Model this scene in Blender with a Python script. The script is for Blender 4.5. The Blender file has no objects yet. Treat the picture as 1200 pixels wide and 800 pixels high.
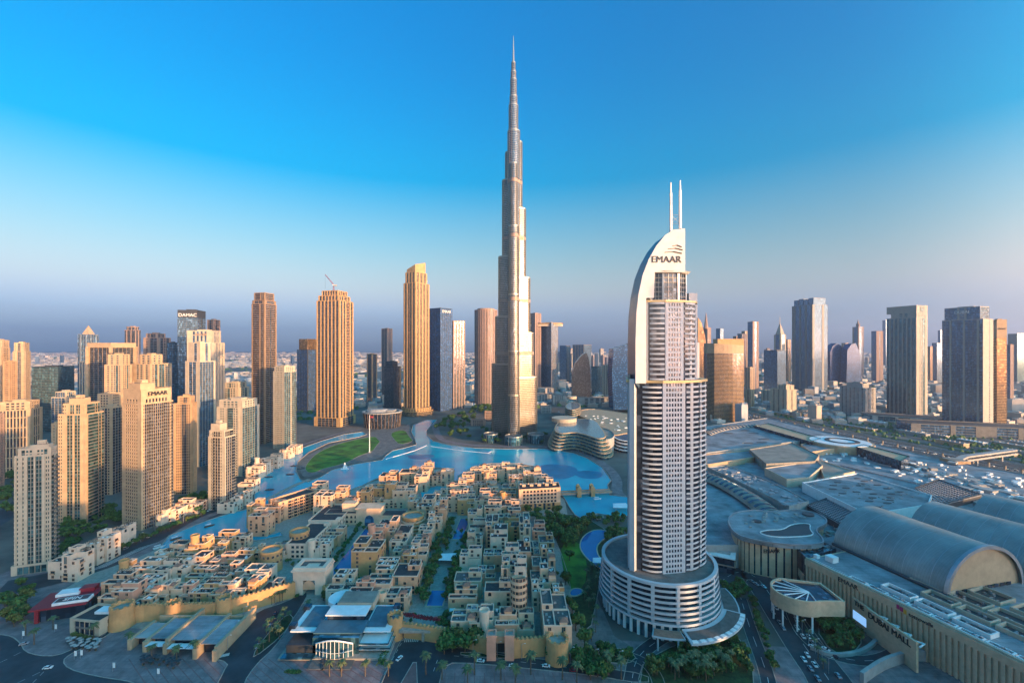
import bpy, math, random
from math import sin, cos, pi, radians as R, atan2, hypot, sqrt, tan
random.seed(7)
S = bpy.context.scene
COL = S.collection

# ------------------------------------------------------------------ camera
H, F, Y0 = 187.0, 520.0, 406.0          # eye height (m), focal length and horizon row in 1200 px units
cd = bpy.data.cameras.new('camera'); cam = bpy.data.objects.new('camera', cd); COL.objects.link(cam)
cam.location = (0, 0, H); cam.rotation_euler = (R(90), 0, 0)
cd.sensor_width = 36; cd.lens = 36*F/1200; cd.shift_y = 6/1200
cd.clip_start = 1; cd.clip_end = 60000
S.camera = cam

# ------------------------------------------------------------------ sky, sun, exposure
FILL_GLOW = (5.2, 3.0, 2.1)                  # sunward sky boost out of view, added as warm fill for shaded walls
SUN_AZ, SUN_EL = R(128), R(6.0)         # azimuth clockwise from the view direction (+Y)
wd = bpy.data.worlds.new('World'); S.world = wd; wd.use_nodes = True
nt = wd.node_tree; nt.nodes.clear()
sky = nt.nodes.new('ShaderNodeTexSky'); sky.sky_type = 'NISHITA'; sky.sun_disc = False
sky.sun_elevation = SUN_EL; sky.sun_rotation = SUN_AZ
sky.altitude = 0; sky.air_density = 1.0; sky.dust_density = 0.5; sky.ozone_density = 4.0
hs = nt.nodes.new('ShaderNodeHueSaturation'); hs.inputs['Saturation'].default_value = 1.35
hs.inputs['Hue'].default_value = 0.488
bg = nt.nodes.new('ShaderNodeBackground'); bg.inputs['Strength'].default_value = 0.15
wo = nt.nodes.new('ShaderNodeOutputWorld')
tcw = nt.nodes.new('ShaderNodeTexCoord'); sx = nt.nodes.new('ShaderNodeSeparateXYZ'); mr = nt.nodes.new('ShaderNodeMapRange')
mr.interpolation_type = 'SMOOTHSTEP'; mr.inputs['From Min'].default_value = -.05; mr.inputs['From Max'].default_value = .75
mr.inputs['To Min'].default_value = .55; mr.inputs['To Max'].default_value = 1.9
nt.links.new(tcw.outputs['Generated'], sx.inputs[0]); nt.links.new(sx.outputs['Z'], mr.inputs['Value']); nt.links.new(mr.outputs[0], hs.inputs['Saturation'])
mv = nt.nodes.new('ShaderNodeMapRange'); mv.interpolation_type = 'SMOOTHSTEP'; mv.inputs['From Min'].default_value = .1; mv.inputs['From Max'].default_value = .75
mv.inputs['To Min'].default_value = 1.0; mv.inputs['To Max'].default_value = 1.45
nt.links.new(sx.outputs['Z'], mv.inputs['Value']); nt.links.new(mv.outputs[0], hs.inputs['Value'])
nt.links.new(sky.outputs[0], hs.inputs['Color']); dt = nt.nodes.new('ShaderNodeVectorMath'); dt.operation = 'DOT_PRODUCT'; dt.name = 'sunward'
dt.inputs[1].default_value = (sin(SUN_AZ), cos(SUN_AZ), 0.1); nt.links.new(tcw.outputs['Generated'], dt.inputs[0])
gl = nt.nodes.new('ShaderNodeMapRange'); gl.interpolation_type = 'SMOOTHSTEP'; gl.inputs['From Min'].default_value = 0.0; gl.inputs['From Max'].default_value = .9
mx = nt.nodes.new('ShaderNodeMix'); mx.data_type = 'RGBA'; mx.blend_type = 'MIX'
mx.inputs['A'].default_value = (1, 1, 1, 1); mx.inputs['B'].default_value = (FILL_GLOW[0], FILL_GLOW[1], FILL_GLOW[2], 1)
ml = nt.nodes.new('ShaderNodeMix'); ml.data_type = 'RGBA'; ml.blend_type = 'MULTIPLY'; ml.inputs['Factor'].default_value = 1; ml.clamp_result = False
nt.links.new(dt.outputs['Value'], gl.inputs['Value']); nt.links.new(gl.outputs[0], mx.inputs['Factor'])
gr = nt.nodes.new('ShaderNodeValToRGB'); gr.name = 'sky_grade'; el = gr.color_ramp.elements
GR = [(0, .50, .62, .95), (.07, .62, .59, .76), (.12, 1.0, .71, .60), (.2, .86, .78, .63), (.287, .78, .84, .72), (.368, .62, .86, .77), (.43, .36, .81, .79), (.51, .0, .75, .79), (.62, .0, .70, .80), (.74, .0, .8, .85), (.92, 7.0, 2.2, 1.0)]  # last stop reddens the unseen zenith, added to warm shaded roofs and walls
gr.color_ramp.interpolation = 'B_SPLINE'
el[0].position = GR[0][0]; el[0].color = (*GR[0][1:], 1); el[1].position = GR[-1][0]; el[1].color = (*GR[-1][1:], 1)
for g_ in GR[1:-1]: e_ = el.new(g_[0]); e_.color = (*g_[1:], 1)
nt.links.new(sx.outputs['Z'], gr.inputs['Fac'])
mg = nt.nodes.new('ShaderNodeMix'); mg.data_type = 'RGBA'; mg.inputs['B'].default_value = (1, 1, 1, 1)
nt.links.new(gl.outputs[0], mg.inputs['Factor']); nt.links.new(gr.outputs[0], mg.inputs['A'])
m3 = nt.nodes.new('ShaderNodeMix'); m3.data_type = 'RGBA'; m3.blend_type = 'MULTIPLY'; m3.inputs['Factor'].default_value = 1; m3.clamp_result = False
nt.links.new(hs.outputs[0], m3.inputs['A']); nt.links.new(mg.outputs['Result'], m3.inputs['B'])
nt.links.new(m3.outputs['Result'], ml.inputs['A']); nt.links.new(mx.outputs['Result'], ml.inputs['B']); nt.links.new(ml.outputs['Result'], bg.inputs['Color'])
nt.links.new(bg.outputs[0], wo.inputs['Surface'])
sl = bpy.data.lights.new('sun', 'SUN'); sl.energy = 4.1; sl.angle = R(0.5); sl.color = (1.0, 0.57, 0.26)
so = bpy.data.objects.new('sun', sl); COL.objects.link(so)
from mathutils import Vector, Matrix
sdir = Vector((sin(SUN_AZ)*cos(SUN_EL), cos(SUN_AZ)*cos(SUN_EL), sin(SUN_EL)))
so.rotation_euler = sdir.to_track_quat('Z', 'Y').to_euler(); so.location = (300, -400, 900)
S.view_settings.view_transform = 'Standard'; S.view_settings.look = 'None'
S.view_settings.exposure = 1.5; S.view_settings.gamma = 1.0
S.cycles.max_bounces = 6; S.cycles.diffuse_bounces = 2; S.cycles.glossy_bounces = 3
S.cycles.transmission_bounces = 2; S.cycles.volume_bounces = 0; S.cycles.caustics_reflective = False
S.cycles.caustics_refractive = False; S.cycles.use_denoising = True
S.cycles.volume_step_rate = 5; S.cycles.volume_max_steps = 64

# ------------------------------------------------------------------ helpers
def W(px, py, z=0.0):
    "ground point seen at a picture position"
    Y = (H-z)*F/(py-Y0); return ((px-600)*Y/F, Y)
def XX(px, Y): return (px-600)*Y/F
def ZZ(py, Y): return H-(py-Y0)*Y/F

def mat(name, col, rough=0.7, metal=0.0, var=0.12, scale=0.15, spec=0.5, bump=0.0, emit=None, detail=4, panel=None):
    m = bpy.data.materials.new(name); m.use_nodes = True
    n = m.node_tree.nodes; l = m.node_tree.links; b = n['Principled BSDF']
    b.inputs['Roughness'].default_value = rough; b.inputs['Metallic'].default_value = metal
    b.inputs['Specular IOR Level'].default_value = spec
    if var > 0:
        tc = n.new('ShaderNodeNewGeometry'); nz = n.new('ShaderNodeTexNoise')
        nz.inputs['Scale'].default_value = scale; nz.inputs['Detail'].default_value = detail; nz.inputs['Roughness'].default_value = .65
        l.new(tc.outputs['Position'], nz.inputs['Vector'])
        cr = n.new('ShaderNodeValToRGB')
        cr.color_ramp.elements[0].position = .3; cr.color_ramp.elements[1].position = .72
        cr.color_ramp.elements[0].color = (*[c*(1-var*1.6) for c in col], 1)
        cr.color_ramp.elements[1].color = (*[min(1, c*(1+var)) for c in col], 1)
        l.new(nz.outputs['Fac'], cr.inputs['Fac']); l.new(cr.outputs['Color'], b.inputs['Base Color'])
        if panel:                       # sheet seams or paving joints
            bk_ = n.new('ShaderNodeTexBrick'); bk_.inputs['Scale'].default_value = 1; bk_.inputs['Brick Width'].default_value = panel[0]; bk_.inputs['Row Height'].default_value = panel[1]
            bk_.inputs['Mortar Size'].default_value = panel[2]; bk_.inputs['Color1'].default_value = (1, 1, 1, 1); bk_.inputs['Color2'].default_value = (panel[3],)*3+(1,); bk_.inputs['Mortar'].default_value = (panel[4],)*3+(1,)
            mm_ = n.new('ShaderNodeMix'); mm_.data_type = 'RGBA'; mm_.blend_type = 'MULTIPLY'; mm_.inputs['Factor'].default_value = 1
            l.new(tc.outputs['Position'], bk_.inputs['Vector']); l.new(cr.outputs['Color'], mm_.inputs['A']); l.new(bk_.outputs['Color'], mm_.inputs['B']); l.new(mm_.outputs['Result'], b.inputs['Base Color'])
        if bump:
            bp = n.new('ShaderNodeBump'); bp.inputs['Strength'].default_value = bump; bp.inputs['Distance'].default_value = .3
            l.new(nz.outputs['Fac'], bp.inputs['Height']); l.new(bp.outputs[0], b.inputs['Normal'])
    else:
        b.inputs['Base Color'].default_value = (*col, 1)
    if emit:
        b.inputs['Emission Color'].default_value = (*emit[0], 1); b.inputs['Emission Strength'].default_value = emit[1]
    return m

def glassmat(name, col, metal=0.75, rough=0.08, fh=3.5, bay=3.0, var=0.5, light=None, wob=0.02):
    "coated facade glass: every pane has its own tint and a hair of tilt"
    m = bpy.data.materials.new(name); m.use_nodes = True
    n = m.node_tree.nodes; l = m.node_tree.links; b = n['Principled BSDF']
    g = n.new('ShaderNodeNewGeometry')
    dv = n.new('ShaderNodeVectorMath'); dv.operation = 'DIVIDE'; dv.inputs[1].default_value = (bay, bay, fh)
    fl = n.new('ShaderNodeVectorMath'); fl.operation = 'FLOOR'
    wn = n.new('ShaderNodeTexWhiteNoise'); wn.noise_dimensions = '3D'
    l.new(g.outputs['Position'], dv.inputs[0]); l.new(dv.outputs[0], fl.inputs[0]); l.new(fl.outputs[0], wn.inputs['Vector'])
    cr = n.new('ShaderNodeValToRGB'); e = cr.color_ramp.elements
    e[0].position = 0; e[0].color = (*[c*(1-var) for c in col], 1)
    e[1].position = .78; e[1].color = (*[c*(1+var*.6) for c in col], 1)
    e2 = e.new(.9); lc = light or [min(1, c*2.2+.03) for c in col]; e2.color = (*lc, 1)
    l.new(wn.outputs['Value'], cr.inputs['Fac']); l.new(cr.outputs[0], b.inputs['Base Color'])
    sb = n.new('ShaderNodeVectorMath'); sb.operation = 'SUBTRACT'; sb.inputs[1].default_value = (.5, .5, .5)
    sc = n.new('ShaderNodeVectorMath'); sc.operation = 'SCALE'; sc.inputs['Scale'].default_value = wob
    ad = n.new('ShaderNodeVectorMath'); ad.operation = 'ADD'
    nm = n.new('ShaderNodeVectorMath'); nm.operation = 'NORMALIZE'
    l.new(wn.outputs['Color'], sb.inputs[0]); l.new(sb.outputs[0], sc.inputs[0]); l.new(sc.outputs[0], ad.inputs[0])
    l.new(g.outputs['Normal'], ad.inputs[1]); l.new(ad.outputs[0], nm.inputs[0]); l.new(nm.outputs[0], b.inputs['Normal'])
    b.inputs['Metallic'].default_value = metal; b.inputs['Roughness'].default_value = rough
    return m

def link(o, parent=None):
    COL.objects.link(o)
    if parent is not None: o.parent = parent
    return o
def tag(o, label=None, cat=None, group=None, kind=None):
    if label: o['label'] = label
    if cat: o['category'] = cat
    if group: o['group'] = group
    if kind: o['kind'] = kind
    return o
def thing(name, label, cat, loc=(0, 0, 0), group=None, rz=0):
    o = bpy.data.objects.new(name, None); o.empty_display_size = 1
    o.location = loc; o.rotation_euler = (0, 0, rz); COL.objects.link(o)
    return tag(o, label, cat, group)

class MB:
    def __init__(s): s.v = []; s.f = []
    def n(s): return len(s.f)
    def quad(s, a, b, c, d):
        i = len(s.v); s.v += [a, b, c, d]; s.f.append((i, i+1, i+2, i+3))
    def poly(s, pts):
        i = len(s.v); s.v += list(pts); s.f.append(tuple(range(i, i+len(pts))))
    def prism(s, pl, z0, z1, cap=True, bottom=False):
        "vertical prism over a CCW outline"
        n = len(pl); i = len(s.v)
        s.v += [(x, y, z0) for x, y in pl] + [(x, y, z1) for x, y in pl]
        for k in range(n):
            j = (k+1) % n; s.f.append((i+k, i+j, i+n+j, i+n+k))
        if cap: s.f.append(tuple(i+n+k for k in range(n)))
        if bottom: s.f.append(tuple(i+k for k in reversed(range(n))))
    def frustum(s, pa, pb, z0, z1, cap=True):
        n = len(pa); i = len(s.v)
        s.v += [(x, y, z0) for x, y in pa] + [(x, y, z1) for x, y in pb]
        for k in range(n):
            j = (k+1) % n; s.f.append((i+k, i+j, i+n+j, i+n+k))
        if cap: s.f.append(tuple(i+n+k for k in range(n)))
    def box(s, cx, cy, z0, sx, sy, sz, yaw=0):
        c, sn = cos(yaw), sin(yaw); hx, hy = sx/2, sy/2
        pl = [(cx+x*c-y*sn, cy+x*sn+y*c) for x, y in ((-hx, -hy), (hx, -hy), (hx, hy), (-hx, hy))]
        s.prism(pl, z0, z0+sz, True, True)
    def obox(s, p, u, v, w):
        "box from corner p with edge vectors u, v, w"
        p, u, v, w = Vector(p), Vector(u), Vector(v), Vector(w)
        q = [p, p+u, p+u+v, p+v, p+w, p+u+w, p+u+v+w, p+v+w]
        i = len(s.v); s.v += [tuple(x) for x in q]
        s.f += [(i, i+3, i+2, i+1), (i+4, i+5, i+6, i+7), (i, i+1, i+5, i+4), (i+1, i+2, i+6, i+5), (i+2, i+3, i+7, i+6), (i+3, i, i+4, i+7)]
    def rod(s, p, q, r, n=6, r2=None):
        p, q = Vector(p), Vector(q); d = (q-p).normalized()
        a = d.orthogonal().normalized(); b = d.cross(a); r2 = r if r2 is None else r2
        i = len(s.v)
        for (c, rr) in ((p, r), (q, r2)):
            for k in range(n):
                t = 2*pi*k/n; s.v.append(tuple(c+(a*cos(t)+b*sin(t))*rr))
        for k in range(n):
            j = (k+1) % n; s.f.append((i+k, i+j, i+n+j, i+n+k))
        s.f.append(tuple(i+n+k for k in range(n))); s.f.append(tuple(i+k for k in reversed(range(n))))
    def cyl(s, cx, cy, z0, z1, r, n=20, r2=None, cap=True):
        pa = circ(cx, cy, r, n); s.frustum(pa, circ(cx, cy, r if r2 is None else r2, n), z0, z1, cap)
    def ring(s, outer, inner, z0, z1):
        "wall ring between two outlines of the same length"
        n = len(outer); i = len(s.v)
        for pl, z in ((outer, z0), (outer, z1), (inner, z1), (inner, z0)): s.v += [(x, y, z) for x, y in pl]
        for k in range(n):
            j = (k+1) % n
            for a in range(3): s.f.append((i+a*n+k, i+a*n+j, i+(a+1)*n+j, i+(a+1)*n+k))
    def strip(s, pts, w, z, z2=None, closed=False):
        "flat (or, with z2, solid) band of width w along a polyline"
        L, Rr = offs(pts, w/2, closed), offs(pts, -w/2, closed)
        n = len(pts); m = n if closed else n-1
        for k in range(m):
            j = (k+1) % n
            if z2 is None: s.quad((*L[k], z), (*Rr[k], z), (*Rr[j], z), (*L[j], z)) if False else s.quad((*Rr[k], z), (*Rr[j], z), (*L[j], z), (*L[k], z))
            else:
                s.quad((*Rr[k], z2), (*Rr[j], z2), (*L[j], z2), (*L[k], z2))
                s.quad((*Rr[k], z), (*Rr[j], z), (*Rr[j], z2), (*Rr[k], z2))
                s.quad((*L[j], z), (*L[k], z), (*L[k], z2), (*L[j], z2))
        if z2 is not None and not closed:
            s.quad((*L[0], z), (*Rr[0], z), (*Rr[0], z2), (*L[0], z2)); s.quad((*Rr[-1], z), (*L[-1], z), (*L[-1], z2), (*Rr[-1], z2))
    def build(s, name, m, parent=None, kind=None, smooth=False, weld=False):
        if not s.f: return None
        me = bpy.data.meshes.new(name)
        v = s.v
        if parent is not None:
            lx, ly, lz = parent.location; v = [(x-lx, y-ly, z-lz) for x, y, z in v]
        me.from_pydata(v, [], s.f); me.materials.append(m)
        if weld:
            import bmesh
            bm = bmesh.new(); bm.from_mesh(me); bmesh.ops.remove_doubles(bm, verts=bm.verts, dist=0.002)
            bmesh.ops.recalc_face_normals(bm, faces=bm.faces); bm.to_mesh(me); bm.free()
        if smooth: me.polygons.foreach_set('use_smooth', [True]*len(me.polygons))
        o = bpy.data.objects.new(name, me); link(o, parent)
        if kind: o['kind'] = kind
        return o

def circ(cx, cy, r, n=24, a0=0): return [(cx+r*cos(a0+2*pi*k/n), cy+r*sin(a0+2*pi*k/n)) for k in range(n)]
def offs(pts, d, closed=False):
    "offset a polyline to its left by d"
    out = []; n = len(pts)
    for k in range(n):
        p = pts[k]
        a = pts[k-1] if (k > 0 or closed) else None; b = pts[(k+1) % n] if (k < n-1 or closed) else None
        def nr(u, v):
            dx, dy = v[0]-u[0], v[1]-u[1]; L = hypot(dx, dy) or 1; return (-dy/L, dx/L)
        if a is None: nx, ny = nr(p, b)
        elif b is None: nx, ny = nr(a, p)
        else:
            n1, n2 = nr(a, p), nr(p, b); nx, ny = n1[0]+n2[0], n1[1]+n2[1]; L = hypot(nx, ny) or 1
            nx, ny = nx/L, ny/L; c = max(.35, nx*n1[0]+ny*n1[1]); nx, ny = nx/c, ny/c
        out.append((p[0]+nx*d, p[1]+ny*d))
    return out
def inset(pl, d): return offs(pl, d, True)
def ccw(pl):
    a = sum(pl[k][0]*pl[(k+1) % len(pl)][1]-pl[(k+1) % len(pl)][0]*pl[k][1] for k in range(len(pl)))
    return pl if a > 0 else pl[::-1]
def smoothpl(pts, it=2, closed=True):
    for _ in range(it):
        q = []; n = len(pts)
        for k in range(n if closed else n-1):
            a, b = pts[k], pts[(k+1) % n]
            q += [(a[0]*.75+b[0]*.25, a[1]*.75+b[1]*.25), (a[0]*.25+b[0]*.75, a[1]*.25+b[1]*.75)]
        if not closed: q = [pts[0]]+q+[pts[-1]]
        pts = q
    return pts
from mathutils.geometry import tessellate_polygon
def sheet(name, pl, z, m, kind='structure', parent=None):
    "flat sheet over any simple outline"
    pl = ccw(pl); tr = tessellate_polygon([[Vector((x, y, 0)) for x, y in pl]])
    me = bpy.data.meshes.new(name); me.from_pydata([(x, y, z) for x, y in pl], [], [tuple(t) for t in tr])
    import bmesh
    bm = bmesh.new(); bm.from_mesh(me)
    bmesh.ops.recalc_face_normals(bm, faces=bm.faces)
    for f in bm.faces:
        if f.normal.z < 0: f.normal_flip()
    bm.to_mesh(me); bm.free()
    me.materials.append(m); o = bpy.data.objects.new(name, me); link(o, parent)
    if kind: o['kind'] = kind
    return o
def capmb(mb, pl, z):
    pl = ccw(pl); i = len(mb.v); mb.v += [(x, y, z) for x, y in pl]
    for t in tessellate_polygon([[Vector((x, y, 0)) for x, y in pl]]):
        a, b, c = [pl[q] for q in t]
        up = (b[0]-a[0])*(c[1]-a[1])-(b[1]-a[1])*(c[0]-a[0]) > 0
        mb.f.append(tuple(i+q for q in (t if up else t[::-1])))
def slab(mb, pl, z0, z1):
    "solid over any simple outline"
    pl = ccw(pl); mb.prism(pl, z0, z1, cap=False); capmb(mb, pl, z1)
def text(parent, s, pos, dirx, size, m, ext=.15, name='sign_lettering', flat=False, align='CENTER'):
    c = bpy.data.curves.new(name, 'FONT'); c.body = s; c.size = size; c.extrude = ext; c.align_x = align
    o = bpy.data.objects.new(name, c); c.materials.append(m)
    d = Vector((dirx[0], dirx[1], 0)).normalized()
    up = Vector((0, 0, 1)); nrm = d.cross(up)
    if flat: nrm = Vector((0, 0, 1)); up = nrm.cross(d)
    M = Matrix((d, up, nrm)).transposed().to_4x4()
    loc = Vector(pos)-(parent.location if parent else Vector((0, 0, 0))); M.translation = loc
    me = bpy.data.meshes.new_from_object(o); me.name = name; bpy.data.objects.remove(o)
    o = bpy.data.objects.new(name, me)
    if not me.materials: me.materials.append(m)
    o.matrix_local = M; link(o, parent); return o
# ------------------------------------------------------------------ materials
M = {}
M['ground'] = mat('dusty_city_ground', (.15, .13, .105), .95, var=.45, scale=.012, detail=8)
M['paver'] = mat('mauve_pavers', (.25, .19, .185), .85, var=.3, scale=.12, detail=8, panel=(6, 6, .15, .82, .7))
M['paver2'] = mat('grey_pavers', (.19, .175, .16), .85, var=.3, scale=.1, detail=8, panel=(4, 4, .12, .8, .7))
M['redpaver'] = mat('red_pavers', (.22, .11, .10), .85, var=.2, scale=.3)
M['asphalt'] = mat('asphalt', (.04, .045, .052), .7, var=.4, scale=.06, detail=9)
M['line'] = mat('road_paint', (.6, .6, .58), .6, var=.15, scale=.6)
M['stone'] = mat('quay_stone', (.34, .30, .25), .8, var=.2, scale=.4)
M['sand'] = mat('sand_render', (.42, .26, .14), .85, var=.16, scale=.12, detail=8)
M['sand2'] = mat('pale_sand_render', (.44, .31, .19), .85, var=.14, scale=.15, detail=8)
M['sand3'] = mat('ochre_render', (.47, .29, .13), .85, var=.16, scale=.15, detail=8)
M['sand4'] = mat('cream_render', (.46, .38, .28), .85, var=.12, scale=.15, detail=8)
M['pink'] = mat('rose_sand_render', (.32, .22, .17), .85, var=.15, scale=.15, detail=8)
M['roof'] = mat('dark_roof_felt', (.055, .05, .05), .9, var=.35, scale=.35, detail=6)
M['roof2'] = mat('grey_roof_felt', (.12, .11, .10), .9, var=.25, scale=.3, detail=6)
M['terra'] = mat('terracotta_tiles', (.30, .15, .10), .8, var=.2, scale=.6)
M['red'] = mat('red_cladding', (.28, .02, .03), .5, var=.1)
M['white'] = mat('white_paint', (.75, .75, .73), .5, var=.08, scale=.2)
M['conc'] = mat('concrete', (.33, .32, .30), .8, var=.2, scale=.1, detail=7)
M['metal'] = mat('grey_metal', (.38, .40, .42), .4, .7, var=.12, scale=.2)
M['dmetal'] = mat('dark_metal', (.06, .065, .07), .5, .4, var=.1)
M['black'] = mat('black_lettering', (.015, .015, .018), .5, var=0)
M['grass'] = mat('lawn_grass', (.06, .19, .015), .95, var=.55, scale=.05, detail=9)
M['dgrass'] = mat('planting_bed', (.03, .06, .015), .95, var=.5, scale=.3, detail=8, bump=.5)
M['leaf'] = mat('tree_leaves', (.07, .135, .025), .8, var=.5, scale=.5)
M['leaf2'] = mat('olive_leaves', (.10, .12, .025), .8, var=.4, scale=.5)
M['palm'] = mat('palm_fronds', (.09, .12, .045), .7, var=.4, scale=.5)
M['bark'] = mat('bark', (.12, .085, .055), .9, var=.3, scale=1)
M['win'] = glassmat('window_glass', (.05, .06, .07), .4, .15, 3.3, 2.2, .6)
M['wine'] = glassmat('teal_window_glass', (.03, .09, .10), .4, .15, 3.3, 2.2, .6)
M['gblue'] = glassmat('blue_curtain_glass', (.06, .14, .24), .5, .10, 3.6, 2.5, .4)
M['gdark'] = glassmat('dark_curtain_glass', (.045, .06, .085), .5, .12, 3.6, 2.5, .5)
M['gteal'] = glassmat('teal_curtain_glass', (.05, .14, .18), .5, .10, 3.6, 2.5, .45)
M['gbrz'] = glassmat('bronze_curtain_glass', (.22, .14, .07), .6, .15, 3.6, 2.5, .4)
M['tsand'] = mat('town_sand', (.66, .35, .20), .9, var=.16, scale=.12, detail=8)
M['tsand2'] = mat('town_pale_sand', (.72, .45, .29), .9, var=.14, scale=.12, detail=8)
M['tsand3'] = mat('town_ochre', (.55, .29, .12), .9, var=.16, scale=.12, detail=8)
M['tsand4'] = mat('town_cream', (.74, .53, .39), .9, var=.12, scale=.12, detail=8)
M['tpink'] = mat('town_rose', (.60, .29, .19), .9, var=.15, scale=.12, detail=8)
M['rail'] = mat('grey_balcony_rail', (.17, .165, .15), .5, var=.2)
M['brown'] = mat('bronze_brown_cladding', (.27, .18, .11), .6, var=.15)
M['gdeep'] = glassmat('deep_blue_glass', (.01, .07, .19), .25, .15, 3.6, 2.5, .35, wob=.004)
M['rib'] = mat('stone_ribs', (.33, .30, .26), .7, var=.1)
M['troof'] = mat('teal_roof_membrane', (.06, .14, .18), .6, var=.2, scale=.2)
M['hblue'] = mat('hotel_dark_edge', (.04, .09, .14), .35, .2, var=.1)
M['pool'] = mat('pool_water', (.02, .13, .33), .06, var=.1, scale=.1)

# lake: painted basin seen through shallow water
m = bpy.data.materials.new('lake_water'); m.use_nodes = True; n = m.node_tree.nodes; l = m.node_tree.links; b = n['Principled BSDF']
g = n.new('ShaderNodeNewGeometry'); nz = n.new('ShaderNodeTexNoise'); nz.inputs['Scale'].default_value = .02; nz.inputs['Detail'].default_value = 3
cr = n.new('ShaderNodeValToRGB'); cr.color_ramp.elements[0].position = .35; cr.color_ramp.elements[1].position = .65
cr.color_ramp.elements[0].color = (.0, .27, .38, 1); cr.color_ramp.elements[1].color = (.0, .40, .48, 1)
n2 = n.new('ShaderNodeTexNoise'); n2.inputs['Scale'].default_value = .16; n2.inputs['Detail'].default_value = 4
bp = n.new('ShaderNodeBump'); bp.inputs['Strength'].default_value = .5; bp.inputs['Distance'].default_value = .3
l.new(g.outputs['Position'], nz.inputs['Vector']); l.new(nz.outputs['Fac'], cr.inputs['Fac']); l.new(cr.outputs[0], b.inputs['Base Color'])
l.new(g.outputs['Position'], n2.inputs['Vector']); l.new(n2.outputs['Fac'], bp.inputs['Height']); l.new(bp.outputs[0], b.inputs['Normal'])
b.inputs['Roughness'].default_value = .16; b.inputs['Specular IOR Level'].default_value = .12; M['water'] = m

# ------------------------------------------------------------------ air
def haze(x0, x1, y0, y1, top, dens):
    mb = MB(); mb.obox((x0, y0, -1), (x1-x0, 0, 0), (0, y1-y0, 0), (0, 0, top+1))
    hm = bpy.data.materials.new('morning_haze'); hm.use_nodes = True; nn = hm.node_tree.nodes; nn.clear()
    pv = nn.new('ShaderNodeVolumePrincipled'); pv.inputs['Color'].default_value = (.58, .70, .97, 1)
    pv.inputs['Density'].default_value = dens; pv.inputs['Anisotropy'].default_value = 0.55
    oo = nn.new('ShaderNodeOutputMaterial'); hm.node_tree.links.new(pv.outputs[0], oo.inputs['Volume'])
    mb.build('haze', hm, kind='stuff')
haze(-17000, 17000, -1500, 16500, 870, 7e-5)

# ------------------------------------------------------------------ ground, lake, park
mb = MB(); mb.quad((-16900, -1400, 0), (16900, -1400, 0), (16900, 16400, 0), (-16900, 16400, 0)); mb.build('ground', M['ground'], kind='structure')
def PL(pts, z=0): return [W(x, y, z) for x, y in pts]
WATER = [(182,649),(198,628),(240,611),(268,602),(293,596),(299,590),(298,579),(296,570),(297,563),(306,552),(324,538),(351,526),(376,517),(403,509),(425,506),
 (430,509),(421,512),(385,519),(362,530),(349,541),(347,552),(352,562),(361,565),(376,559),(389,551),(416,544),(448,539),(452,534),(460,528),(474,525),(488,521),(486,514),(482,506),(484,498),
 (500,492),(512,492),(500,504),(500,510),(508,517),(524,521),(556,525),(590,526),(640,526),(672,531),(688,537),(706,548),(713,558),(716,563),(712,568),(715,580),(740,583),(765,590),(760,604),
 (720,605),(700,602),(680,607),(674,604),(667,594),(662,585),(656,578),(652,570),(643,558),(629,547),(607,543),(575,543),(554,547),(537,558),(536,568),(522,576),(511,583),(494,583),(492,575),(506,571),(525,566),
 (531,560),(531,549),(509,548),(490,550),(470,554),(441,561),(425,569),(406,576),(389,580),(361,589),(320,604),(300,609),(293,617),(293,624),(310,629),(329,623),(332,628),(300,634),(280,630),(229,637),(197,650)]
WPL = PL(WATER)
sheet('lake_water', WPL, .30, M['water'])
q = MB(); q.strip(WPL, 1.0, 0, .9, closed=True); q.build('quay_kerb', M['stone'], kind='structure')
# ------------------------------------------------------------------ park, promenades, roads
def gsheet(name, pts, z, m, it=2, kind='structure', curb=None):
    pl = PL(pts)
    if it: pl = smoothpl(pl, it)
    sheet(name, pl, z, m, kind)
    if curb:
        q = MB(); q.strip(pl, .5, 0, z+.14, closed=True); q.build('kerb', M[curb], kind='structure')
    return pl
gsheet('park_pavement', [(358,561),(352,554),(352,543),(364,531),(388,520),(424,512),(436,505),(455,500),(480,498),(484,506),(486,516),(470,523),(459,527),(450,533),(440,538),(415,542),(388,549)], .06, M['paver2'])
gsheet('park_lawn', [(359,553),(357,546),(370,531),(392,521),(420,514),(440,511),(443,515),(446,517),(442,521),(440,524),(436,529),(420,534),(410,540),(396,545),(378,549),(368,554)], .12, M['grass'], 2, 'structure', 'stone')
gsheet('small_lawn', [(457,508),(466,504),(475,504),(480,512),(485,517),(468,521),(462,515)], .12, M['grass'], 1, 'structure', 'stone')
# causeway across the lagoon
q = MB(); q.strip(smoothpl([W(x, y) for x, y in [(296,593),(311,586),(330,577),(345,569),(362,562)]], 2, False), 6, -.2, 1.0)
q.build('path', M['stone'], kind='structure')
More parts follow.
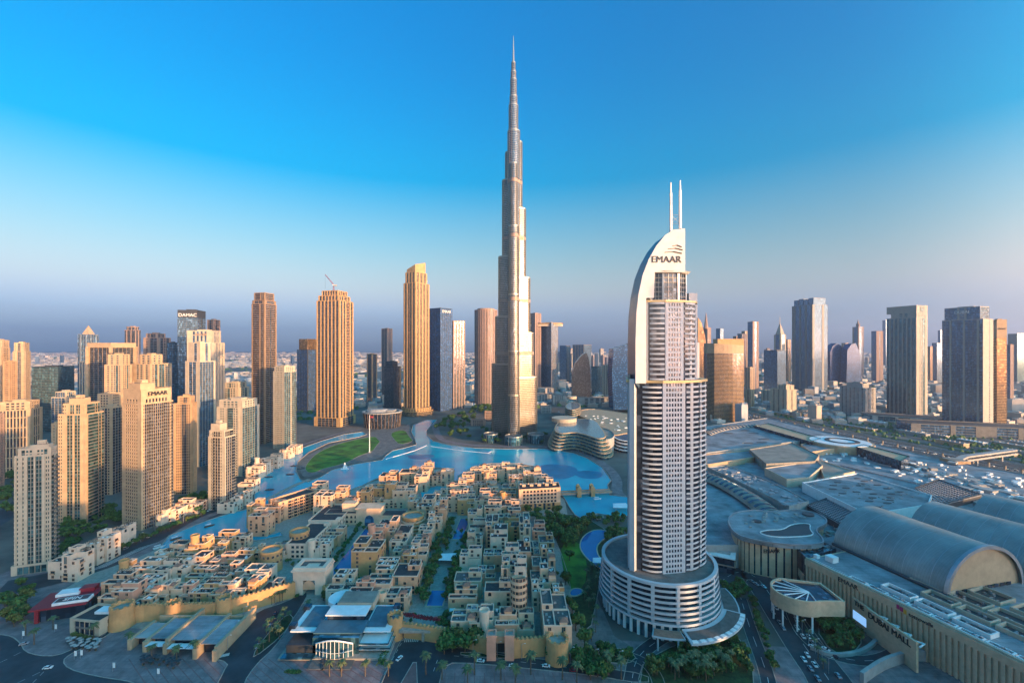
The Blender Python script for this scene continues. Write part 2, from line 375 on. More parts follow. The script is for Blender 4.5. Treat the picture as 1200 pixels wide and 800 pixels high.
# promenades round the lake
for pts, w, mm in ([[(150,655),(182,641),(238,606),(266,597),(290,590),(291,578),(291,562),(302,550),(321,535),(349,523),(376,514),(403,506),(424,503)], 10, 'paver'],
                   [[(484,494),(478,497),(478,508),(492,516)], 8, 'paver2'],
                   [[(508,493),(513,512),(525,518),(556,522),(600,523),(645,523),(676,528),(693,535),(714,548),(724,562),(722,575),(728,582)], 14, 'paver']):
    q = MB(); q.strip(smoothpl([W(x, y) for x, y in pts], 2, False), w, .05); q.build('promenade', M[mm], kind='structure')
gsheet('old_town_ground', [(60,700),(110,668),(200,636),(290,600),(360,585),(440,563),(531,546),(607,542),(652,566),(662,585),(668,620),(678,680),(690,760),(480,740),(330,700),(280,745),(150,735),(100,700)], .03, M['stone'], 0)
sheet('plaza', [(-420, 200), (420, 200), (420, 262), (30, 285), (-60, 300), (-150, 330), (-330, 385), (-420, 400)], .02, M['paver'])
# boulevard and junction asphalt
gsheet('road', [(-40,738),(0,743),(14,745),(24,753),(29,763),(46,768),(67,768),(88,759),(104,744),(128,727),(140,733),(120,748),(99,758),(82,766),(73,774),(80,783),(107,791),(165,800),(240,840),(-40,900)], .05, M['asphalt'], 1, 'structure', 'stone')
gsheet('road', [(236,840),(262,786),(268,776),(246,770),(252,760),(280,745),(290,731),(300,716),(338,704),(352,694),(362,694),(352,712),(341,728),(335,740),(320,760),(300,778),(285,800),(278,840)], .054, M['asphalt'], 1, 'structure', 'stone')
gsheet('road', [(430,840),(448,798),(462,765),(472,746),(511,749),(520,757),(560,760),(640,773),(700,781),(760,790),(760,802),(690,790),(640,785),(560,777),(520,776),(515,800),(505,840)], .058, M['asphalt'], 1, 'structure', 'stone')
gsheet('median', [(470,800),(484,776),(488,776),(489,800),(480,840)], .12, M['redpaver'], 0, 'structure', 'stone')
# lane marks
q = MB()
for (a, b) in (((0,776),(36,758)), ((20,800),(70,776)), ((136,735),(110,750)), ((450,790),(471,752)), ((508,786),(513,772)), ((532,768),(600,774)), ((610,775),(690,785)), ((38,800),(62,776))):
    A, B = W(*a), W(*b); L = hypot(B[0]-A[0], B[1]-A[1]); k = 0
    while k*6 < L-3:
        t0, t1 = k*6/L, (k*6+3.2)/L; P = (A[0]+(B[0]-A[0])*t0, A[1]+(B[1]-A[1])*t0); Q = (A[0]+(B[0]-A[0])*t1, A[1]+(B[1]-A[1])*t1)
        q.strip([P, Q], .22, .075); k += 1
q.build('road_marking', M['line'], kind='structure')
q = MB()
for c, n, d, w in (((120,734), 7, (.35,-.75), 4.0), ((258,770), 7, (.5,.2), 5), ((474,752), 8, (.9,.05), 6)):
    x, y = W(*c)
    for k in range(n): q.strip([(x+d[0]*k*1.3, y+d[1]*k*1.3), (x+d[0]*k*1.3-d[1]*w, y+d[1]*k*1.3+d[0]*w)], .55, .078)
q.build('crossing_marking', M['line'], kind='structure')
# bands of darker paving in the plaza
q = MB()
for k in range(26):
    a = W(170+k*14, 800); b = W(150+k*12.5, 770); q.strip([a, (a[0]+(b[0]-a[0])*.95, a[1]+(b[1]-a[1])*.95)], .5, .03)
for k in range(14):
    a = W(520+k*12, 800); b = W(522+k*11.4, 788); q.strip([a, b], .45, .03)
q.build('paving_band', M['redpaver'], kind='structure')
# boulevard on the left side with lanes of pavers
def pathsheet(name, pts, w, z, m, it=2):
    q = MB(); pl = smoothpl([W(x, y) for x, y in pts], it, False); q.strip(pl, w, z); q.build(name, M[m], kind='structure'); return pl
for pts, w in ([[(-60,640),(0,610),(60,560),(100,540)], 22], [[(0,690),(70,676),(150,650),(190,628),(215,616),(240,604),(262,592)], 30],
               [[(-80,560),(0,540),(70,524),(140,512),(260,500),(340,494)], 20]):
    pathsheet('street', pts, w, .045, 'asphalt')
q = MB()
for k in range(22):
    t = k/21; x0, y0 = W(96+t*66, 672-t*30); q.strip([(x0, y0), (x0+9, y0+13)], .4, .06)
q.build('parking_marking', M['line'], kind='structure')
# right side: hotel approach roads, mall ring road
RD = [([(838,690),(850,676),(868,668),(888,676),(905,700),(925,730),(952,770),(975,800),(990,840)], 24), ([(868,668),(885,660),(915,662),(940,668),(958,684),(950,700)], 12),
      ([(838,690),(820,700),(800,735),(770,750),(745,770),(740,800)], 9), ([(700,752),(722,765),(752,772),(770,790),(775,820)], 7),
      ([(925,700),(932,728),(952,756),(985,772),(1030,775),(1060,760)], 9), ([(868,700),(880,740),(900,790),(905,830)], 8)]
for pts, w in RD:
    pl = pathsheet('road', pts, w, .066+.004*RD.index((pts, w)), 'asphalt')
    q = MB(); q.strip(offs(pl, w/2), .4, 0, .2); q.strip(offs(pl, -w/2), .4, 0, .2); q.build('kerb', M['stone'], kind='structure')
    q = MB()
    for i in range(0, len(pl)-1, 2): q.strip([pl[i], pl[i+1]], .28, .11+.004*RD.index((pts, w)))
    q.build('road_marking', M['line'], kind='structure')
gsheet('hotel_forecourt', [(700,700),(720,745),(770,775),(830,770),(880,745),(900,800),(880,840),(700,840),(690,770),(672,700)], .035, M['paver2'], 0)
for pts in ([(640,610),(665,600),(700,612),(728,640),(706,660),(700,700),(690,745),(672,720),(668,680),(655,640)], [(745,785),(775,762),(815,748),(858,740),(876,760),(884,790),(880,830),(760,830)], [(955,735),(975,722),(1000,730),(1012,750),(1000,765),(975,765)],
            [(320,735),(300,760),(296,772),(330,745),(345,725),(338,718)], [(700,760),(720,757),(748,768),(736,778),(705,775)], [(540,768),(600,772),(600,768),(540,763)]):
    gsheet('planting_bed', pts, .16, M['dgrass'], 1, 'structure', 'stone')
gsheet('garden_lawn', [(655,636),(680,634),(688,655),(686,690),(664,690)], .2, M['grass'], 1)
# big highway behind the mall
HW = [(870,486),(930,498),(1000,511),(1080,527),(1160,543),(1260,562)]
hp = [W(x, y) for x, y in HW]; hs_ = smoothpl(hp, 2, False)
q = MB(); q.strip(hs_, 62, .05); q.build('highway', M['asphalt'], kind='structure')
q = MB()
for d in (-30, -23, -16, -9, 9, 16, 23, 30): q.strip(offs(hs_, d), .9, .09)
q.build('lane_marking', M['line'], kind='structure')
for k_, (d_, w_, h_) in enumerate(((0, 3, 1.0), (33, 1.2, 1.2), (-33, 1.2, 1.2), (40, 1, .8), (-40, 1, .8), (-58, 1.2, 1.4))):
    q = MB(); q.strip(offs(hs_, d_), w_, 0, h_); q.build('crash_barrier', M['conc'], kind='structure')
for k_, (d_, w_, m_) in enumerate(((47, 12, 'asphalt'), (-49, 14, 'asphalt'), (62, 12, 'dgrass'), (-66, 9, 'conc'), (-80, 12, 'asphalt'), (78, 10, 'paver2'))):
    q = MB(); q.strip(offs(hs_, d_), w_, .06); q.build('service_road', M[m_], kind='structure')
    if m_ == 'asphalt':
        for e_ in (-w_*.25, w_*.25): q = MB(); q.strip(offs(hs_, d_+e_), .5, .1); q.build('lane_marking', M['line'], kind='structure')
for pts, w in ([[(880,480),(940,470),(985,464),(1010,452),(1040,446)], 26], [[(930,498),(975,478),(1010,462),(1030,452)], 12], [[(1000,480),(1100,500),(1200,520)], 16], [[(660,452),(760,448),(880,452),(1000,450),(1200,456)], 20]):
    pathsheet('street', pts, w, .048, 'asphalt')

# ------------------------------------------------------------------ tower builder
def cell_cols(pat): return pat
def fac(P, p0, p1, z0, z1, pat, fh, fine=True):
    """one facade plane from p0 to p1 (outside on the right). columns: w window bay, v narrow window, G glass with spandrels,
    B balcony, H banded glass, P projecting pier, S plain wall, L tall slot, D deep loggia"""
    L = hypot(p1[0]-p0[0], p1[1]-p0[1]); n = len(pat)
    if L < .05: return
    ux, uy = (p1[0]-p0[0])/L, (p1[1]-p0[1])/L; nx, ny = uy, -ux
    wl, gl, bl = P['wall'], P['glass'], P['balc']
    def pt(u, o, z): return (p0[0]+ux*u+nx*o, p0[1]+uy*u+ny*o, z)
    def q(mb, u0, u1, o, za, zb): mb.quad(pt(u0, o, za), pt(u1, o, za), pt(u1, o, zb), pt(u0, o, zb))
    gl.quad(pt(0, -.4, z0), pt(L, -.4, z0), pt(L, -.4, z1), pt(0, -.4, z1))
    nf = max(1, round((z1-z0)/fh)); f = (z1-z0)/nf
    wts = {'P': .5, 'S': 1, 'v': .7, 'L': .8}
    tot = sum(wts.get(c, 1) for c in pat); u = 0
    def pier(u0, u1, o):
        wl.quad(pt(u0, o, z0), pt(u1, o, z0), pt(u1, o, z1), pt(u0, o, z1))
        wl.quad(pt(u0, -.4, z0), pt(u0, o, z0), pt(u0, o, z1), pt(u0, -.4, z1))
        wl.quad(pt(u1, o, z0), pt(u1, -.4, z0), pt(u1, -.4, z1), pt(u1, o, z1))
        wl.quad(pt(u0, o, z1), pt(u1, o, z1), pt(u1, -.4, z1), pt(u0, -.4, z1))
    def band(u0, u1, o, za, zb, mb=None):
        mb = mb or wl
        mb.quad(pt(u0, o, za), pt(u1, o, za), pt(u1, o, zb), pt(u0, o, zb))
        mb.quad(pt(u0, o, zb), pt(u1, o, zb), pt(u1, -.4, zb), pt(u0, -.4, zb))
        mb.quad(pt(u0, -.4, za), pt(u1, -.4, za), pt(u1, o, za), pt(u0, o, za))
    i = 0
    while i < n:
        c = pat[i]; j = i
        while c in 'HGB' and j+1 < n and pat[j+1] == c: j += 1
        w = sum(wts.get(pat[k], 1) for k in range(i, j+1))*L/tot; u0, u1 = u, u+w; m = j-i+1
        if c == 'P': pier(u0, u1, .55)
        elif c == 'S': pier(u0, u1, 0)
        elif c in 'wvL':
            e = w*(.19 if c == 'w' else .22); pier(u0, u0+e, 0); pier(u1-e, u1, 0)
            if c == 'L':
                for k in range(0, nf+1, 4): band(u0+e, u1-e, 0, max(z0, z0+k*f-.5), min(z1, z0+k*f+.6))
            else:
                for k in range(nf+1):
                    za, zb = z0+k*f-.24*f, z0+k*f+.18*f
                    band(u0+e, u1-e, 0, max(z0, za), min(z1, zb))
        elif c == 'G':
            for k in range(nf+1): band(u0, u1, .02, max(z0, z0+k*f-.12*f), min(z1, z0+k*f+.1*f), P.get('span'))
            if fine:
                for k in range(m+1):
                    uu = u0+(u1-u0)*k/m; pier(max(u0, uu-.09), min(u1, uu+.09), .12)
        elif c == 'H':
            for k in range(nf+1): band(u0, u1, .5, max(z0, z0+k*f-.16*f), min(z1, z0+k*f+.12*f))
        elif c in 'BD':
            o = 1.3 if c == 'B' else .3
            for k in range(nf):
                zb = z0+k*f
                if fine:
                    band(u0+.1, u1-.1, o, zb-.12, zb+.12, bl)
                    bl.quad(pt(u0+.1, o, zb+.12), pt(u1-.1, o, zb+.12), pt(u1-.1, o, zb+1.1), pt(u0+.1, o, zb+1.1))
                    bl.quad(pt(u1-.1, o-.12, zb+.12), pt(u0+.1, o-.12, zb+.12), pt(u0+.1, o-.12, zb+1.1), pt(u1-.1, o-.12, zb+1.1))
                    bl.quad(pt(u0+.1, o, zb+1.1), pt(u1-.1, o, zb+1.1), pt(u1-.1, o-.12, zb+1.1), pt(u0+.1, o-.12, zb+1.1))
                    bl.quad(pt(u0+.1, -.4, zb-.12), pt(u0+.1, o, zb-.12), pt(u0+.1, o, zb+1.1), pt(u0+.1, -.4, zb+1.1))
                    bl.quad(pt(u1-.1, o, zb-.12), pt(u1-.1, -.4, zb-.12), pt(u1-.1, -.4, zb+1.1), pt(u1-.1, o, zb+1.1))
                else: band(u0, u1, o*.7, zb-.2, zb+.95, bl)
        u = u1; i = j+1
def newP(): return {'wall': MB(), 'glass': MB(), 'balc': MB(), 'roof': MB(), 'plant': MB(), 'span': MB()}
def vis(p0, p1):
    "does this plane face the camera side"
    nx, ny = (p1[1]-p0[1]), -(p1[0]-p0[0]); return nx*(-(p0[0]+p1[0])/2)+ny*(-(p0[1]+p1[1])/2) > 0
def tier(P, pl, z0, z1, pats, fh=3.4, fine=True, parapet=1.2):
    n = len(pl)
    for k in range(n):
        a, b = pl[k], pl[(k+1) % n]; pt = pats[k % len(pats)]
        if not vis(a, b): pt = 'H' if ('B' in pt or 'H' in pt) else ('G' if 'w' not in pt else 'SwwwwwS')
        fac(P, a, b, z0, z1, pt, fh, fine and vis(a, b))
    P['roof'].prism(inset(pl, .45), z1-1, z1-.35)
    if parapet: P['wall'].ring(inset(pl, -.05), inset(pl, .5), z1-.4, z1+parapet)
def foot(xl, xc, xr, yb, dl=None, Yc=None, wmin=0):
    Y = Yc or H*F/(yb-Y0); X = XX(xc, Y); phi = atan2(xc-600, F)
    d = dl if dl is not None else atan2(max(1, xr-xc), max(1, xc-xl))
    if dl is not None: d = R(dl)
    d = min(max(d, R(8)), R(82)); th = phi+d
    def solve(dx, dy, px):
        t = (px-600)/F; return (t*Y-X)/(dx-t*dy)
    a = solve(-cos(th), sin(th), xl); b = solve(sin(th), cos(th), xr)
    a = max(a, 3); b = max(b, 3)
    C = (X, Y); Rr = (X+b*sin(th), Y+b*cos(th)); Lf = (X-a*cos(th), Y+a*sin(th))
    return [C, Rr, (Rr[0]+Lf[0]-X, Rr[1]+Lf[1]-Y), Lf], a, b, Y, th
def finish(t, P, wall, glass, balc=None, roof='roof', plant=None, split=False, Y=500):
    P['glass'].build('glazing', M[glass], t); P['wall'].build('facade', M[wall], t); P['roof'].build('roof', M[roof], t)
    P['plant'].build('plant_room', M[plant or wall], t)
    P['span'].build('spandrels', M['rail'], t, kind='stuff')
    b = P['balc']
    if b.f: b.build('balcony', M[balc or wall], t, kind='stuff')
def rect_in(pl, a0, a1, b0, b1):
    "sub rectangle of a corner footprint; a along the left face (0 at the near corner), b along the right face"
    C, Rr, Bk, Lf = pl
    def p(a, b): return (C[0]+(Lf[0]-C[0])*a+(Rr[0]-C[0])*b, C[1]+(Lf[1]-C[1])*a+(Rr[1]-C[1])*b)
    return [p(a0, b0), p(a0, b1), p(a1, b1), p(a1, b0)]
COUNT = {}
def tower(kind, label, xl, xc, xr, yt, yb, patL, patR, wall='sand', glass='gdark', balc=None, fh=3.5, dl=None, Y=None, crown=(), sign=None,
          fine=None, plant=True, group='high-rise towers of the downtown skyline', base=None, cat='tower'):
    pl, a, b, Yc, th = foot(xl, xc, xr, yb, dl, Y)
    h = ZZ(yt, Yc); cx = sum(p[0] for p in pl)/4; cy = sum(p[1] for p in pl)/4
    t = thing(kind, label, cat, (cx, cy, 0), group); P = newP(); fine = (Yc < 1300) if fine is None else fine
    pats = [patR, patL, patR, patL]
    tops = list(crown)                      # (fraction height kept, a0,a1,b0,b1, pats or None)
    z = h
    if tops: z = ZZ(tops[0][0], Yc)
    z0 = 0
    if base:                                # wider podium
        bz, grow = base; keep = P['roof']; P['roof'] = MB(); tier(P, inset(pl, -grow), 0, bz, ['SGGGGS', 'SGGGGGS'], 5, fine); z0 = bz; P['roof'].build('podium_roof', M['roof2'], t); P['roof'] = keep
    tier(P, pl, z0, z, pats, fh, fine)
    for k, c in enumerate(tops):
        zt = ZZ(tops[k+1][0], Yc) if k+1 < len(tops) else h
        r = rect_in(pl, *c[1:5]); pp = c[5] if len(c) > 5 else pats
        if pp == 'solid': P['plant'].prism(r, z-.3, zt); P['roof'].poly([(x, y, zt+.02) for x, y in inset(r, .6)])
        else: tier(P, r, z-.3, zt, pp if isinstance(pp, list) else [pp, pp], fh, fine)
        z = zt
    if plant:
        r = tops[-1][1:5] if tops else (0, 1, 0, 1); A = r[0]+(r[1]-r[0])*.25; B = r[2]+(r[3]-r[2])*.3
        rr = rect_in(pl, A, A+(r[1]-r[0])*.45, B, B+(r[3]-r[2])*.4); P['plant'].prism(rr, h-.4, h+3.2)
        for k in range(5):
            aa, bb = random.uniform(.1, .85), random.uniform(.1, .85); px = rect_in(pl, r[0]+(r[1]-r[0])*aa, r[0]+(r[1]-r[0])*(aa+.06), r[2]+(r[3]-r[2])*bb, r[2]+(r[3]-r[2])*(bb+.06)); P['plant'].prism(px, h-.3, h+1.4)
    finish(t, P, wall, glass, balc)
    if sign:
        for (s, face, za, sz, mm) in sign:      # face: 'L' or 'R', height as picture row
            C = pl[0]; E = pl[3] if face == 'L' else pl[1]; d = (E[0]-C[0], E[1]-C[1])
            mx, my = (C[0]+E[0])/2, (C[1]+E[1])/2; Ln = hypot(*d); ux, uy = d[0]/Ln, d[1]/Ln
            if face == 'L': ux, uy = -ux, -uy
            nx, ny = uy, -ux
            text(t, s, (mx+nx*.8, my+ny*.8, ZZ(za, Yc)), (ux, uy), sz, M[mm], .3)
    return t, pl, h, Yc, th
# ------------------------------------------------------------------ skyline: left group
def T(*a, **k): return tower(*a, **k)
PLAT = 'SwSPSwwwPSwSP'
A_ = 'apartment_tower'; O_ = 'office_tower'; HT = 'hotel_tower'
T(A_, 'pale apartment tower with two broad beige piers beside the stepped white apartment row', 17, 60, 68, 520, 668, 'PvSvPPGGPGGPPvvP', 'BBwB', 'sand4', 'wine', 'rail', 3.6, dl=25, crown=[(533, .0, .92, .0, .9, 'SGwwSwwGS'), (525, .1, .6, .1, .8, 'solid')], base=(7, 1.5))
T(A_, 'beige apartment tower with balcony stack and pale roof box, behind the stepped white row', 68, 101, 122, 467, 613, 'vvSPGGPGGPSP', 'PBBBBGB', 'sand2', 'wine', 'rail', 3.5, dl=38, crown=[(486, .1, .9, .1, .9), (474, .3, .75, .2, .7, 'solid')])
T(A_, 'broad sandy apartment tower with a tall glazed centre and lettered parapet beside the canal', 143, 165, 203, 450, 622, 'SvvvvvvS', 'SvGGBGGGGGGBGGvB', 'sand2', 'gdark', 'rail', 3.5, dl=58, crown=[(474, .05, 1, .03, .97, ['SLLLLLLLS', 'SwwwwS']), (468, .05, 1, .03, .97, ['S', 'S']), (458, .3, .9, .15, .6, 'solid')], sign=[('EMAAR', 'R', 464.5, 6, 'black')])
T(A_, 'sand tower of small windows and one dark glass strip, right of the lettered broad tower', 203, 226, 231, 465, 578, 'SvvvGGvvS', 'SvvvS', 'sand', 'gdark', 'sand', 3.5, dl=20, crown=[(473, .1, .8, .1, .9)])
T(A_, 'small cream apartment tower with white roof block standing by the canal bend', 244, 263, 276, 497, 598, 'SvBGGvS', 'PGGGBB', 'sand4', 'gdark', 'rail', 3.5, dl=42, crown=[(513, .1, 1, .1, .9), (506, .35, .9, .1, .7, 'solid')])
T(A_, 'white gridded apartment tower with a teal glass corner above the lagoon', 254, 284, 304, 470, 558, 'SvvSBBvvPS', 'GGBGGGS', 'sand4', 'gteal', 'rail', 3.5, dl=38, crown=[(478, .05, .95, .05, .95, ['SwwwwS'])])
T(A_, 'slim white gridded tower with teal glass right face overlooking the lagoon', 320, 333, 347, 430, 527, 'SvvvvvS', 'GGGvBG', 'sand4', 'gteal', 'rail', 3.5, dl=48, crown=[(436, .05, .95, .05, .95, ['SwwwwS'])])
T(HT, 'very tall slender bronze tower with a flat square crown left of the crane tower', 295, 310, 324, 343, 520, 'PHHHHPGGP', 'PHHGHHP', 'brown', 'gdark', 'rail', 3.6, dl=45, crown=[(356, .0, .95, .0, .95, ['PGGP']), (352, .1, .9, .1, .9)], plant=False)
t, pl, h, Yc, th = T(A_, 'dark glass tower topped by a glowing gold glass block behind the slim white tower', 348, 360, 371, 410, None, 'GGGG', 'PGGGGP', 'dmetal', 'gdeep', None, 3.6, dl=50, Y=1296, plant=False)
b = MB(); b.prism(rect_in(pl, 0, .8, 0, 1), h, ZZ(397, Yc)); b.build('gold_crown', M['gbrz'], t)
t, pl, h, Yc, th = T(HT, 'massive ribbed bronze tower with stepped crown carrying a red crane', 371, 398, 414, 340, 500, 'PGPGPGPGPGPGP', 'PGPGPBBPGP', 'sand3', 'gdark', 'sand', 3.6, dl=35, crown=[(352, .08, .95, .05, .9), (346, .15, .85, .12, .8)], base=(20, 4), plant=False)
# the crane on its roof
cx, cy = XX(391, Yc+10), Yc+10
c = thing('tower_crane', 'red luffing crane with raised lattice jib on top of the ribbed bronze tower', 'crane', (cx, cy, h))
def lattice(name, p, q, w, m, parent, seg=8):
    mb = MB(); p, q = Vector(p), Vector(q); d = (q-p); a = d.normalized().orthogonal().normalized()*w; b = d.normalized().cross(a)
    co = [a+b, a-b, -a-b, b-a]
    for k in range(4): mb.rod(p+co[k], q+co[k]*.5, w*.16, 4)
    for s in range(seg):
        f0, f1 = s/seg, (s+1)/seg
        for k in range(4):
            mb.rod(p+d*f0+co[k]*(1-.5*f0), p+d*f1+co[(k+1) % 4]*(1-.5*f1), w*.1, 3)
    return mb.build(name, m, parent)
lattice('mast', (cx, cy, h), (cx, cy, h+14), 1.3, M['red'], c, 4)
lattice('jib', (cx, cy, h+14), (XX(379, Yc), cy, ZZ(322, Yc)+2), 1.1, M['red'], c, 12)
mb = MB(); mb.box(cx+4, cy, h+11, 7, 2.5, 3); mb.build('counterweight', M['conc'], c)
mb = MB(); mb.box(cx, cy-2.2, h+12, 2, 2, 2.6); mb.build('cab', M['white'], c)
mb = MB(); mb.rod((XX(379, Yc), cy, ZZ(322, Yc)+2), (XX(379, Yc), cy, ZZ(338, Yc)), .15, 4); mb.build('hoist_cable', M['dmetal'], c)

# slanted gold tower
def gold_tower():
    xl, xc, xr, Y = 473, 487, 503, 1195
    pl, a, b, Yc, th = foot(xl, xc, xr, None, 44, Y)
    cx = sum(p[0] for p in pl)/4; cy = sum(p[1] for p in pl)/4
    t = thing(HT, 'tallest bronze tower left of the giant spire, with a slanting cut crown', 'tower', (cx, cy, 0), 'high-rise towers of the downtown skyline'); P = newP()
    tier(P, pl, 14, ZZ(331, Y), ['PGPGPGPGP', 'PGPGGPGP'], 3.6, True)
    q = rect_in(pl, .1, .92, .06, .92); tier(P, q, ZZ(331, Y)-.3, ZZ(318, Y), ['PGPGPGP'], 3.6, True)
    q = rect_in(pl, .15, .85, .1, .85)
    z0, zl, zr = ZZ(318, Y)-.3, ZZ(313, Y), ZZ(304, Y)
    zs = [(zl+zr)/2, zr, (zl+zr)/2+4, zl]; zs = [ZZ(309, Y), ZZ(304.5, Y), ZZ(306, Y), ZZ(314, Y)]
    for k in range(4):
        A, B = q[k], q[(k+1) % 4]; P['wall'].quad((*A, z0), (*B, z0), (*B, zs[(k+1) % 4]), (*A, zs[k]))
    P['roof'].poly([(*q[k], zs[k]) for k in range(4)])
    base = circ(cx, cy, 46, 32); tier(P, base, 0, 12, ['G'], 4, False); tier(P, circ(cx, cy, 40, 32), 12, 20, ['w'], 4, False)
    finish(t, P, 'sand3', 'gbrz')
gold_tower()
T(O_, 'dark blue lattice office slab with lettering at its top right corner', 503, 516, 530, 361, 482, 'GGGGGGG', 'GGGGGG', 'dmetal', 'gdeep', None, 3.4, dl=46, sign=[('EMAAR', 'R', 366, 11, 'white')], plant=False)
T(O_, 'reddish lattice office slab, lower twin beside the dark blue lattice slab', 529, 531, 545, 376, None, 'GG', 'PGPGPGPGP', 'pink', 'gdark', None, 3.4, dl=70, Y=1330, sign=[('EMAAR', 'R', 380, 10, 'white')], plant=False)
T(A_, 'thin grey twin-ribbed tower, the shorter of two between crane tower and gold tower', 430, 436, 442, 415, None, 'PGGP', 'PGGP', 'sand', 'gdark', None, 3.6, dl=45, Y=1500)
T(A_, 'thin tall tower with pink crown between crane tower and gold tower', 447, 454, 460, 385, None, 'PGwGP', 'PwGwP', 'pink', 'gdark', None, 3.6, dl=45, Y=1700)
T(O_, 'dark glass block tower behind the round opera bowl', 450, 461, 470, 424, None, 'GGGG', 'PGGGP', 'dmetal', 'gdark', None, 3.6, dl=45, Y=1300, crown=[(430, .2, .9, .1, .8)])

# back rows, far left
BG = 'apartment towers of the far left cluster'
T(A_, 'sunlit beige tower cut by the left picture border', -12, 2, 12, 399, None, 'SwwwS', 'SwwwS', 'sand2', 'gdark', None, 3.5, Y=900, group=BG, crown=[(408, 0, 1, .1, .9)])
T(A_, 'pale gold tower with a framed central bay near the left border', 15, 30, 36, 402, None, 'PvSPGGPSvP', 'SvvS', 'sand2', 'gdark', None, 3.5, dl=20, Y=900, group=BG, crown=[(412, .1, .9, 0, 1)])
T(A_, 'low tawny tower wing tucked between the two pale towers at the left border', 3, 12, 20, 424, None, 'SvvvS', 'SvvS', 'sand', 'gdark', None, 3.5, Y=840, group=BG)
T(O_, 'wide dark glass slab with a little gold dome on its roof', 37, 68, 87, 430, None, 'GGGGGGGG', 'BBBBBB', 'dmetal', 'gteal', None, 3.5, dl=30, Y=980, group=BG, plant=True)
T(A_, 'broad beige block of tall slot windows low on the left border', -6, 36, 50, 471, None, 'SLLLLLLLLS', 'SLLLS', 'sand2', 'gdark', None, 3.5, dl=24, Y=640, group=BG, crown=[(480, .05, .9, .1, .9, ['SwwwwS'])])
T(A_, 'pinkish ribbed block at the left border below the slot window block', -20, -4, 5, 486, None, 'PvPvP', 'PvPvP', 'pink', 'gdark', None, 3.5, Y=560, group=BG)
T(A_, 'dark blue-white stepped block between the beige tower and the dark glass slab', 60, 76, 92, 460, None, 'GGGG', 'SwGGwS', 'sand4', 'gblue', None, 3.5, Y=700, group=BG, crown=[(466, .2, .9, .2, 1)])
t, pl, h, Yc, th = T(O_, 'dark glass tower with chamfered corners and a golden pyramid top', 91, 104, 116, 392, None, 'GPGGPG', 'GPGGPG', 'metal', 'gblue', None, 3.6, Y=1150, group=BG, plant=False)
mb = MB(); c = (sum(p[0] for p in pl)/4, sum(p[1] for p in pl)/4); i = inset(pl, 5)
mb.frustum(i, [(c[0]+(x-c[0])*.02, c[1]+(y-c[1])*.02) for x, y in i], h, ZZ(381, Yc)); mb.build('pyramid_roof', M['sand2'], t)
T(A_, 'white-ribbed blue glass tower below the pyramid-topped tower', 93, 100, 106, 424, None, 'PGPGP', 'PGPGP', 'sand4', 'gblue', None, 3.5, Y=980, group=BG)
t, pl, h, Yc, th = T(O_, 'blue glass slab wrapped in a big square gold portal frame', 105, 130, 157, 406, None, 'GGGGG', 'GGGGGG', 'sand2', 'gdark', None, 3.5, dl=50, Y=820, group=BG, plant=False)
mb = MB(); r = inset(pl, -1.5); C, Rr, Bk, Lf = r
mb.strip([Lf, C, Rr], 3, h-2, h+7); mb.box(*Lf, 0, 5, 5, h, th); mb.box(*Rr, 0, 5, 5, h, th); mb.box(*C, h-12, 4, 4, 12, th); mb.build('portal_frame', M['sand2'], t)
T(A_, 'gold twin-topped apartment tower in front of the portal frame slab', 122, 143, 155, 416, None, 'SwPwwGwP', 'PwwGwS', 'sand2', 'gteal', None, 3.5, dl=35, Y=700, group=BG, crown=[(428, .1, .85, .1, .9, ['PwPwP'])])
T(A_, 'gold apartment tower with green glass strips, right one of the sunlit pair', 155, 176, 201, 416, None, 'SwwPwP', 'PwGPGGwwP', 'sand2', 'gteal', None, 3.5, dl=50, Y=730, group=BG, crown=[(427, .05, .7, .1, .6, ['PwPwP'])])
T(A_, 'pale grid apartment block below the gold twin-topped tower', 114, 130, 142, 462, None, 'SwwwS', 'SwwwS', 'sand2', 'gdark', None, 3.5, dl=35, Y=600, group=BG)
T(O_, 'dull bronze glass tower with chamfered top behind the sunlit pair', 146, 156, 165, 383, None, 'GPGGPG', 'GPGPG', 'pink', 'gdark', None, 3.6, Y=1300, group=BG, crown=[(387, .1, .9, .1, .9)])
T(A_, 'rose and glass tower with an arched crest behind the sunlit pair', 168, 186, 200, 391, None, 'PwPGGP', 'PGwGP', 'pink', 'gdark', None, 3.6, Y=1000, group=BG, crown=[(396, .2, .9, .1, .8)])
T(O_, 'narrow dark tower squeezed left of the tall slab with roof lettering', 196, 203, 209, 402, None, 'GGG', 'GGG', 'dmetal', 'gblue', None, 3.6, Y=950, group=BG)
T(O_, 'tall dark glass slab with white lettering across its crown', 208, 232, 241, 364, None, 'GGGGGGG', 'GGPGG', 'dmetal', 'gblue', None, 3.6, dl=22, Y=880, group=BG, crown=[(372, 0, 1, 0, 1, ['SSS'])], sign=[('DAMAC', 'L', 371, 9, 'white')])
T(O_, 'slim bronze tower with square crown right of the lettered dark slab', 243, 250, 258, 375, None, 'PwGwP', 'PwGwP', 'pink', 'gdark', None, 3.6, Y=1000, group=BG)
T(A_, 'white-fronted tower with big square openings at its lettered top', 219, 252, 263, 388, None, 'SvvGGGGvvS', 'PwPwPwP', 'sand4', 'gblue', None, 3.6, dl=26, Y=800, group=BG, crown=[(402, .1, 1, 0, .9, ['SLLLLS', 'SLLLLS'])], sign=[('EMAAR', 'L', 393, 6, 'pink')])
T(O_, 'teal glass tower with pale concrete shoulders in front of the white-fronted tower', 217, 234, 252, 402, None, 'SGGS', 'GGGGGP', 'sand4', 'gblue', None, 3.6, dl=48, Y=690, group=BG, crown=[(424, .1, .9, .1, .8, ['SSGS'])])
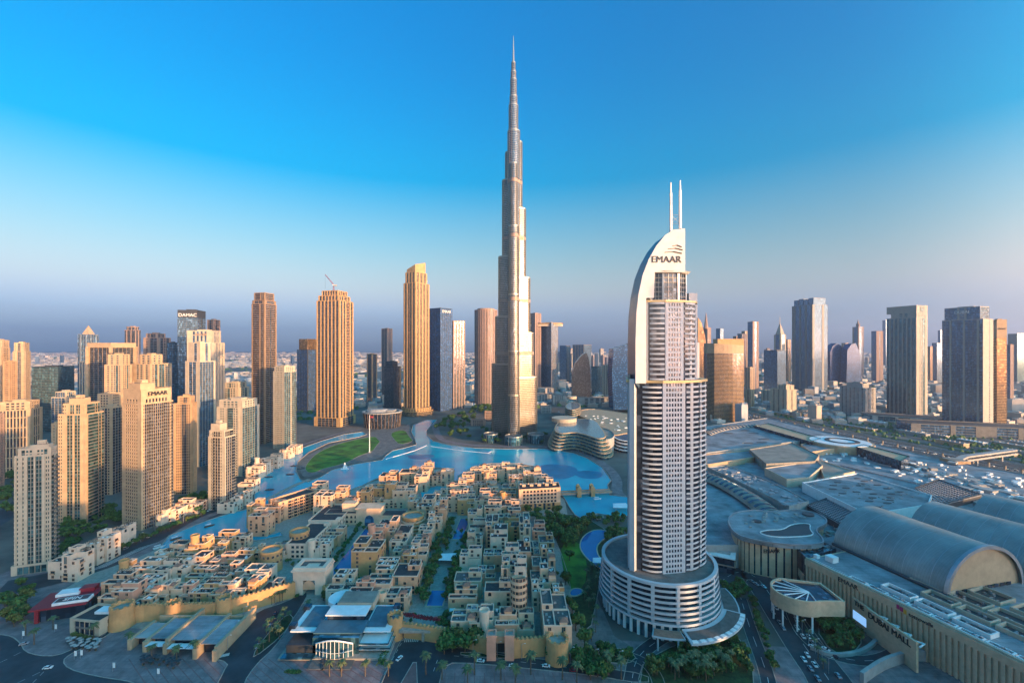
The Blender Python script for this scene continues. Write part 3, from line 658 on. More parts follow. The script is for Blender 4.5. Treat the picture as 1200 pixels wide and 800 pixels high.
T(A_, 'low cream block with teal glazing behind the white gridded lagoon tower', 260, 279, 292, 449, None, 'SwGwwS', 'SwwGS', 'sand4', 'gteal', None, 3.5, dl=35, Y=880, group=BG, crown=[(455, .1, .9, .1, .9)])
T(A_, 'square beige block low between the balcony tower and the lettered broad tower', 116, 132, 145, 478, None, 'SwGwS', 'GGGG', 'sand2', 'gdark', None, 3.5, dl=40, Y=560, group=BG)
T(A_, 'short pale block rising behind the beige tower with white roof box', 60, 66, 72, 497, None, 'SvvS', 'SvvS', 'sand2', 'gdark', None, 3.5, Y=560, group=BG)
# ------------------------------------------------------------------ the giant spire
def burj():
    Y = 918.0; X = 3.5; D = 1.765
    zz = lambda py: ZZ(py, Y)
    t = thing('supertall_skyscraper', 'supertall silver stepped skyscraper with a needle spire in the middle of the skyline', 'skyscraper', (X, Y, 0))
    M['steel'] = mat('stainless_spandrels', (.38, .34, .28), .32, .65, var=.08, scale=.05)
    M['gsilver'] = glassmat('silver_glass', (.12, .14, .17), .6, .12, 3.6, 1.6, .4, wob=.03)
    wings = [(30, [(55, 123, 11), (47, 215, 10.5), (38, 330, 10), (27.5, 473, 9), (19, 611, 7)]),
             (150, [(51, 150, 11), (43, 249, 10.5), (35, 374, 10), (26, 532, 9), (19, 589, 7)]),
             (270, [(56, 92, 11), (48, 178, 10.5), (39, 291, 10), (29, 430, 9), (18, 560, 7)])]
    mech = [173, 282, 411, 526]
    def lobe(Rr, zt, r, ang, z0=0):
        a = R(ang); cx, cy = X+cos(a)*(Rr-r), Y+sin(a)*(Rr-r)
        pts = []
        n = 14
        for k in range(n+1):
            th = a-pi/2+pi*k/n; pts.append((cx+r*cos(th), cy+r*sin(th)))
        pts += [(X+r*cos(a+pi/2)*.9, Y+r*sin(a+pi/2)*.9), (X-r*cos(a+pi/2)*.9, Y-r*sin(a+pi/2)*.9)]
        return pts
    def body(pl, z0, z1, name, nm):
        g = MB(); w = MB(); g.prism(pl, z0, z1, True)
        f = 3.7; k = 0; o1, o2 = inset(pl, -.55), inset(pl, .1)
        z = z0+1
        while z < z1-1:
            dark = any(abs(z-m) < 4.5 for m in mech)
            w.ring(o1, o2, z, min(z1, z+(.8 if not dark else .2))); z += f
        w.ring(inset(pl, -.7), inset(pl, .5), z1-1.2, z1+1.6)
        nn = len(pl)
        for k in range(nn):          # vertical fins
            A, B = pl[k], pl[(k+1) % nn]; L = hypot(B[0]-A[0], B[1]-A[1]); m = max(1, int(L/2.6))
            for j in range(m):
                u = (j+.5)/m; x, y = A[0]+(B[0]-A[0])*u, A[1]+(B[1]-A[1])*u
                nx, ny = (B[1]-A[1])/L, -(B[0]-A[0])/L; tx, ty = -ny*.09, nx*.09
                w.quad((x-tx, y-ty, z0), (x-tx+nx*.9, y-ty+ny*.9, z0), (x-tx+nx*.9, y-ty+ny*.9, z1), (x-tx, y-ty, z1))
                w.quad((x+tx+nx*.9, y+ty+ny*.9, z0), (x+tx, y+ty, z0), (x+tx, y+ty, z1), (x+tx+nx*.9, y+ty+ny*.9, z1))
                w.quad((x-tx+nx*.9, y-ty+ny*.9, z0), (x+tx+nx*.9, y+ty+ny*.9, z0), (x+tx+nx*.9, y+ty+ny*.9, z1), (x-tx+nx*.9, y-ty+ny*.9, z1))
        o = g.build(name, M['gsilver'], t); ww = w.build('steel_fins', M['steel'], t); ww.parent = o; ww.location = (0, 0, 0)
        for mz in mech:
            if z0 < mz < z1-8:
                b = MB(); b.ring(inset(pl, -.75), pl, mz-3.4, mz+3.4); bb = b.build('mechanical_band', M['pink'], t); bb.parent = o
        return o
    for ang, ls in wings:
        for (Rr, zt, r) in ls: body(lobe(Rr, zt, r, ang), 0, zt, 'wing_lobe', 1)
    body(circ(X, Y, 12.5, 18), 0, 630, 'core', 1)
    for r, z0, z1 in ((9.5, 630, 684), (7.4, 684, 703), (6.2, 703, 738), (5, 738, 754), (3.6, 754, 773)):
        body(circ(X-.6, Y, r, 14), z0, z1, 'upper_tier', 1)
    m = MB(); m.rod((X-.6, Y, 772), (X-.6, Y, 800), 2.2, 10, 1.3); m.rod((X-.6, Y, 800), (X-.6, Y, 829), 1.3, 10, .5); m.build('spire', M['steel'], t)
    # glazed entrance pavilions round the foot
    for px, Yp, r in ((628, 868, 16), (575, 872, 14), (602, 850, 17)):
        P = newP(); tier(P, circ(XX(px, Yp), Yp, r, 20), 0, 16, ['G'], 4, True)
        o = P['glass'].build('entrance_pavilion', M['gteal'], t); w = P['wall'].build('frame', M['metal'], t); w.parent = o; w = P['roof'].build('roof', M['roof2'], t); w.parent = o
burj()

# ------------------------------------------------------------------ the tall white hotel tower with the sail-shaped crown
def sail_hotel():
    cx, cy = 105.0, 320.0
    t = thing('hotel_tower', 'tall white curved hotel tower with sail-shaped crown and twin masts on a round banded drum', 'hotel', (cx, cy, 0))
    M['hwhite'] = mat('hotel_cream_panels', (.46, .48, .50), .6, var=.06, scale=.2)
    M['gold'] = mat('hotel_gold_trim', (.62, .45, .22), .4, .3, var=.1)
    P = newP(); d0 = circ(cx, cy, 38.4, 48)
    tier(P, d0, 0, 11, ['PG'], 11, True, 0)
    P['glass'].build('base_glazing', M['gteal'], t); P['wall'].build('base_wall', M['white'], t)
    for k in range(7):                            # banded balconies of the drum, one ring per floor
        z = 11+k*3.35; b = MB(); e = inset(d0, -1.3-(6-k)*.35); i = inset(d0, .6)
        b.ring(e, i, z, z+.35); b.ring(e, inset(e, .15), z+.35, z+1.5); b.build('drum_balcony', M['hwhite'], t)
    b = MB(); b.prism(inset(d0, 1), 11, 34.4); b.build('drum_glazing', M['gdark'], t)
    for k in range(0, 48, 3):
        a = 2*pi*k/48; b = MB(); b.box(cx+39*cos(a), cy+39*sin(a), 11, 1.6, 2.2, 23.6, a); b.build('drum_pier', M['hwhite'], t)
    b = MB(); b.ring(inset(d0, -1.2), inset(d0, 1.2), 34.4, 36.2); b.build('drum_parapet', M['hwhite'], t)
    b = MB(); b.prism(inset(d0, 1.1), 34.3, 34.8); b.build('terrace', M['paver2'], t)
    ol = [(80,306),(84.5,302),(101,297),(117,299.5),(128,304.5),(137,314),(138,328),(126,340),(106,344),(87,334)]
    pats = ['S', 'DDBBBBB', 'SwwwwwwS', 'BBSBB', 'BvBB', 'GwwGG', 'wwww', 'wwwwww', 'wwwww', 'GGGGGG']
    P = newP(); n = len(ol)
    for k in range(n): fac(P, ol[k], ol[(k+1) % n], 34.6, 163, pats[k], 3.42, True)
    P['roof'].prism(inset(ol, .5), 161, 162.6); P['glass'].build('glazing', M['gdark'], t); P['wall'].build('facade', M['hwhite'], t); P['roof'].build('roof', M['roof2'], t)
    P['balc'] = MB()
    # curved balconies, one part each, two stacks
    def arcbal(p, q, bul, z, m, nm='balcony'):
        pts = []
        for k in range(9):
            u = k/8; x, y = p[0]+(q[0]-p[0])*u, p[1]+(q[1]-p[1])*u; L = hypot(q[0]-p[0], q[1]-p[1])
            nx, ny = (q[1]-p[1])/L, -(q[0]-p[0])/L; o = .5+bul*4*u*(1-u); pts.append((x+nx*o, y+ny*o))
        b = MB(); out = pts; L = pts; inn = [(p[0]+(q[0]-p[0])*k/8, p[1]+(q[1]-p[1])*k/8) for k in range(9)]
        for k in range(8):
            b.quad((*out[k], z), (*out[k+1], z), (*out[k+1], z+1.25), (*out[k], z+1.25))
            b.quad((*inn[k], z+.3), (*out[k], z+.3), (*out[k+1], z+.3), (*inn[k+1], z+.3))
            b.quad((*out[k], z), (*inn[k], z), (*inn[k+1], z), (*out[k+1], z))
            a1, a2 = out[k], out[k+1]; c1 = (a1[0]*.95+inn[k][0]*.05, a1[1]*.95+inn[k][1]*.05); c2 = (a2[0]*.95+inn[k+1][0]*.05, a2[1]*.95+inn[k+1][1]*.05)
            b.quad((*a1, z+1.25), (*a2, z+1.25), (*c2, z+1.25), (*c1, z+1.25)); b.quad((*c2, z+.3), (*c1, z+.3), (*c1, z+1.25), (*c2, z+1.25))
        b.build(nm, M[m], t)
    for k in range(37):
        z = 36+k*3.42
        arcbal((88.5, 300.8), (100.6, 297.1), 1.7, z, 'hwhite')
        if k % 1 == 0: arcbal((117.6, 299.8), (127.6, 304.2), 1.0, z, 'hwhite'); arcbal((128.5, 305), (137, 313.8), 1.0, z, 'hwhite')
    # step roof with gold soffit
    b = MB(); b.ring(inset(ol, -1.2), inset(ol, 1.5), 162.6, 164.2); b.build('step_cornice', M['gold'], t)
    up = [(88.5,302),(92,300),(103,298),(116,300),(126,305.5),(130,313),(130,324),(118,336),(100,338),(92,330)]
    pats = ['S', 'DBB', 'SwwwwwS', 'BBvB', 'BvB', 'GGG', 'www', 'wwww', 'www', 'GGGG']
    P = newP()
    for k in range(n): fac(P, up[k], up[(k+1) % n], 163, 217, pats[k], 3.4, True)
    P['roof'].prism(inset(up, .5), 215, 216.6); P['span'].build('upper_spandrels', M['rail'], t, kind='stuff'); P['glass'].build('upper_glazing', M['gdark'], t); P['wall'].build('upper_facade', M['hwhite'], t); P['roof'].build('upper_roof', M['roof2'], t)
    for k in range(16): arcbal((93, 299.9), (102.5, 298.2), 1.3, 164.5+k*3.4, 'hwhite'); arcbal((117, 300.6), (125.5, 305.2), .9, 164.5+k*3.4, 'hwhite')
    b = MB(); b.ring(inset(up, -.8), inset(up, 1), 217, 218.3); b.build('upper_cornice', M['gold'], t)
    ph = [(95.5,303),(103,301),(114,302),(120,306),(122,316),(112,328),(97,328)]
    P = newP()
    for k in range(len(ph)): fac(P, ph[k], ph[(k+1) % len(ph)], 218, 237, 'GGGP', 3.1, True)
    P['span'].build('penthouse_spandrels', M['rail'], t, kind='stuff'); P['glass'].build('penthouse_glazing', M['gdark'], t); P['wall'].build('penthouse_frame', M['metal'], t)
    b = MB(); b.frustum(inset(ph, -1.2), inset(ph, -3), 236.8, 238.2); b.poly([(x, y, 236.8) for x, y in inset(ph, -1.2)][::-1]); b.build('penthouse_canopy', M['hwhite'], t)
    # sail shaped fin
    Yf = 299.5
    pr = [(744.5,449),(744.5,400),(745.5,368),(748,345),(753,322),(760,304),(769,288),(779,276),(789,269.5),(802.5,268),(802.5,319),(767,319),(766,349),(757,349),(757,449)]
    f = [((px-600)*Yf/F, H-(py-Y0)*Yf/F) for px, py in pr]
    def fin(name, m, y0, y1, pts):
        b = MB(); tr = tessellate_polygon([[Vector((x, z, 0)) for x, z in pts]])
        nn = len(pts); i = len(b.v); b.v += [(x, y0, z) for x, z in pts]+[(x, y1, z) for x, z in pts]
        for a in tr: b.f.append(tuple(i+q for q in a)); b.f.append(tuple(i+nn+q for q in a[::-1]))
        for k in range(nn): j = (k+1) % nn; b.f.append((i+k, i+j, i+nn+j, i+nn+k))
        return b.build(name, M[m], t, weld=True)
    fin('sail_fin', 'hwhite', Yf-.6, Yf+.6, f)
    out = f[:10]; inn = [(x+1.2, z-1.2) for x, z in out]
    fin('sail_edge', 'hblue', Yf+.55, Yf+20, out+[(x, z-3) for x, z in out[::-1]] if False else [(x+.1, z-.05) for x, z in out]+[(f[9][0]-.3, f[9][1]-4)]+[(x+3.0, z-3.4) for x, z in out[::-1][1:]])
    b = MB(); b.box(82.4, 302.6, 34.5, 3.6, 3.0, 130.5, -.7); b.build('gold_pier', M['hwhite'], t)
    b = MB(); b.box(82, 310, 34.5, 1.2, 8, 133, -.25); b.build('edge_pier', M['gteal'], t)
    for px, top, bot in ((786, 214, 274), (797, 211.5, 268)):
        x = (px-600)*301/F; b = MB(); b.rod((x, 301, ZZ(bot, 301)), (x, 301, ZZ(top+12, 301)), 1.0, 10, .9); b.rod((x, 301, ZZ(top+12, 301)), (x, 301, ZZ(top, 301)), .6, 10, .4); b.build('mast', M['white'], t)
    b = MB(); xa, xb = (786-600)*301/F, (797-600)*301/F; za, zb = ZZ(252, 301), ZZ(262, 301)
    for p, q in (((xa, 301, za), (xb, 301, zb)), ((xa, 301, zb), (xb, 301, za)), ((xa, 301, za), (xb, 301, za)), ((xa, 301, zb), (xb, 301, zb))): b.rod(p, q, .2, 5)
    b.build('mast_brace', M['metal'], t)
    text(t, 'EMAAR', ((781-600)*298.6/F, 298.6, ZZ(307.5, 298.6)), (1, 0), 6.3, M['black'], .2)
    for k, (x0, x1, yy) in enumerate(((788, 799, 290), (783, 800, 293.5), (779, 799, 297.5))):
        b = MB(); Yq = 298.5; z = ZZ(yy, Yq)
        b.obox(((x0-600)*Yq/F, Yq, z+.9), ((x1-x0)*Yq/F*.5, 0, .5), (0, .3, 0), (0, 0, .35)); b.obox(((x0+x1)/2*Yq/F-600*Yq/F, Yq, z+1.2), ((x1-x0)*Yq/F*.5, 0, -1.2), (0, .3, 0), (0, 0, .8)); b.build('wing_emblem_feather', M['black'], t)
    for dx, dy, z1 in ((129, 320, 225), (124, 330, 231), (133, 326, 190)):
        b = MB(); b.box(dx, dy, 160, 6, 8, z1-160); b.build('rear_turret', M['hwhite'], t)
    # entrance canopy sweeping round the drum
    def sector(r0, r1, a0, a1, z, th, m, nm):
        pts = [(cx+r1*cos(R(a0+(a1-a0)*k/16)), cy+r1*sin(R(a0+(a1-a0)*k/16))) for k in range(17)]+[(cx+r0*cos(R(a1+(a0-a1)*k/16)), cy+r0*sin(R(a1+(a0-a1)*k/16))) for k in range(17)]
        b = MB(); slab(b, pts, z, z+th); capmb(b, pts, z-.01); b.build(nm, M[m], t)
    sector(41.8, 56, -88, -28, 9, 1.2, 'hwhite', 'entrance_canopy'); sector(45, 53, -86, -30, 10.3, .25, 'roof2', 'canopy_roof')
    sector(41.8, 50, -112, -89, 8, 1, 'hwhite', 'side_canopy'); sector(42.5, 49.5, -111, -90, 9.1, .2, 'terra', 'side_canopy_roof')
    sector(41.8, 53, -27, 8, 8, 1, 'hwhite', 'side_canopy'); sector(43, 52, -26, 7, 9.1, .2, 'roof2', 'side_canopy_roof')
    for k in range(9):
        a = R(-108+k*14); b = MB(); b.rod((cx+49*cos(a), cy+49*sin(a), 0), (cx+49*cos(a), cy+49*sin(a), 9), .6, 8); b.build('canopy_column', M['hwhite'], t)
    for k in range(11):
        a = R(-85+k*5.4); b = MB(); b.box(cx+54.4*cos(a), cy+54.4*sin(a), 10.25, 2.6, 3.2, .35, a); b.build('canopy_skylight', M['white'], t)
sail_hotel()

# ------------------------------------------------------------------ shapes cut from a curved profile
def profile_tower(kind, label, pts, Y, depth, glass, band, fh=3.8, group=None, cat='tower', bandm='H'):
    cx = XX(sum(p[0] for p in pts)/len(pts), Y); t = thing(kind, label, cat, (cx, Y, 0), group)
    f = [(XX(px, Y), max(0, ZZ(py, Y))) for px, py in pts]
    b = MB(); tr = tessellate_polygon([[Vector((x, z, 0)) for x, z in f]]); nn = len(f)
    b.v += [(x, Y, z) for x, z in f]+[(x, Y+depth, z) for x, z in f]
    for a in tr: b.f.append(tuple(a)); b.f.append(tuple(nn+q for q in a[::-1]))
    for k in range(nn): j = (k+1) % nn; b.f.append((k, j, nn+j, nn+k))
    b.build('glazing', M[glass], t, weld=True)
    w = MB(); z = fh; top = max(z for x, z in f)
    while z < top-1:
        xs = []
        for k in range(nn):
            (x0, z0), (x1, z1) = f[k], f[(k+1) % nn]
            if (z0 > z) != (z1 > z): xs.append(x0+(x1-x0)*(z-z0)/(z1-z0))
        if len(xs) >= 2:
            x0, x1 = min(xs), max(xs); w.obox((x0-.3, Y-.35, z), (x1-x0+.6, 0, 0), (0, depth+.7, 0), (0, 0, .9))
        z += fh
    w.build('floor_bands', M[band], t); return t
G2 = 'towers of the business district behind the lake'
profile_tower('office_tower', 'dark sail-shaped glass tower with a curved pointed top right of the spire', [(671,470),(671,437),(675,425),(681,417),(687,413),(690,420),(692,436),(693,470)], 1500, 30, 'gdark', 'dmetal', group=G2)
profile_tower('office_tower', 'blue glass building with a sloping roof just left of the white hotel', [(719,480),(717,440),(719,409),(728,406),(746,401),(762,402),(762,480)], 1250, 60, 'gdeep', 'dmetal', 5, group=G2)
profile_tower('hotel_tower', 'golden curved sail tower peeking out right of the white hotel', [(818,480),(818,372),(822,378),(826,392),(829,412),(830,440),(830,480)], 1500, 26, 'gbrz', 'sand2', group=G2)
profile_tower('office_tower', 'dark curved-shoulder glass tower, left one of the hazy pair by the big slab', [(973,448),(973,412),(976,405),(981,402),(986,405),(989,420),(990,448)], 2150, 40, 'gdeep', 'dmetal', group=G2)
profile_tower('office_tower', 'dark curved-shoulder glass tower, right one of the hazy pair by the big slab', [(992,448),(993,410),(998,403),(1003,402),(1007,412),(1009,430),(1010,448)], 2100, 40, 'gdeep', 'dmetal', group=G2)
def round_tower(kind, label, px, r_px, yt, yb, pat, wall, glass, Y=None, balc=None, top=None, n=28, fh=3.6, group=G2):
    Yc = Y or H*F/(yb-Y0); r = r_px*Yc/F; X = XX(px, Yc); h = ZZ(yt, Yc); t = thing(kind, label, 'tower', (X, Yc, 0), group); P = newP()
    pl = circ(X, Yc, r, n); tier(P, pl, 0, h, [pat], fh, True)
    if top: P['plant'].cyl(X, Yc, h, h+top, r*.75, 20)
    finish(t, P, wall, glass, balc); return t
round_tower('apartment_tower', 'round-cornered bronze lattice tower immediately left of the giant spire', 569.5, 13.5, 364, 472, 'w', 'pink', 'gdark', top=6, Y=1420)
# sky bridge towers
for (lb, a) in (('pinkish high tower behind the spire carrying the left end of the roof bridge', (620, 627, 634, 367, None, 'wwww', 'PwwwP', 'pink', 'gdark')),
                ('curved glass tower carrying the cantilevered roof bridge right of the spire', (632, 646, 654, 378, None, 'GGGGG', 'HHH', 'sand2', 'gblue'))):
    tower('apartment_tower', lb, *a, Y=1800, dl=45, group=G2, plant=True, fine=False)
t = thing('roof_bridge', 'long cantilevered bridge deck laid across the tops of the two towers beside the spire', 'bridge', (XX(640, 1800), 1800, 270))
b = MB(); z = ZZ(382, 1800); pl = smoothpl([(XX(618, 1800), 1815), (XX(618, 1800), 1835), (XX(655, 1800), 1840), (XX(662, 1800), 1826), (XX(655, 1800), 1808)], 2); b.prism(pl, z, z+9, True, True); b.build('deck', M['sand4'], t)
b = MB(); b.prism(inset(pl, 2), z+9, z+14); b.build('upper_storey', M['gbrz'], t)
RT = [
 ('apartment_tower','pair-topped hazy tower left of the dark sail-shaped tower',656,663,669,405,'GGG','GwwG','pink','gblue',2300,45),
 ('apartment_tower','wide hazy blue tower behind the tip of the dark sail-shaped tower',671,684,693,404,'wwww','GGG','pink','gblue',2200,40),
 ('office_tower','squat dark glass block right of the dark sail-shaped tower',693,700,706,430,'GGG','GGG','dmetal','gteal',1700,45),
 ('apartment_tower','short tower of lit vertical ribs left of the blue sloping roof building',706,713,718,428,'PvPvP','PvPvP','sand4','gdark',1650,45),
 ('office_tower','small cream pyramid-topped block behind the blue sloping roof building',730,737,744,404,'ww','ww','sand','gdark',1700,45),
 ('apartment_tower','dark stone tower with a purple spire right of the golden sail tower',822,829,833,384,'PwP','PwP','pink','gdark',1900,45),
 ('office_tower','small dark slab standing above the brown curved hotel',839,844,848,385,'GG','GG','dmetal','gblue',2300,45),
 ('office_tower','hazy pale turret tower first right of the small dark slab',859,863,866,394,'ww','ww','sand','gdark',2300,45),
 ('apartment_tower','low tan tower between turret tower and gold-capped tower',864,869,875,391,'wGw','ww','pink','gdark',2100,45),
 ('apartment_tower','cream stepped tower hard against the gold-capped tower',869,873,877,388,'ww','ww','sand2','gdark',2200,45),
 ('office_tower','half dark, half pink tower with a gold cap',876,882,889,377,'GGG','PwP','pink','gblue',1900,50),
 ('office_tower','squat dark glass block below the white-framed spire tower',895,911,921,411,'GGGG','GGG','dmetal','gblue',1700,35),
 ('apartment_tower','slim tan tower behind the squat dark glass block',919,923,927,398,'ww','ww','sand','gdark',2300,45),
 ('apartment_tower','pale slim block between the hazy pair of dark towers',986,991,995,402,'ww','ww','sand2','gdark',2350,45),
 ('office_tower','flat-topped plain slab with a pink right face in the haze',1021,1027,1035,388,'GG','SvS','pink','gblue',2300,55),
 ('office_tower','very faint blue slab behind the tall teal ribbed tower',1034,1038,1042,375,'GG','GG','metal','gblue',4300,45),
 ('office_tower','dark hazy slab between the teal ribbed tower and the black glass tower',1092,1098,1106,402,'GG','GG','dmetal','gblue',2300,40),
 ('office_tower','thin faint tower beside the dark hazy slab',1099,1102,1105,387,'GG','GG','metal','gblue',3300,40),
 ('apartment_tower','short tan tower right of the teal ribbed tower',1086,1090,1093,406,'ww','ww','sand','gdark',2300,40),
 ('office_tower','purple-grey tower right of the striped gold tower',1180,1184,1188,404,'GG','SvS','pink','gblue',1500,45),
 ('office_tower','pale hazy slab at the right border',1181,1192,1202,391,'GGG','GGG','metal','gteal',2300,40),
 ('apartment_tower','cream low block of ribs right of the brown curved hotel',873,880,884,457,'PvP','PvP','sand2','gdark',1350,45),
 ('apartment_tower','tan glass-fronted block under the gold-capped tower',873,879,884,431,'ww','ww','sand2','gdark',1650,45),
]
for (k, lb, xl, xc, xr, yt, pL, pR, w, g, Y, dl) in RT:
    tower(k, lb, xl, xc, xr, yt, None, pL, pR, w, g, None, 3.8, dl, Y, group=G2, fine=False, plant=(Y < 2000))
def spire_on(label, px, Y, y0, y1, r, m, kind='spire_turret'):
    pass
# white framed tower with pointed top
t, pl, h, Yc, th = tower('office_tower', 'white-framed tower with an open triangular spire left of the big blue slab', 907, 915, 921, 392, None, 'PGP', 'PGGP', 'sand4', 'gblue', None, 3.8, 45, 2250, group=G2, fine=False, plant=False)
c = (sum(p[0] for p in pl)/4, sum(p[1] for p in pl)/4); b = MB(); i = inset(pl, 4); tip = [(c[0]+(x-c[0])*.05, c[1]+(y-c[1])*.05) for x, y in i]
b.frustum(i, tip, h, ZZ(378, Yc)); b.rod((*c, ZZ(379, Yc)), (*c, ZZ(370, Yc)), 2, 6, .6); b.build('spire', M['sand4'], t)
t, pl, h, Yc, th = tower('office_tower', 'slim tower with stepped pointed crown right of the hazy dark pair', 999, 1006, 1012, 383, None, 'PGP', 'PGwP', 'pink', 'gblue', None, 3.8, 50, 2700, group=G2, fine=False, plant=False)
c = (sum(p[0] for p in pl)/4, sum(p[1] for p in pl)/4); b = MB(); i = inset(pl, 12); b.prism(i, h, ZZ(379, Yc)); b.rod((*c, ZZ(379, Yc)), (*c, ZZ(374, Yc)), 7, 6, .8); b.build('spire', M['pink'], t)
c = (XX(828, 1900), 1905); t = thing('tower_spire', 'purple pointed cone crowning the dark stone tower near the white hotel', 'spire', (*c, ZZ(385, 1900)))
b = MB(); b.rod((*c, ZZ(385, 1900)), (*c, ZZ(366, 1900)), 10, 8, .6); b.build('cone', M['pink'], t)
# big slab with flared foot
Y = 1850; pl, a, b_, Yc, th = foot(928, 952, 970, None, 38, Y)
t = thing('office_tower', 'huge blue ribbed slab with four bundled shafts and a slightly flared foot', 'tower', (pl[0][0], pl[0][1]+30, 0), G2); P = newP()
tier(P, pl, 0, ZZ(357, Y), ['PGGPG', 'SGPGPGP'], 3.8, False)
for k in range(4):
    r = rect_in(pl, .02+.24*k, .25+.24*k, .1, .9); tier(P, r, ZZ(357, Y)-1, ZZ(349+(k % 2), Y), ['GGG'], 3.8, False)
finish(t, P, 'rail', 'gblue')
# curved brown hotel
Y = 1120; xl, xr = XX(832, Y), XX(873, Y); t = thing('hotel_tower', 'brown curved hotel slab with dense horizontal bands and a sloping gold top', 'hotel', ((xl+xr)/2, Y, 0)); P = newP()
fr = [(xl, Y+18), (xl+6, Y+6)]+[(xl+10+(xr-xl-14)*k/7, Y-2-7*sin(pi*k/7)) for k in range(8)]+[(xr, Y+6), (xr, Y+30), (xl, Y+36)]
zt = ZZ(414, Y); P2 = newP()
for k in range(len(fr)): fac(P, fr[k], fr[(k+1) % len(fr)], 0, zt, 'D' if k < 10 else 'G', 3.3, True)
zs = lambda x: ZZ(402, Y)+(x-xl)/(xr-xl)*(-6); n_ = len(fr)
for k in range(n_):
    A, B = fr[k], fr[(k+1) % n_]; P['roof'].quad((*A, zt), (*B, zt), (*B, zs(B[0])), (*A, zs(A[0])))
P['roof'].poly([(x, y, zs(x)) for x, y in fr]); P['plant'].box((xl+xr)/2+8, Y+12, zt, (xr-xl)*.75, 26, ZZ(397, Y)-zt)
P['balc'].build('balcony', M['sand3'], t, kind='stuff'); P['wall'].build('facade', M['sand3'], t); P['glass'].build('glazing', M['gdark'], t); P['roof'].build('sloping_crown', M['sand2'], t); P['plant'].build('plant_room', M['sand3'], t)
# the two big towers on the right
tower('office_tower', 'tall teal tower with thin white vertical ribs and an open slot under its white cap', 1039, 1074, 1087, 358, 491, 'GPGPGPGPGPGPGP', 'SvvGS', 'rib', 'gteal', None, 3.5, 32, group=G2, plant=False,
      crown=[(372, 0, .85, 0, 1, ['SvvvvvvvS', 'SvvS']), (366, 0, 1, 0, 1, ['SSLLLLSS', 'SS'])])
tower('office_tower', 'black glass tower with pale fins, lettered dark crown and a bright gold right face', 1104, 1152, 1164, 359, 507, 'GGPGGGPGGGPG', 'SSvS', 'rib', 'gblue', None, 3.5, 24, group=G2, sign=[('DUBAI', 'L', 366, 9, 'white')],
      crown=[(374, .08, .95, .05, .95, ['GGGGGGG', 'GvG'])])
tower('office_tower', 'gold tower of even horizontal stripes behind the black glass tower', 1160, 1168, 1180, 375, None, 'HHH', 'HHHHH', 'sand2', 'gbrz', None, 3.6, 55, 1020, group=G2, crown=[(396, 0, 1, 0, 1, ['SSS'])], sign=[('AHAD', 'R', 386, 5, 'black')])
tower('office_tower', 'wide low grey block with tall ribs and a white arch on its roof', 984, 1014, 1026, 450, 489, 'PvPvPvPvPvPvP', 'PvPvP', 'conc', 'gdark', None, 3.6, 35, group=G2, crown=[(455, .2, .8, .2, .9, 'solid')])
tower('apartment_tower', 'pale ribbed apartment block with a lit end wall below the squat dark block', 903, 922, 934, 452, 484, 'PvPvPvP', 'SvS', 'sand4', 'gdark', None, 3.4, 38, group=G2, crown=[(457, .1, .6, .1, .9)])
tower('apartment_tower', 'second pale ribbed block hidden behind the lit end wall block', 892, 903, 912, 458, None, 'PvPvP', 'SvS', 'sand4', 'gdark', None, 3.4, 38, 1420, group=G2)
# low podium of the right towers
for lb, xs, Yb, dep, zt, w, g in (('long dark glazed podium under the black glass tower', (1078, 1210), 930, 60, 22, 'rail', 'gblue'), ('low podium joining the teal tower to the highway', (1030, 1100), 1080, 60, 16, 'conc', 'gteal')):
    x0, x1 = XX(xs[0], Yb), XX(xs[1], Yb); t = thing('podium_building', lb, 'building', ((x0+x1)/2, Yb, 0)); P = newP()
    tier(P, [(x0, Yb+20), (x1, Yb-60), (x1+20, Yb-60+dep), (x0+20, Yb+20+dep)], 0, zt, ['SGGGPGGSSGGPGGGS', 'GGG'], 5, True); finish(t, P, w, g)
# opera bowl
Yo = 1040; X = XX(448, Yo); t = thing('opera_house', 'dark oval opera bowl widening upwards under a white roof beside the lake', 'opera house', (X, Yo, 0))
el = lambda a, b_: [(X+a*cos(2*pi*k/32), Yo+b_*sin(2*pi*k/32)) for k in range(32)]
b = MB(); b.frustum(el(40, 34), el(44, 38), 0, 34, False); b.build('glazed_hull', M['gdark'], t)
b = MB()
for k in range(32):
    a = 2*pi*k/32; b.rod((X+40.3*cos(a), Yo+34.3*sin(a), 0), (X+44.3*cos(a), Yo+38.3*sin(a), 34), .5, 4)
b.build('hull_ribs', M['brown'], t)
b = MB(); b.ring(el(46, 40), el(40, 34), 34, 36.5); b.build('roof_rim', M['conc'], t)
b = MB(); b.prism(el(41, 35), 33, 35.5); b.build('roof', M['roof2'], t)
b = MB(); b.frustum([(X-10+26*cos(2*pi*k/20), Yo+20*sin(2*pi*k/20)) for k in range(20)], [(X-10+20*cos(2*pi*k/20), Yo+14*sin(2*pi*k/20)) for k in range(20)], 35.5, 41); b.box(X+22, Yo, 35.4, 16, 22, 4); b.build('roof_canopy', M['conc'], t)

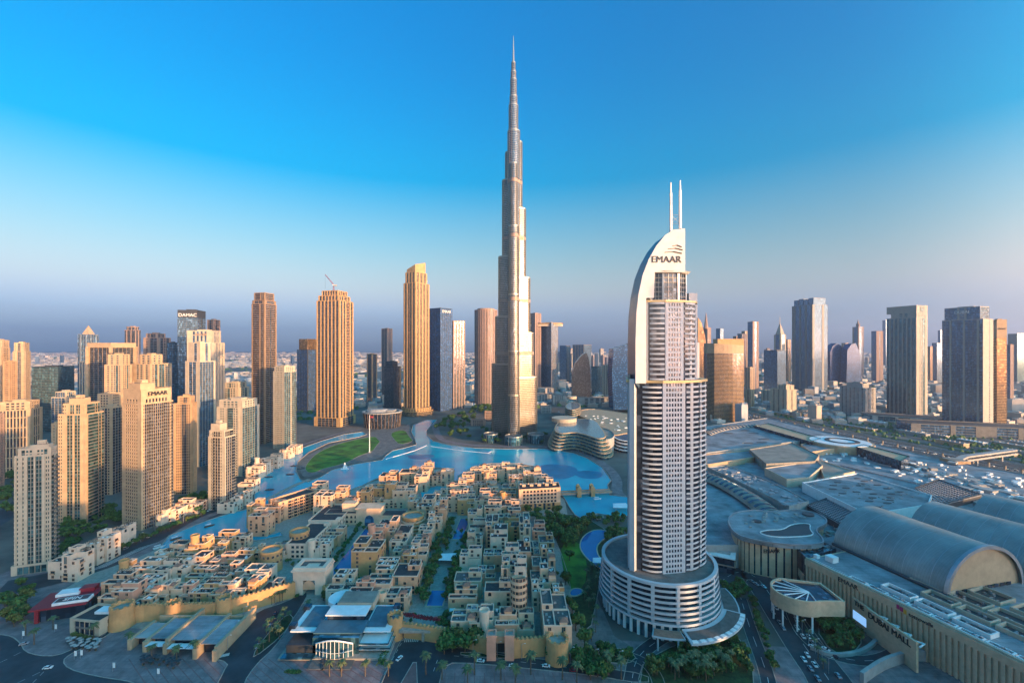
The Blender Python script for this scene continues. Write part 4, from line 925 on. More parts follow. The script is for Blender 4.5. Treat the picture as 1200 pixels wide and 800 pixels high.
# ------------------------------------------------------------------ unseen towers added behind the viewpoint, sized and spaced to shade the foreground
bk = [(-280,60,60),(-190,56,85),(-110,50,70),(-40,56,100),(25,50,90),(80,44,115),(140,50,100),(190,30,115),(232,46,192),(280,34,120),(337,30,158),(380,34,55),(428,22,100),(470,44,118),(526,50,116),(585,50,112),(665,50,300),(722,50,122),(782,56,118),(845,56,126),(908,56,120),(972,60,128),(1040,62,118),(1110,64,124),(1180,62,116),(1250,64,120),(1325,66,112)]
for k, (x, w, h) in enumerate(bk):
    t = thing('apartment_tower', 'sand tower %d m high and %d m wide added behind the viewpoint for shade' % (h, w), 'tower', (x, -120, 0), 'added shade towers behind the viewpoint'); P = newP()
    tier(P, [(x-w/2, -128), (x+w/2, -128), (x+w/2, -112), (x-w/2, -112)], 0, h, ['SwwwwS'], 3.5, False); finish(t, P, 'sand', 'gdark')
# ------------------------------------------------------------------ old town: low sand-coloured houses
def win_mesh(name, kind, w, h):
    fr, gl = MB(), MB()
    if kind == 'arch':
        n = 8; pts = [(-w/2, 0), (w/2, 0)]+[(w/2*cos(pi*k/n), h-w/2+w/2*sin(pi*k/n)) for k in range(n+1)]
        gl.poly([(x, -.06, z) for x, z in pts]); po = [(x*1.22, z*1.06) for x, z in pts]
        m = len(pts)
        for k in range(1, m):
            j = (k+1) % m; fr.quad((pts[k][0], -.14, pts[k][1]), (pts[j][0], -.14, pts[j][1]), (po[j][0], -.14, po[j][1]), (po[k][0], -.14, po[k][1]))
            fr.quad((po[k][0], 0, po[k][1]), (po[k][0], -.14, po[k][1]), (po[j][0], -.14, po[j][1]), (po[j][0], 0, po[j][1]))
    else:
        gl.quad((-w/2, -.05, 0), (w/2, -.05, 0), (w/2, -.05, h), (-w/2, -.05, h))
        t = .18
        fr.obox((-w/2-t, -.16, -t), (w+2*t, 0, 0), (0, .16, 0), (0, 0, t)); fr.obox((-w/2-t, -.16, h), (w+2*t, 0, 0), (0, .16, 0), (0, 0, t))
        fr.obox((-w/2-t, -.16, 0), (t, 0, 0), (0, .16, 0), (0, 0, h)); fr.obox((w/2, -.16, 0), (t, 0, 0), (0, .16, 0), (0, 0, h))
        if kind == 'loggia':
            fr.obox((-w/2-.2, -1.1, -.2), (w+.4, 0, 0), (0, 1.1, 0), (0, 0, .2)); fr.obox((-w/2-.2, -1.1, 0), (w+.4, 0, 0), (0, .12, 0), (0, 0, .95))
        else: fr.obox((-.05, -.12, 0), (.1, 0, 0), (0, .06, 0), (0, 0, h))
    me = bpy.data.meshes.new(name); nv = len(fr.v)
    me.from_pydata(fr.v+gl.v, [], fr.f+[tuple(q+nv for q in f) for f in gl.f])
    me.materials.append(M['tsand']); me.materials.append(M['wine' if kind == 'strip' else 'win'])
    for k, p in enumerate(me.polygons): p.material_index = 0 if k < len(fr.f) else 1
    return me
WM = {'w': win_mesh('window', 'rect', 1.9, 2.0), 'a': win_mesh('arched_window', 'arch', 2.2, 2.6), 'l': win_mesh('balcony_door', 'loggia', 3.2, 2.4), 's': win_mesh('stair_window', 'strip', 2.2, 5.6)}
WN = {'w': 'window', 'a': 'arched_window', 'l': 'balcony_door', 's': 'stair_window'}
rh = random.Random(11)
HOUSES = []; OCC = []
def addwins(t, x0, x1, yy, z0, nf, face, r, dens=1.0, kinds='wwal'):
    "face: F front (looks to -Y), E looks to +X, Wt looks to -X"
    L = abs(x1-x0); n = max(1, int(L/5.2))
    for f in range(nf):
        for k in range(n):
            if r.random() > dens: continue
            kd = r.choice(kinds) if f < nf-0 else 'w'
            u = x0+(x1-x0)*(k+.5)/n; z = z0+f*3.3+.9
            o = bpy.data.objects.new(WN[kd], WM[kd]); lx, ly, _ = t.location
            if face == 'F': o.location = (u-lx, yy-ly, z); o.rotation_euler = (0, 0, 0)
            elif face == 'E': o.location = (yy-lx, u-ly, z); o.rotation_euler = (0, 0, pi/2)
            else: o.location = (yy-lx, u-ly, z); o.rotation_euler = (0, 0, -pi/2)
            link(o, t)
def house(X, Y, w, d, fl, col=None, feat='', z0=0, seed=None, label=None, lane='', dens=.72, group='sand-coloured old town houses'):
    r = random.Random(int(X*7+Y*13) if seed is None else seed)
    col = col or r.choice(['sand', 'sand', 'sand2', 'sand2', 'sand4', 'sand3', 'pink'])
    t = thing('town_house', label or 'x', 'house', (X, Y, z0), group); t['_f'] = 0
    wl, rf, ac, tr = MB(), MB(), MB(), MB()
    x0, x1, y0, y1 = X-w/2, X+w/2, Y-d/2, Y+d/2; H0 = fl*3.3
    boxes = []
    sx = r.uniform(.38, .62); sy = r.uniform(.35, .65)
    tops = [fl, fl, fl, fl]; tops[r.randrange(2)] -= r.choice([0, 1]); tops[2+r.randrange(2)] += r.choice([0, 1, 1]); tops = [max(1, q) for q in tops]
    xm, ym = x0+w*sx, y0+d*sy; j = lambda a: r.uniform(0, a)
    boxes = [(x0+j(1.5), xm, y0+j(2.5), ym, tops[0]), (xm, x1-j(1.5), y0+j(2.5), ym, tops[1]), (x0+j(1.2), xm, ym, y1, tops[2]), (xm, x1-j(1.2), ym, y1, tops[3])]
    if r.random() < .5:                       # simpler plan: two volumes one behind the other, or one big block
        boxes = [(x0, x1, y0, ym, fl), (x0+w*.2, x1, ym, y1, fl+1)] if r.random() < .7 else [(x0, x1, y0, y1, fl), (x0+w*.5, x1-.6, y0+d*.5, y1-.6, fl+1)]
    right = X < -20; pp = MB()
    for k, (a, b, c, e, n) in enumerate(boxes):
        h = z0+n*3.3; pl = [(a, c), (b, c), (b, e), (a, e)]
        e1 = .02*k
        wl.prism(inset(pl, -.004*k), z0, h, False); rf.prism(inset(pl, .32), h-.6, h-.05+e1)
        wl.ring(inset(pl, -.004*k-.002), inset(pl, .35), h-.7, h+.4+e1); pp.ring(inset(pl, -.12-.004*k), inset(pl, .42), h+.4, h+.95+e1)
        if r.random() < .3:      # stepped crenel corner
            for (qx, qy) in pl[:2]: wl.box(qx+(.5 if qx == a else -.5), qy+.5, h+.8, 1.0, 1.0, .9)
        for _ in range(r.randint(2, 5)):
            if b-a > 4 and e-c > 4: ac.box(r.uniform(a+1.4, b-1.4), r.uniform(c+1.4, e-1.4), h-.1, r.uniform(.6, 1.8), r.uniform(.6, 1.5), r.uniform(.4, 1.2))
        nn = n
        if k < (1 if len(boxes) == 2 else 2): addwins(t, a+.4, b-.4, c, z0, nn, 'F', r, dens, 'wwwals' if n > 2 else 'wwal')
        else:
            tb = fl if len(boxes) == 2 else tops[k-2]; dn = n-tb
            if dn > 0: addwins(t, a+.4, b-.4, c-.0, z0+tb*3.3, dn, 'F', r, dens, 'wa')
        if right and (k in (1, 3) or len(boxes) == 2 and k == 0): addwins(t, c+.4, e-.4, b, z0, nn, 'E', r, dens*.8, 'wwal')
        if X > 40 and (k in (0, 2)): addwins(t, c+.4, e-.4, a, z0, nn, 'W', r, dens*.8, 'wwal')
    desc = []
    if 't' in feat or (not feat and r.random() < .22):          # tiled belvedere
        a, b, c, e, n = r.choice(boxes[:2]); h = z0+n*3.3; q = MB(); cx_, cy_ = (a+b)/2, c+2.6
        wl.box(cx_, cy_, h-.1, 4.6, 4.6, 2.9); q.frustum([(cx_+u*2.9, cy_+v*2.9) for u, v in ((-1,-1),(1,-1),(1,1),(-1,1))], [(cx_+u*.7, cy_+v*.7) for u, v in ((-1,-1),(1,-1),(1,1),(-1,1))], h+2.8, h+4.1); q.build('tiled_roof', M['terra'], t); desc.append('a tiled belvedere')
    if 'r' in feat or (not feat and r.random() < .08):          # round turret
        q = MB(); rx, ry = x0+3, y0+2.5; hh = z0+(max(tops)+1)*3.3; q.cyl(rx, ry, z0, hh, 3.4, 18, 3.1, False); q.ring(circ(rx, ry, 3.5, 18), circ(rx, ry, 2.8, 18), hh-.8, hh+1); q.cyl(rx, ry, hh-1.2, hh-.7, 2.9, 18); q.build('turret', M['t'+col], t); desc.append('a round turret')
    if 'p' in feat or (not feat and r.random() < .3):           # pergola
        a, b, c, e, n = boxes[-1]; h = z0+n*3.3; q = MB()
        for u in range(6): q.box(a+1.5+u*(b-a-3)/5, (c+e)/2, h+2.3, .25, min(5, e-c-1), .2)
        for u, v in ((0, 0), (1, 0), (0, 1), (1, 1)): q.box(a+1.5+u*(b-a-3), (c+e)/2+(v-.5)*min(4, e-c-2), h-.1, .25, .25, 2.4)
        q.build('pergola', M['bark'], t); desc.append('a roof pergola')
    if not feat and r.random() < .22:                            # awning
        q = MB(); a, b, c, e, n = boxes[0]; q.obox((a+1, c, z0+3.4), (4, 0, 0), (0, -2.2, -.9), (0, 0, .12)); q.build('awning', M['white'], t); desc.append('a white awning')
    wl.build('wall', M['t'+col], t); pp.build('parapet', M['tsand4'], t); rf.build('roof', M[r.choice(['roof', 'roof', 'roof', 'roof2'])], t); ac.build('roof_units', M[r.choice(['white', 'conc', 'metal'])], t, kind='stuff')
    del t['_f']
    cn = {'sand': 'sandy', 'sand2': 'pale sand', 'sand3': 'ochre', 'sand4': 'cream', 'pink': 'rose-tinted'}[col]
    HOUSES.append((t, X, Y, cn, fl, desc, label, lane)); OCC.append((x0-.3, x1+.3, y0-.3, y1+.3)); return t
def hp_(px, py, w, d, fl, feat='', col=None, z0=0, label=None, dens=.72, **k):
    "house whose roof centre shows at a picture position"
    X, Y = W(px, py, z0+fl*3.3); return house(X, Y, w, d, fl, col, feat, z0, None, label, dens=dens, **k)

# keep-outs (pools, courts, gardens) as ground rectangles in picture coordinates -> world polygons
def inpoly(x, y, pl):
    c = False; n = len(pl)
    for i in range(n):
        (x0, y0), (x1, y1) = pl[i], pl[(i+1) % n]
        if (y0 > y) != (y1 > y) and x < (x1-x0)*(y-y0)/(y1-y0)+x0: c = not c
    return c
KEEP = [PL(p) for p in ([(378,676),(420,614),(474,612),(436,676)], [(498,720),(520,604),(562,604),(560,650),(545,720),(535,740),(500,740)], [(340,705),(342,660),(382,660),(384,705)],
        [(545,573),(560,556),(590,552),(625,556),(640,572),(600,580),(580,570)], [(270,640),(330,620),(372,596),(378,604),(345,640),(300,650)])]
def free(x0, x1, y0, y1, gap=0):
    for (a, b, c, d) in OCC:
        if x0 < b-gap and x1 > a+gap and y0 < d-gap and y1 > c+gap: return False
    return True
# ---- hand-placed houses of the left quarter
for a in [(152,688,15,13,4,'','pink'),(172,690,13,12,3,''),(190,690,13,12,3,''),(208,688,14,11,3,'t'),(226,690,14,12,3,''),(245,690,14,12,3,''),(262,692,14,12,3,'t'),(281,688,14,14,3,''),(298,680,11,15,4,'t','sand3'),
          (132,697,12,10,3,'','sand'),(155,664,13,12,3,'r','sand3'),(174,662,20,14,3,'','sand2'),(196,664,15,13,3,'p'),(214,662,15,16,3,'t'),(233,656,13,18,3,''),(190,648,14,13,3,''),(207,642,17,16,3,''),(237,634,13,13,5,'r','sand3'),
          (222,648,14,12,3,''),(253,642,17,13,3,'','sand3'),(264,628,19,13,3,'','sand3'),(283,628,15,12,3,'','sand2'),(262,655,18,12,3,'','pink'),(284,651,16,14,3,'','sand3'),(281,666,17,12,3,'p'),(252,672,15,12,2,''),(234,672,15,12,2,''),(300,645,12,12,3,'')]:
    hp_(*a)
# round drum houses near the souk
for px, py, r, fl, lb in ((318,644,8.5,5,'broad round sandstone drum tower in front of the dark-roofed souk hall'), (351,622,8.5,5,'round drum tower with sunlit side at the head of the souk hall'), (608,680,5.5,9,'tall pale hollow-topped round tower rising among the centre houses'), (484,604,11,5,'oval terraced house with ring balconies beside the court gate')):
    z = fl*3.3; X, Y = W(px, py, z); t = thing('round_tower', lb, 'tower', (X, Y, 0)); b = MB(); b.cyl(X, Y, 0, z, r, 28, r*.96, False); b.ring(circ(X, Y, r*1.03, 28), circ(X, Y, r*.86, 28), z-.6, z+1.1); b.build('wall', M['tsand3' if r > 8 else 'tsand2'], t)
    b = MB(); b.cyl(X, Y, z-1.5, z-.8, r*.9, 28); b.build('roof', M['stone'], t)
    for f in range(fl-1 if r < 8 else 2):
        for k in range(8):
            a = -pi/2+(k-3.5)*.42; o = bpy.data.objects.new('window', WM['w']); o.location = ((r-.02)*cos(a), (r-.02)*sin(a), 2+f*4.2 if r < 8 else z-4-f*5); o.rotation_euler = (0, 0, a+pi/2); link(o, t)
    if lb.startswith('oval'):
        for f in range(4): b = MB(); b.ring(circ(X, Y, r+1.4, 28), circ(X, Y, r-.1, 28), 3+f*3.3, 4+f*3.3); b.build('ring_balcony', M['tsand2'], t)
    OCC.append((X-r, X+r, Y-r, Y+r))
# souk hall with arcaded sides
for (x0, x1, ya, yb, fl, lb) in ((XX(340, 400), XX(367, 400), 392, 440, 3, 'long dark-roofed souk hall with a white arcaded side, nearer half'), (XX(367, 452)-2, XX(400, 452), 445, 492, 3, 'long dark-roofed souk hall with a white arcaded side, farther half')):
    t = thing('market_hall', lb, 'building', ((x0+x1)/2, (ya+yb)/2, 0)); P = newP(); z = fl*4.0
    tier(P, [(x0, ya), (x1, ya), (x1, yb), (x0, yb)], 0, z, ['SwwwS', 'vLvLvLvLvLvLv', 'www', 'wwww'], 4, True); P['wall'].build('arcaded_wall', M['tsand4'], t); P['glass'].build('glazing', M['gdark'], t); P['roof'].build('roof', M['roof'], t)
    b = MB(); b.box(x1-2, ya+4, z, 3, 6, 2); b.box(x1-2.5, yb-5, z, 4, 4, 2.5); b.build('roof_lantern', M['tsand4'], t); OCC.append((x0, x1, ya, yb))
# gate block
X, Y = W(362, 697); t = thing('gateway_building', 'white cubic gatehouse with a pointed arch over the road into the old town', 'gatehouse', (X, Y+8, 0)); b = MB()
w2, dpt, hh = 12, 16, 19
for s in (-1, 1): b.box(X+s*8.2, Y+8, 0, 7.6, dpt, 11)
b.box(X, Y+8, 11, 24, dpt, 7); b.box(X, Y+7.5, 17.6, 26, dpt+2, 1.2)
b.ring([(X-12, Y), (X+12, Y), (X+12, Y+16), (X-12, Y+16)], [(X-9, Y+3), (X+9, Y+3), (X+9, Y+13), (X-9, Y+13)], 18.8, 20.4); b.build('wall', M['tsand4'], t)
b = MB(); n = 8; arc = [(-4.6, 5), (-4.4, 7.5), (-3, 10), (0, 11.4), (3, 10), (4.4, 7.5), (4.6, 5)]
b.poly([(X+x, Y-.15, z) for x, z in arc]+[(X+4.6, Y-.15, 4.4), (X-4.6, Y-.15, 4.4)]); b.build('arch_tympanum', M['tsand'], t)
b = MB(); b.ring([(X+u*9.8, Y+8+v*6.8) for u, v in ((-1,-1),(1,-1),(1,1),(-1,1))], [(X+u*5, Y+8+v*3) for u, v in ((-1,-1),(1,-1),(1,1),(-1,1))], 18.7, 19.3); b.build('roof_court', M['roof2'], t); OCC.append((X-13, X+13, Y, Y+17))
# court gate behind the long pool
X, Y = W(435, 616); t = thing('gateway_building', 'long cream palace gate with a tall blue arch closing the pool court', 'gatehouse', (X, Y+9, 0)); b = MB()
b.box(X-3, Y+8, 0, 26, 16, 17); b.box(X+22, Y+9, 0, 24, 14, 10); b.box(X-33, Y+9, 0, 34, 14, 12); b.box(X-26, Y+12, 12, 14, 10, 9); b.box(X-3, Y+8, 16.9, 27, 17, 1.5); b.build('wall', M['tsand2'], t)
b = MB(); b.poly([(X-2+x*1.05, Y-.15, z) for x, z in [(-4.6, 0), (4.6, 0)]+[(-q[0], q[1]) for q in arc]]); b.build('blue_arch', M['gblue'], t)
for k in range(5): o = bpy.data.objects.new('arched_window', WM['a']); o.location = (-33-9+k*4.5+7, -7, 2.5); link(o, t); o = bpy.data.objects.new('arched_window', WM['a']); o.location = (-33-9+k*4.5+7, -7, 7.3); link(o, t)
b = MB(); b.box(X-33, Y+9, 12, 31, 11, .4); b.build('roof', M['roof'], t); b = MB(); b.box(X+22, Y+9, 10, 22, 12, .4); b.build('wing_roof', M['roof'], t); OCC.append((X-50, X+35, Y, Y+17))
# ---- hand-placed houses of the centre and right lanes
for a in [(432,640,23,24,6,'p','sand3'),(441,622,12,12,6,'r','pink'),(455,658,18,14,4,'','sand'),(471,627,15,30,4,'','sand4'),(471,643,14,12,3,'','sand2'),(478,668,19,20,4,'','sand'),(481,648,13,12,4,'','sand3'),(491,642,16,16,4,'','sand2'),(495,630,15,13,4,'t','pink'),(500,618,15,14,4,'','sand2'),
          (424,690,16,13,4,'t','pink'),(444,690,16,16,3,'','sand2'),(463,695,22,15,3,'','sand2'),(400,690,22,12,3,'p','sand4'),(455,614,19,22,6,'t','sand'),(466,632,9,9,4,''),(500,588,16,30,5,'','sand2'),(517,590,14,18,7,'t','sand'),(510,606,15,14,5,'p','sand2'),
          (532,580,16,16,5,''),(548,584,24,16,5,'','sand3'),(565,584,16,16,5,'t','sand2'),(557,600,16,18,5,'p'),(560,615,16,16,4,''),(557,628,16,13,4,'t','sand2'),(578,592,18,17,6,'','sand2'),(592,590,13,16,6,'','sand'),(577,610,13,30,7,'','sand'),(585,624,15,22,6,'p','sand4'),(601,592,14,17,5,'','sand2'),
          (600,612,14,22,5,''),(615,612,11,30,7,'','sand2'),(631,618,12,18,5,'','pink'),(640,632,13,14,5,''),(598,645,14,14,6,'','sand4'),(614,640,11,22,6,'','sand'),(626,642,9,26,4,''),(642,650,12,22,6,'t','sand'),(597,662,13,14,6,'','sand2'),(552,648,19,13,4,'','sand4'),
          (549,676,20,14,4,'','sand2'),(543,696,20,12,3,'','sand'),(570,668,14,14,3,'p','pink'),(585,688,20,13,5,'','sand2'),(642,672,13,18,5,'t'),(655,690,10,13,5,''),(628,668,9,30,4,''),(630,690,10,13,4,''),(610,660,9,12,7,'','sand4'),
          (650,715,18,36,5,'t','sand2'),(545,722,18,14,3,'t','sand2'),(562,724,14,14,3,'','sand2'),(577,722,16,15,3,'','sand4'),(593,725,14,14,3,'t','sand'),(610,726,18,15,3,'','sand2')]:
    hp_(*a)
# hotel block with arcaded pale floors on the lake bank
X, Y = W(631, 600); t = thing('hotel_building', 'long six-storey lakeside block with pale floors of square windows above ochre arcades', 'hotel', (X, Y+12, 0), 'lakeside hotel blocks'); P = newP()
pl = [(X-22, Y+2), (X+26, Y+10), (X+26, Y+30), (X-22, Y+24)]; tier(P, pl, 0, 8, ['SLwLwLwLS', 'SLLS'], 4, True, 0); P['wall'].build('arcade', M['tsand3'], t); P['glass'].build('arcade_glazing', M['gdark'], t); P = newP(); tier(P, pl, 8, 24, ['SwwwwwwwwwwS', 'SwwwS'], 4, True); finish(t, P, 'tsand2', 'gdark'); OCC.append((X-22, X+26, Y+2, Y+30))
b = MB()
for k in range(5): b.box(X-16+k*9, Y+17+k*1.2, 24, 4, 4, 2.5)
b.build('roof_cabins', M['tsand2'], t, kind='stuff')
# lakeside ring of tall old-town blocks
for (px, py, w, d, f) in [(538,566,16,16,5),(547,559,15,15,6),(556,553,15,15,6),(566,549,15,14,6),(578,547,16,14,6),(590,546,16,14,6),(602,546,16,14,6),(614,548,16,14,6),(626,552,15,14,6),(634,558,15,14,6),(640,565,15,14,6),(575,558,12,12,6),(602,558,12,12,6),(615,556,13,12,6),(560,566,18,12,4),(528,572,14,14,4),(597,570,14,12,5),(583,575,16,12,4),(570,575,14,12,4)]:
    hp_(px, py, w*1.25, d*1.2, f, 't' if (px % 3 == 0) else '', 'sand' if px % 2 else 'sand2')
# ---- fill the remaining ground with lanes of houses
ZONE = PL([(140,728),(110,704),(176,676),(204,656),(234,648),(300,645),(345,632),(392,612),(476,602),(500,592),(530,578),(560,560),(640,565),(650,588),(612,600),(618,620),(655,640),(662,700),(668,742),(560,742),(475,735),(400,702),(345,702),(280,722)])
ys = [y for x, y in ZONE]; yv = min(ys); rz = random.Random(5)
while yv < max(ys):
    xv = -340+rz.uniform(0, 8)
    while xv < 90:
        w, d = rz.uniform(13, 22), rz.uniform(13, 18); fl = rz.choice([2, 3, 3, 4]) if yv < 400 else rz.choice([3, 4, 4, 5])
        cs = [(xv, yv), (xv+w, yv), (xv+w, yv+d), (xv, yv+d)]
        if all(inpoly(*c, ZONE) for c in cs) and not any(inpoly(xv+w/2, yv+d/2, k) or any(inpoly(*c, k) for c in cs) for k in KEEP) and free(xv, xv+w, yv, yv+d, .8):
            house(xv+w/2, yv+d/2, w, d, fl); xv += w+rz.uniform(2, 7)
        else: xv += 2.5
    yv += 7
# ---- canal row on the left (stepped white apartments) facing the canal street
LB = ['first', 'second', 'third', 'fourth', 'fifth', 'sixth', 'seventh', 'eighth', 'ninth', 'tenth', 'eleventh', 'twelfth', 'thirteenth', 'fourteenth', 'fifteenth', 'sixteenth', 'seventeenth', 'eighteenth', 'nineteenth', 'twentieth']
row = [(78,654,4),(90,648,6),(101,644,4),(112,636,5),(124,628,6),(134,626,4),(144,620,4)]
for k, (px, py, f) in enumerate(row): hp_(px, py, 15, 15, f, 'p' if f == 4 else '', 'sand4', label='stepped white canal-side apartment block, %s from the beige-piered tower' % LB[k], group='stepped white canal-side blocks')
row = [(186,598,4),(200,597,3),(214,590,3),(228,589,3),(270,588,3),(283,580,3),(292,565,4),(300,549,4),(309,541,5),(322,535,5),(336,527,4),(346,522,4)]
for k, (px, py, f) in enumerate(row): hp_(px, py, 19, 17, f, '', 'sand4', label='white low promenade block, %s along the lagoon walk from the lettered tower' % LB[k], group='white low promenade blocks')
# ---- hotel island
isl = [(307,602,20,16,6,'','sand'),(300,590,13,13,7,'t','sand3'),(322,592,18,14,5,'','sand'),(372,570,18,22,6,'t','sand2'),(382,578,22,22,7,'','sand2'),(399,575,16,18,7,'t','sand'),(412,585,17,22,5,'t','sand'),(375,590,14,14,4,'','sand2'),
       (428,574,14,16,7,'t','sand3'),(443,570,24,16,6,'','sand3'),(458,566,14,16,8,'t','sand3'),(475,572,26,22,6,'','sand2'),(456,556,22,18,5,'t','sand'),(480,552,24,18,6,'t','sand'),(495,556,18,24,6,'','sand2'),(501,546,16,15,7,'t','sand'),(511,556,18,14,4,'','sand2'),(524,551,17,16,6,'','sand2'),(444,584,40,14,3,'p','sand2')]
for a in isl: hp_(*a, group='lakeside hotel blocks')
A, B = W(326, 612), W(372, 596); t = thing('hotel_building', 'long sandstone lakeside wing with stacked arched balconies and a dark flat roof', 'hotel', ((A[0]+B[0])/2, (A[1]+B[1])/2, 0), 'lakeside hotel blocks'); P = newP()
dx, dy = B[0]-A[0], B[1]-A[1]; L = hypot(dx, dy); nx, ny = -dy/L*18, dx/L*18
tier(P, [A, B, (B[0]+nx, B[1]+ny), (A[0]+nx, A[1]+ny)], 0, 20, ['SLSBvBvBvBvBS', 'SwwS'], 3.5, True); finish(t, P, 'tsand', 'gdark')
# ---- unique labels
lanes = {}
def ordw(k):
    if k < 20: return LB[k]
    tens = ['twenty', 'thirty', 'forty'][k//10-2]; u = (k+1) % 10
    if k+1 in (30, 40): return ['thirtieth', 'fortieth'][(k+1)//10-3]
    return (['twenty', 'thirty', 'forty'][(k+1)//10-2]+'-'+LB[u-1])
for h in HOUSES:
    if h[6]: continue
    lanes.setdefault(int((h[1]+420)//15), []).append(h)
lk = sorted(lanes)
for li, k in enumerate(lk):
    for oi, h in enumerate(sorted(lanes[k], key=lambda q: q[2])):
        t, X, Y, cn, fl, desc, lb, ln = h; dsc = desc[0] if desc else 'a dark flat roof'
        num = {1: 'one', 2: 'two', 3: 'three', 4: 'four', 5: 'five', 6: 'six', 7: 'seven', 8: 'eight'}[fl]
        t['label'] = '%s %s-storey house with %s, %s from front, %s lane' % (cn, num, dsc, ordw(oi), ordw(li))

# ---- fortified wall
def wallrun(label, pts, h, w=2.2, cren=True):
    pl = [W(x, y) for x, y in pts]; c = (sum(p[0] for p in pl)/len(pl), sum(p[1] for p in pl)/len(pl))
    t = thing('town_wall', label, 'wall', (*c, 0)); b = MB(); b.strip(pl, w, 0, h); b.build('wall', M['tsand3'], t)
    if cren:
        b = MB(); 
        for k in range(len(pl)-1):
            (x0, y0), (x1, y1) = pl[k], pl[k+1]; L = hypot(x1-x0, y1-y0); n = int(L/2.4); a = atan2(y1-y0, x1-x0)
            for j in range(n): u = (j+.5)/n; b.box(x0+(x1-x0)*u, y0+(y1-y0)*u, h-.1, 1.2, w*.9, .9, a)
        b.build('battlement', M['tsand3'], t, kind='stuff')
    return t
wallrun('sandstone town wall from the corner bastion to the white gatehouse', [(143,731),(170,727),(205,726),(250,725),(278,718),(300,712),(325,704),(346,699)], 11)
wallrun('curving sandstone wall right of the white gatehouse behind the glass pavilion', [(378,699),(398,697),(420,708),(440,722),(456,736)], 8)
wallrun('sandstone wall above the road underpass', [(466,745),(490,748),(514,752)], 9)
wallrun('sandstone town wall behind the dark trees along the boulevard', [(514,752),(545,757),(572,766)], 9)
wallrun('sandstone town wall between twin gate towers and corner bastion', [(600,770),(630,768),(655,766)], 11)
def bastion(label, px, py, r, h):
    X, Y = W(px, py); t = thing('bastion', label, 'bastion', (X, Y, 0)); b = MB(); b.cyl(X, Y, 0, h, r*1.12, 20, r, False); b.ring(circ(X, Y, r*1.05, 20), circ(X, Y, r*.8, 20), h-.5, h+1.2); b.build('wall', M['tsand3'], t); b = MB(); b.cyl(X, Y, h-1.5, h-.6, r*.9, 20); b.build('roof_walk', M['stone'], t)
    b = MB()
    for k in range(10): a = 2*pi*k/10; b.box(X+r*cos(a)*.93, Y+r*sin(a)*.93, h+1.1, r*.16, 1.3, 1.0, a)
    b.build('battlement', M['tsand3'], t, kind='stuff'); return t
bastion('round battlemented bastion at the left end of the town wall', 143, 733, 6.5, 13); bastion('half-round battlemented bastion in the middle of the left town wall', 203, 727, 4.5, 11.5); bastion('small battlemented bastion at the bend below the gatehouse road', 262, 723, 4.5, 12.5)
bastion('round pale bastion beside the road underpass', 463, 746, 4.8, 13); bastion('round two-tier bastion at the right end of the boulevard wall', 653, 772, 6.5, 12)
for px, lb in ((576, 'left square tower of the boulevard gate'), (597, 'right square tower of the boulevard gate')):
    X, Y = W(px, 770); t = thing('gate_tower', lb, 'tower', (X, Y, 0)); b = MB(); b.box(X, Y, 0, 5.5, 6, 14); b.ring([(X-3, Y-3.2), (X+3, Y-3.2), (X+3, Y+3.2), (X-3, Y+3.2)], [(X-2.2, Y-2.4), (X+2.2, Y-2.4), (X+2.2, Y+2.4), (X-2.2, Y+2.4)], 13.8, 15.2); b.build('wall', M['tpink'], t); b = MB(); b.box(X, Y, 13.9, 5, 5.4, .3); b.build('roof', M['stone'], t)
a, c = W(580, 768), W(593, 768); t = thing('gate_arch', 'dark arched gate between the two square boulevard towers', 'gate', ((a[0]+c[0])/2, a[1], 0)); b = MB(); b.box((a[0]+c[0])/2, a[1]+2, 8, c[0]-a[0], 5, 4); b.build('lintel', M['tsand'], t); b = MB(); b.box((a[0]+c[0])/2, a[1]+4, 0, c[0]-a[0], 1, 8); b.build('dark_door', M['dmetal'], t)  # plain dark panel set behind the gate lintel
a, c = W(468, 750), W(512, 755); t = thing('underpass_portal', 'wide twin road underpass opening below the red flowering terrace', 'underpass', ((a[0]+c[0])/2, a[1], 0)); b = MB()
b.box((a[0]+c[0])/2, a[1]+1, 5.5, c[0]-a[0], 5, 1.6); b.box((a[0]+c[0])/2+3, a[1], 0, 1.6, 3, 5.5); b.build('frame', M['stone'], t); b = MB(); b.box((a[0]+c[0])/2, a[1]+2.5, 0, c[0]-a[0]-2, .5, 5.5); b.build('shade_panel', M['dmetal'], t)  # solid dark panel across the opening, put in place of the shade inside
# ------------------------------------------------------------------ shopping mall
M['mallroof'] = mat('mall_roof', (.28, .29, .30), .7, var=.4, scale=.05, detail=9, panel=(14, 3.5, .12, .86, .6))
M['mallroof2'] = mat('mall_roof_tan', (.30, .26, .21), .8, var=.25, scale=.06, detail=8, panel=(10, 2.5, .1, .9, .65))
M['vault'] = mat('vault_roof_metal', (.26, .30, .29), .5, .3, var=.25, scale=.04, detail=8, panel=(30, 1.6, .1, .93, .75))
M['mallwall'] = mat('mall_sandstone', (.62, .42, .27), .85, var=.12, scale=.3, detail=7)
rg = random.Random(3)
mall = thing('shopping_mall', 'vast low shopping mall of grey roofs stretching right of the white hotel', 'mall', (*W(980, 560, 20), 0))
def rsl(name, pts, z1, z0, wm, rm, parent=mall, par=1.2, thing_label=None):
    pl = ccw([W(x, y, z1) for x, y in pts]); b = MB(); b.prism(pl, z0, z1, False)
    if par: b.ring(inset(pl, -.05), inset(pl, .8), z1-.5, z1+par)
    o = b.build(name, M[wm], parent); r = MB(); capmb(r, pl, z1+.05); rr = r.build('roof', M[rm], parent); rr.parent = o; rr.location = (0, 0, 0)
    return pl, o
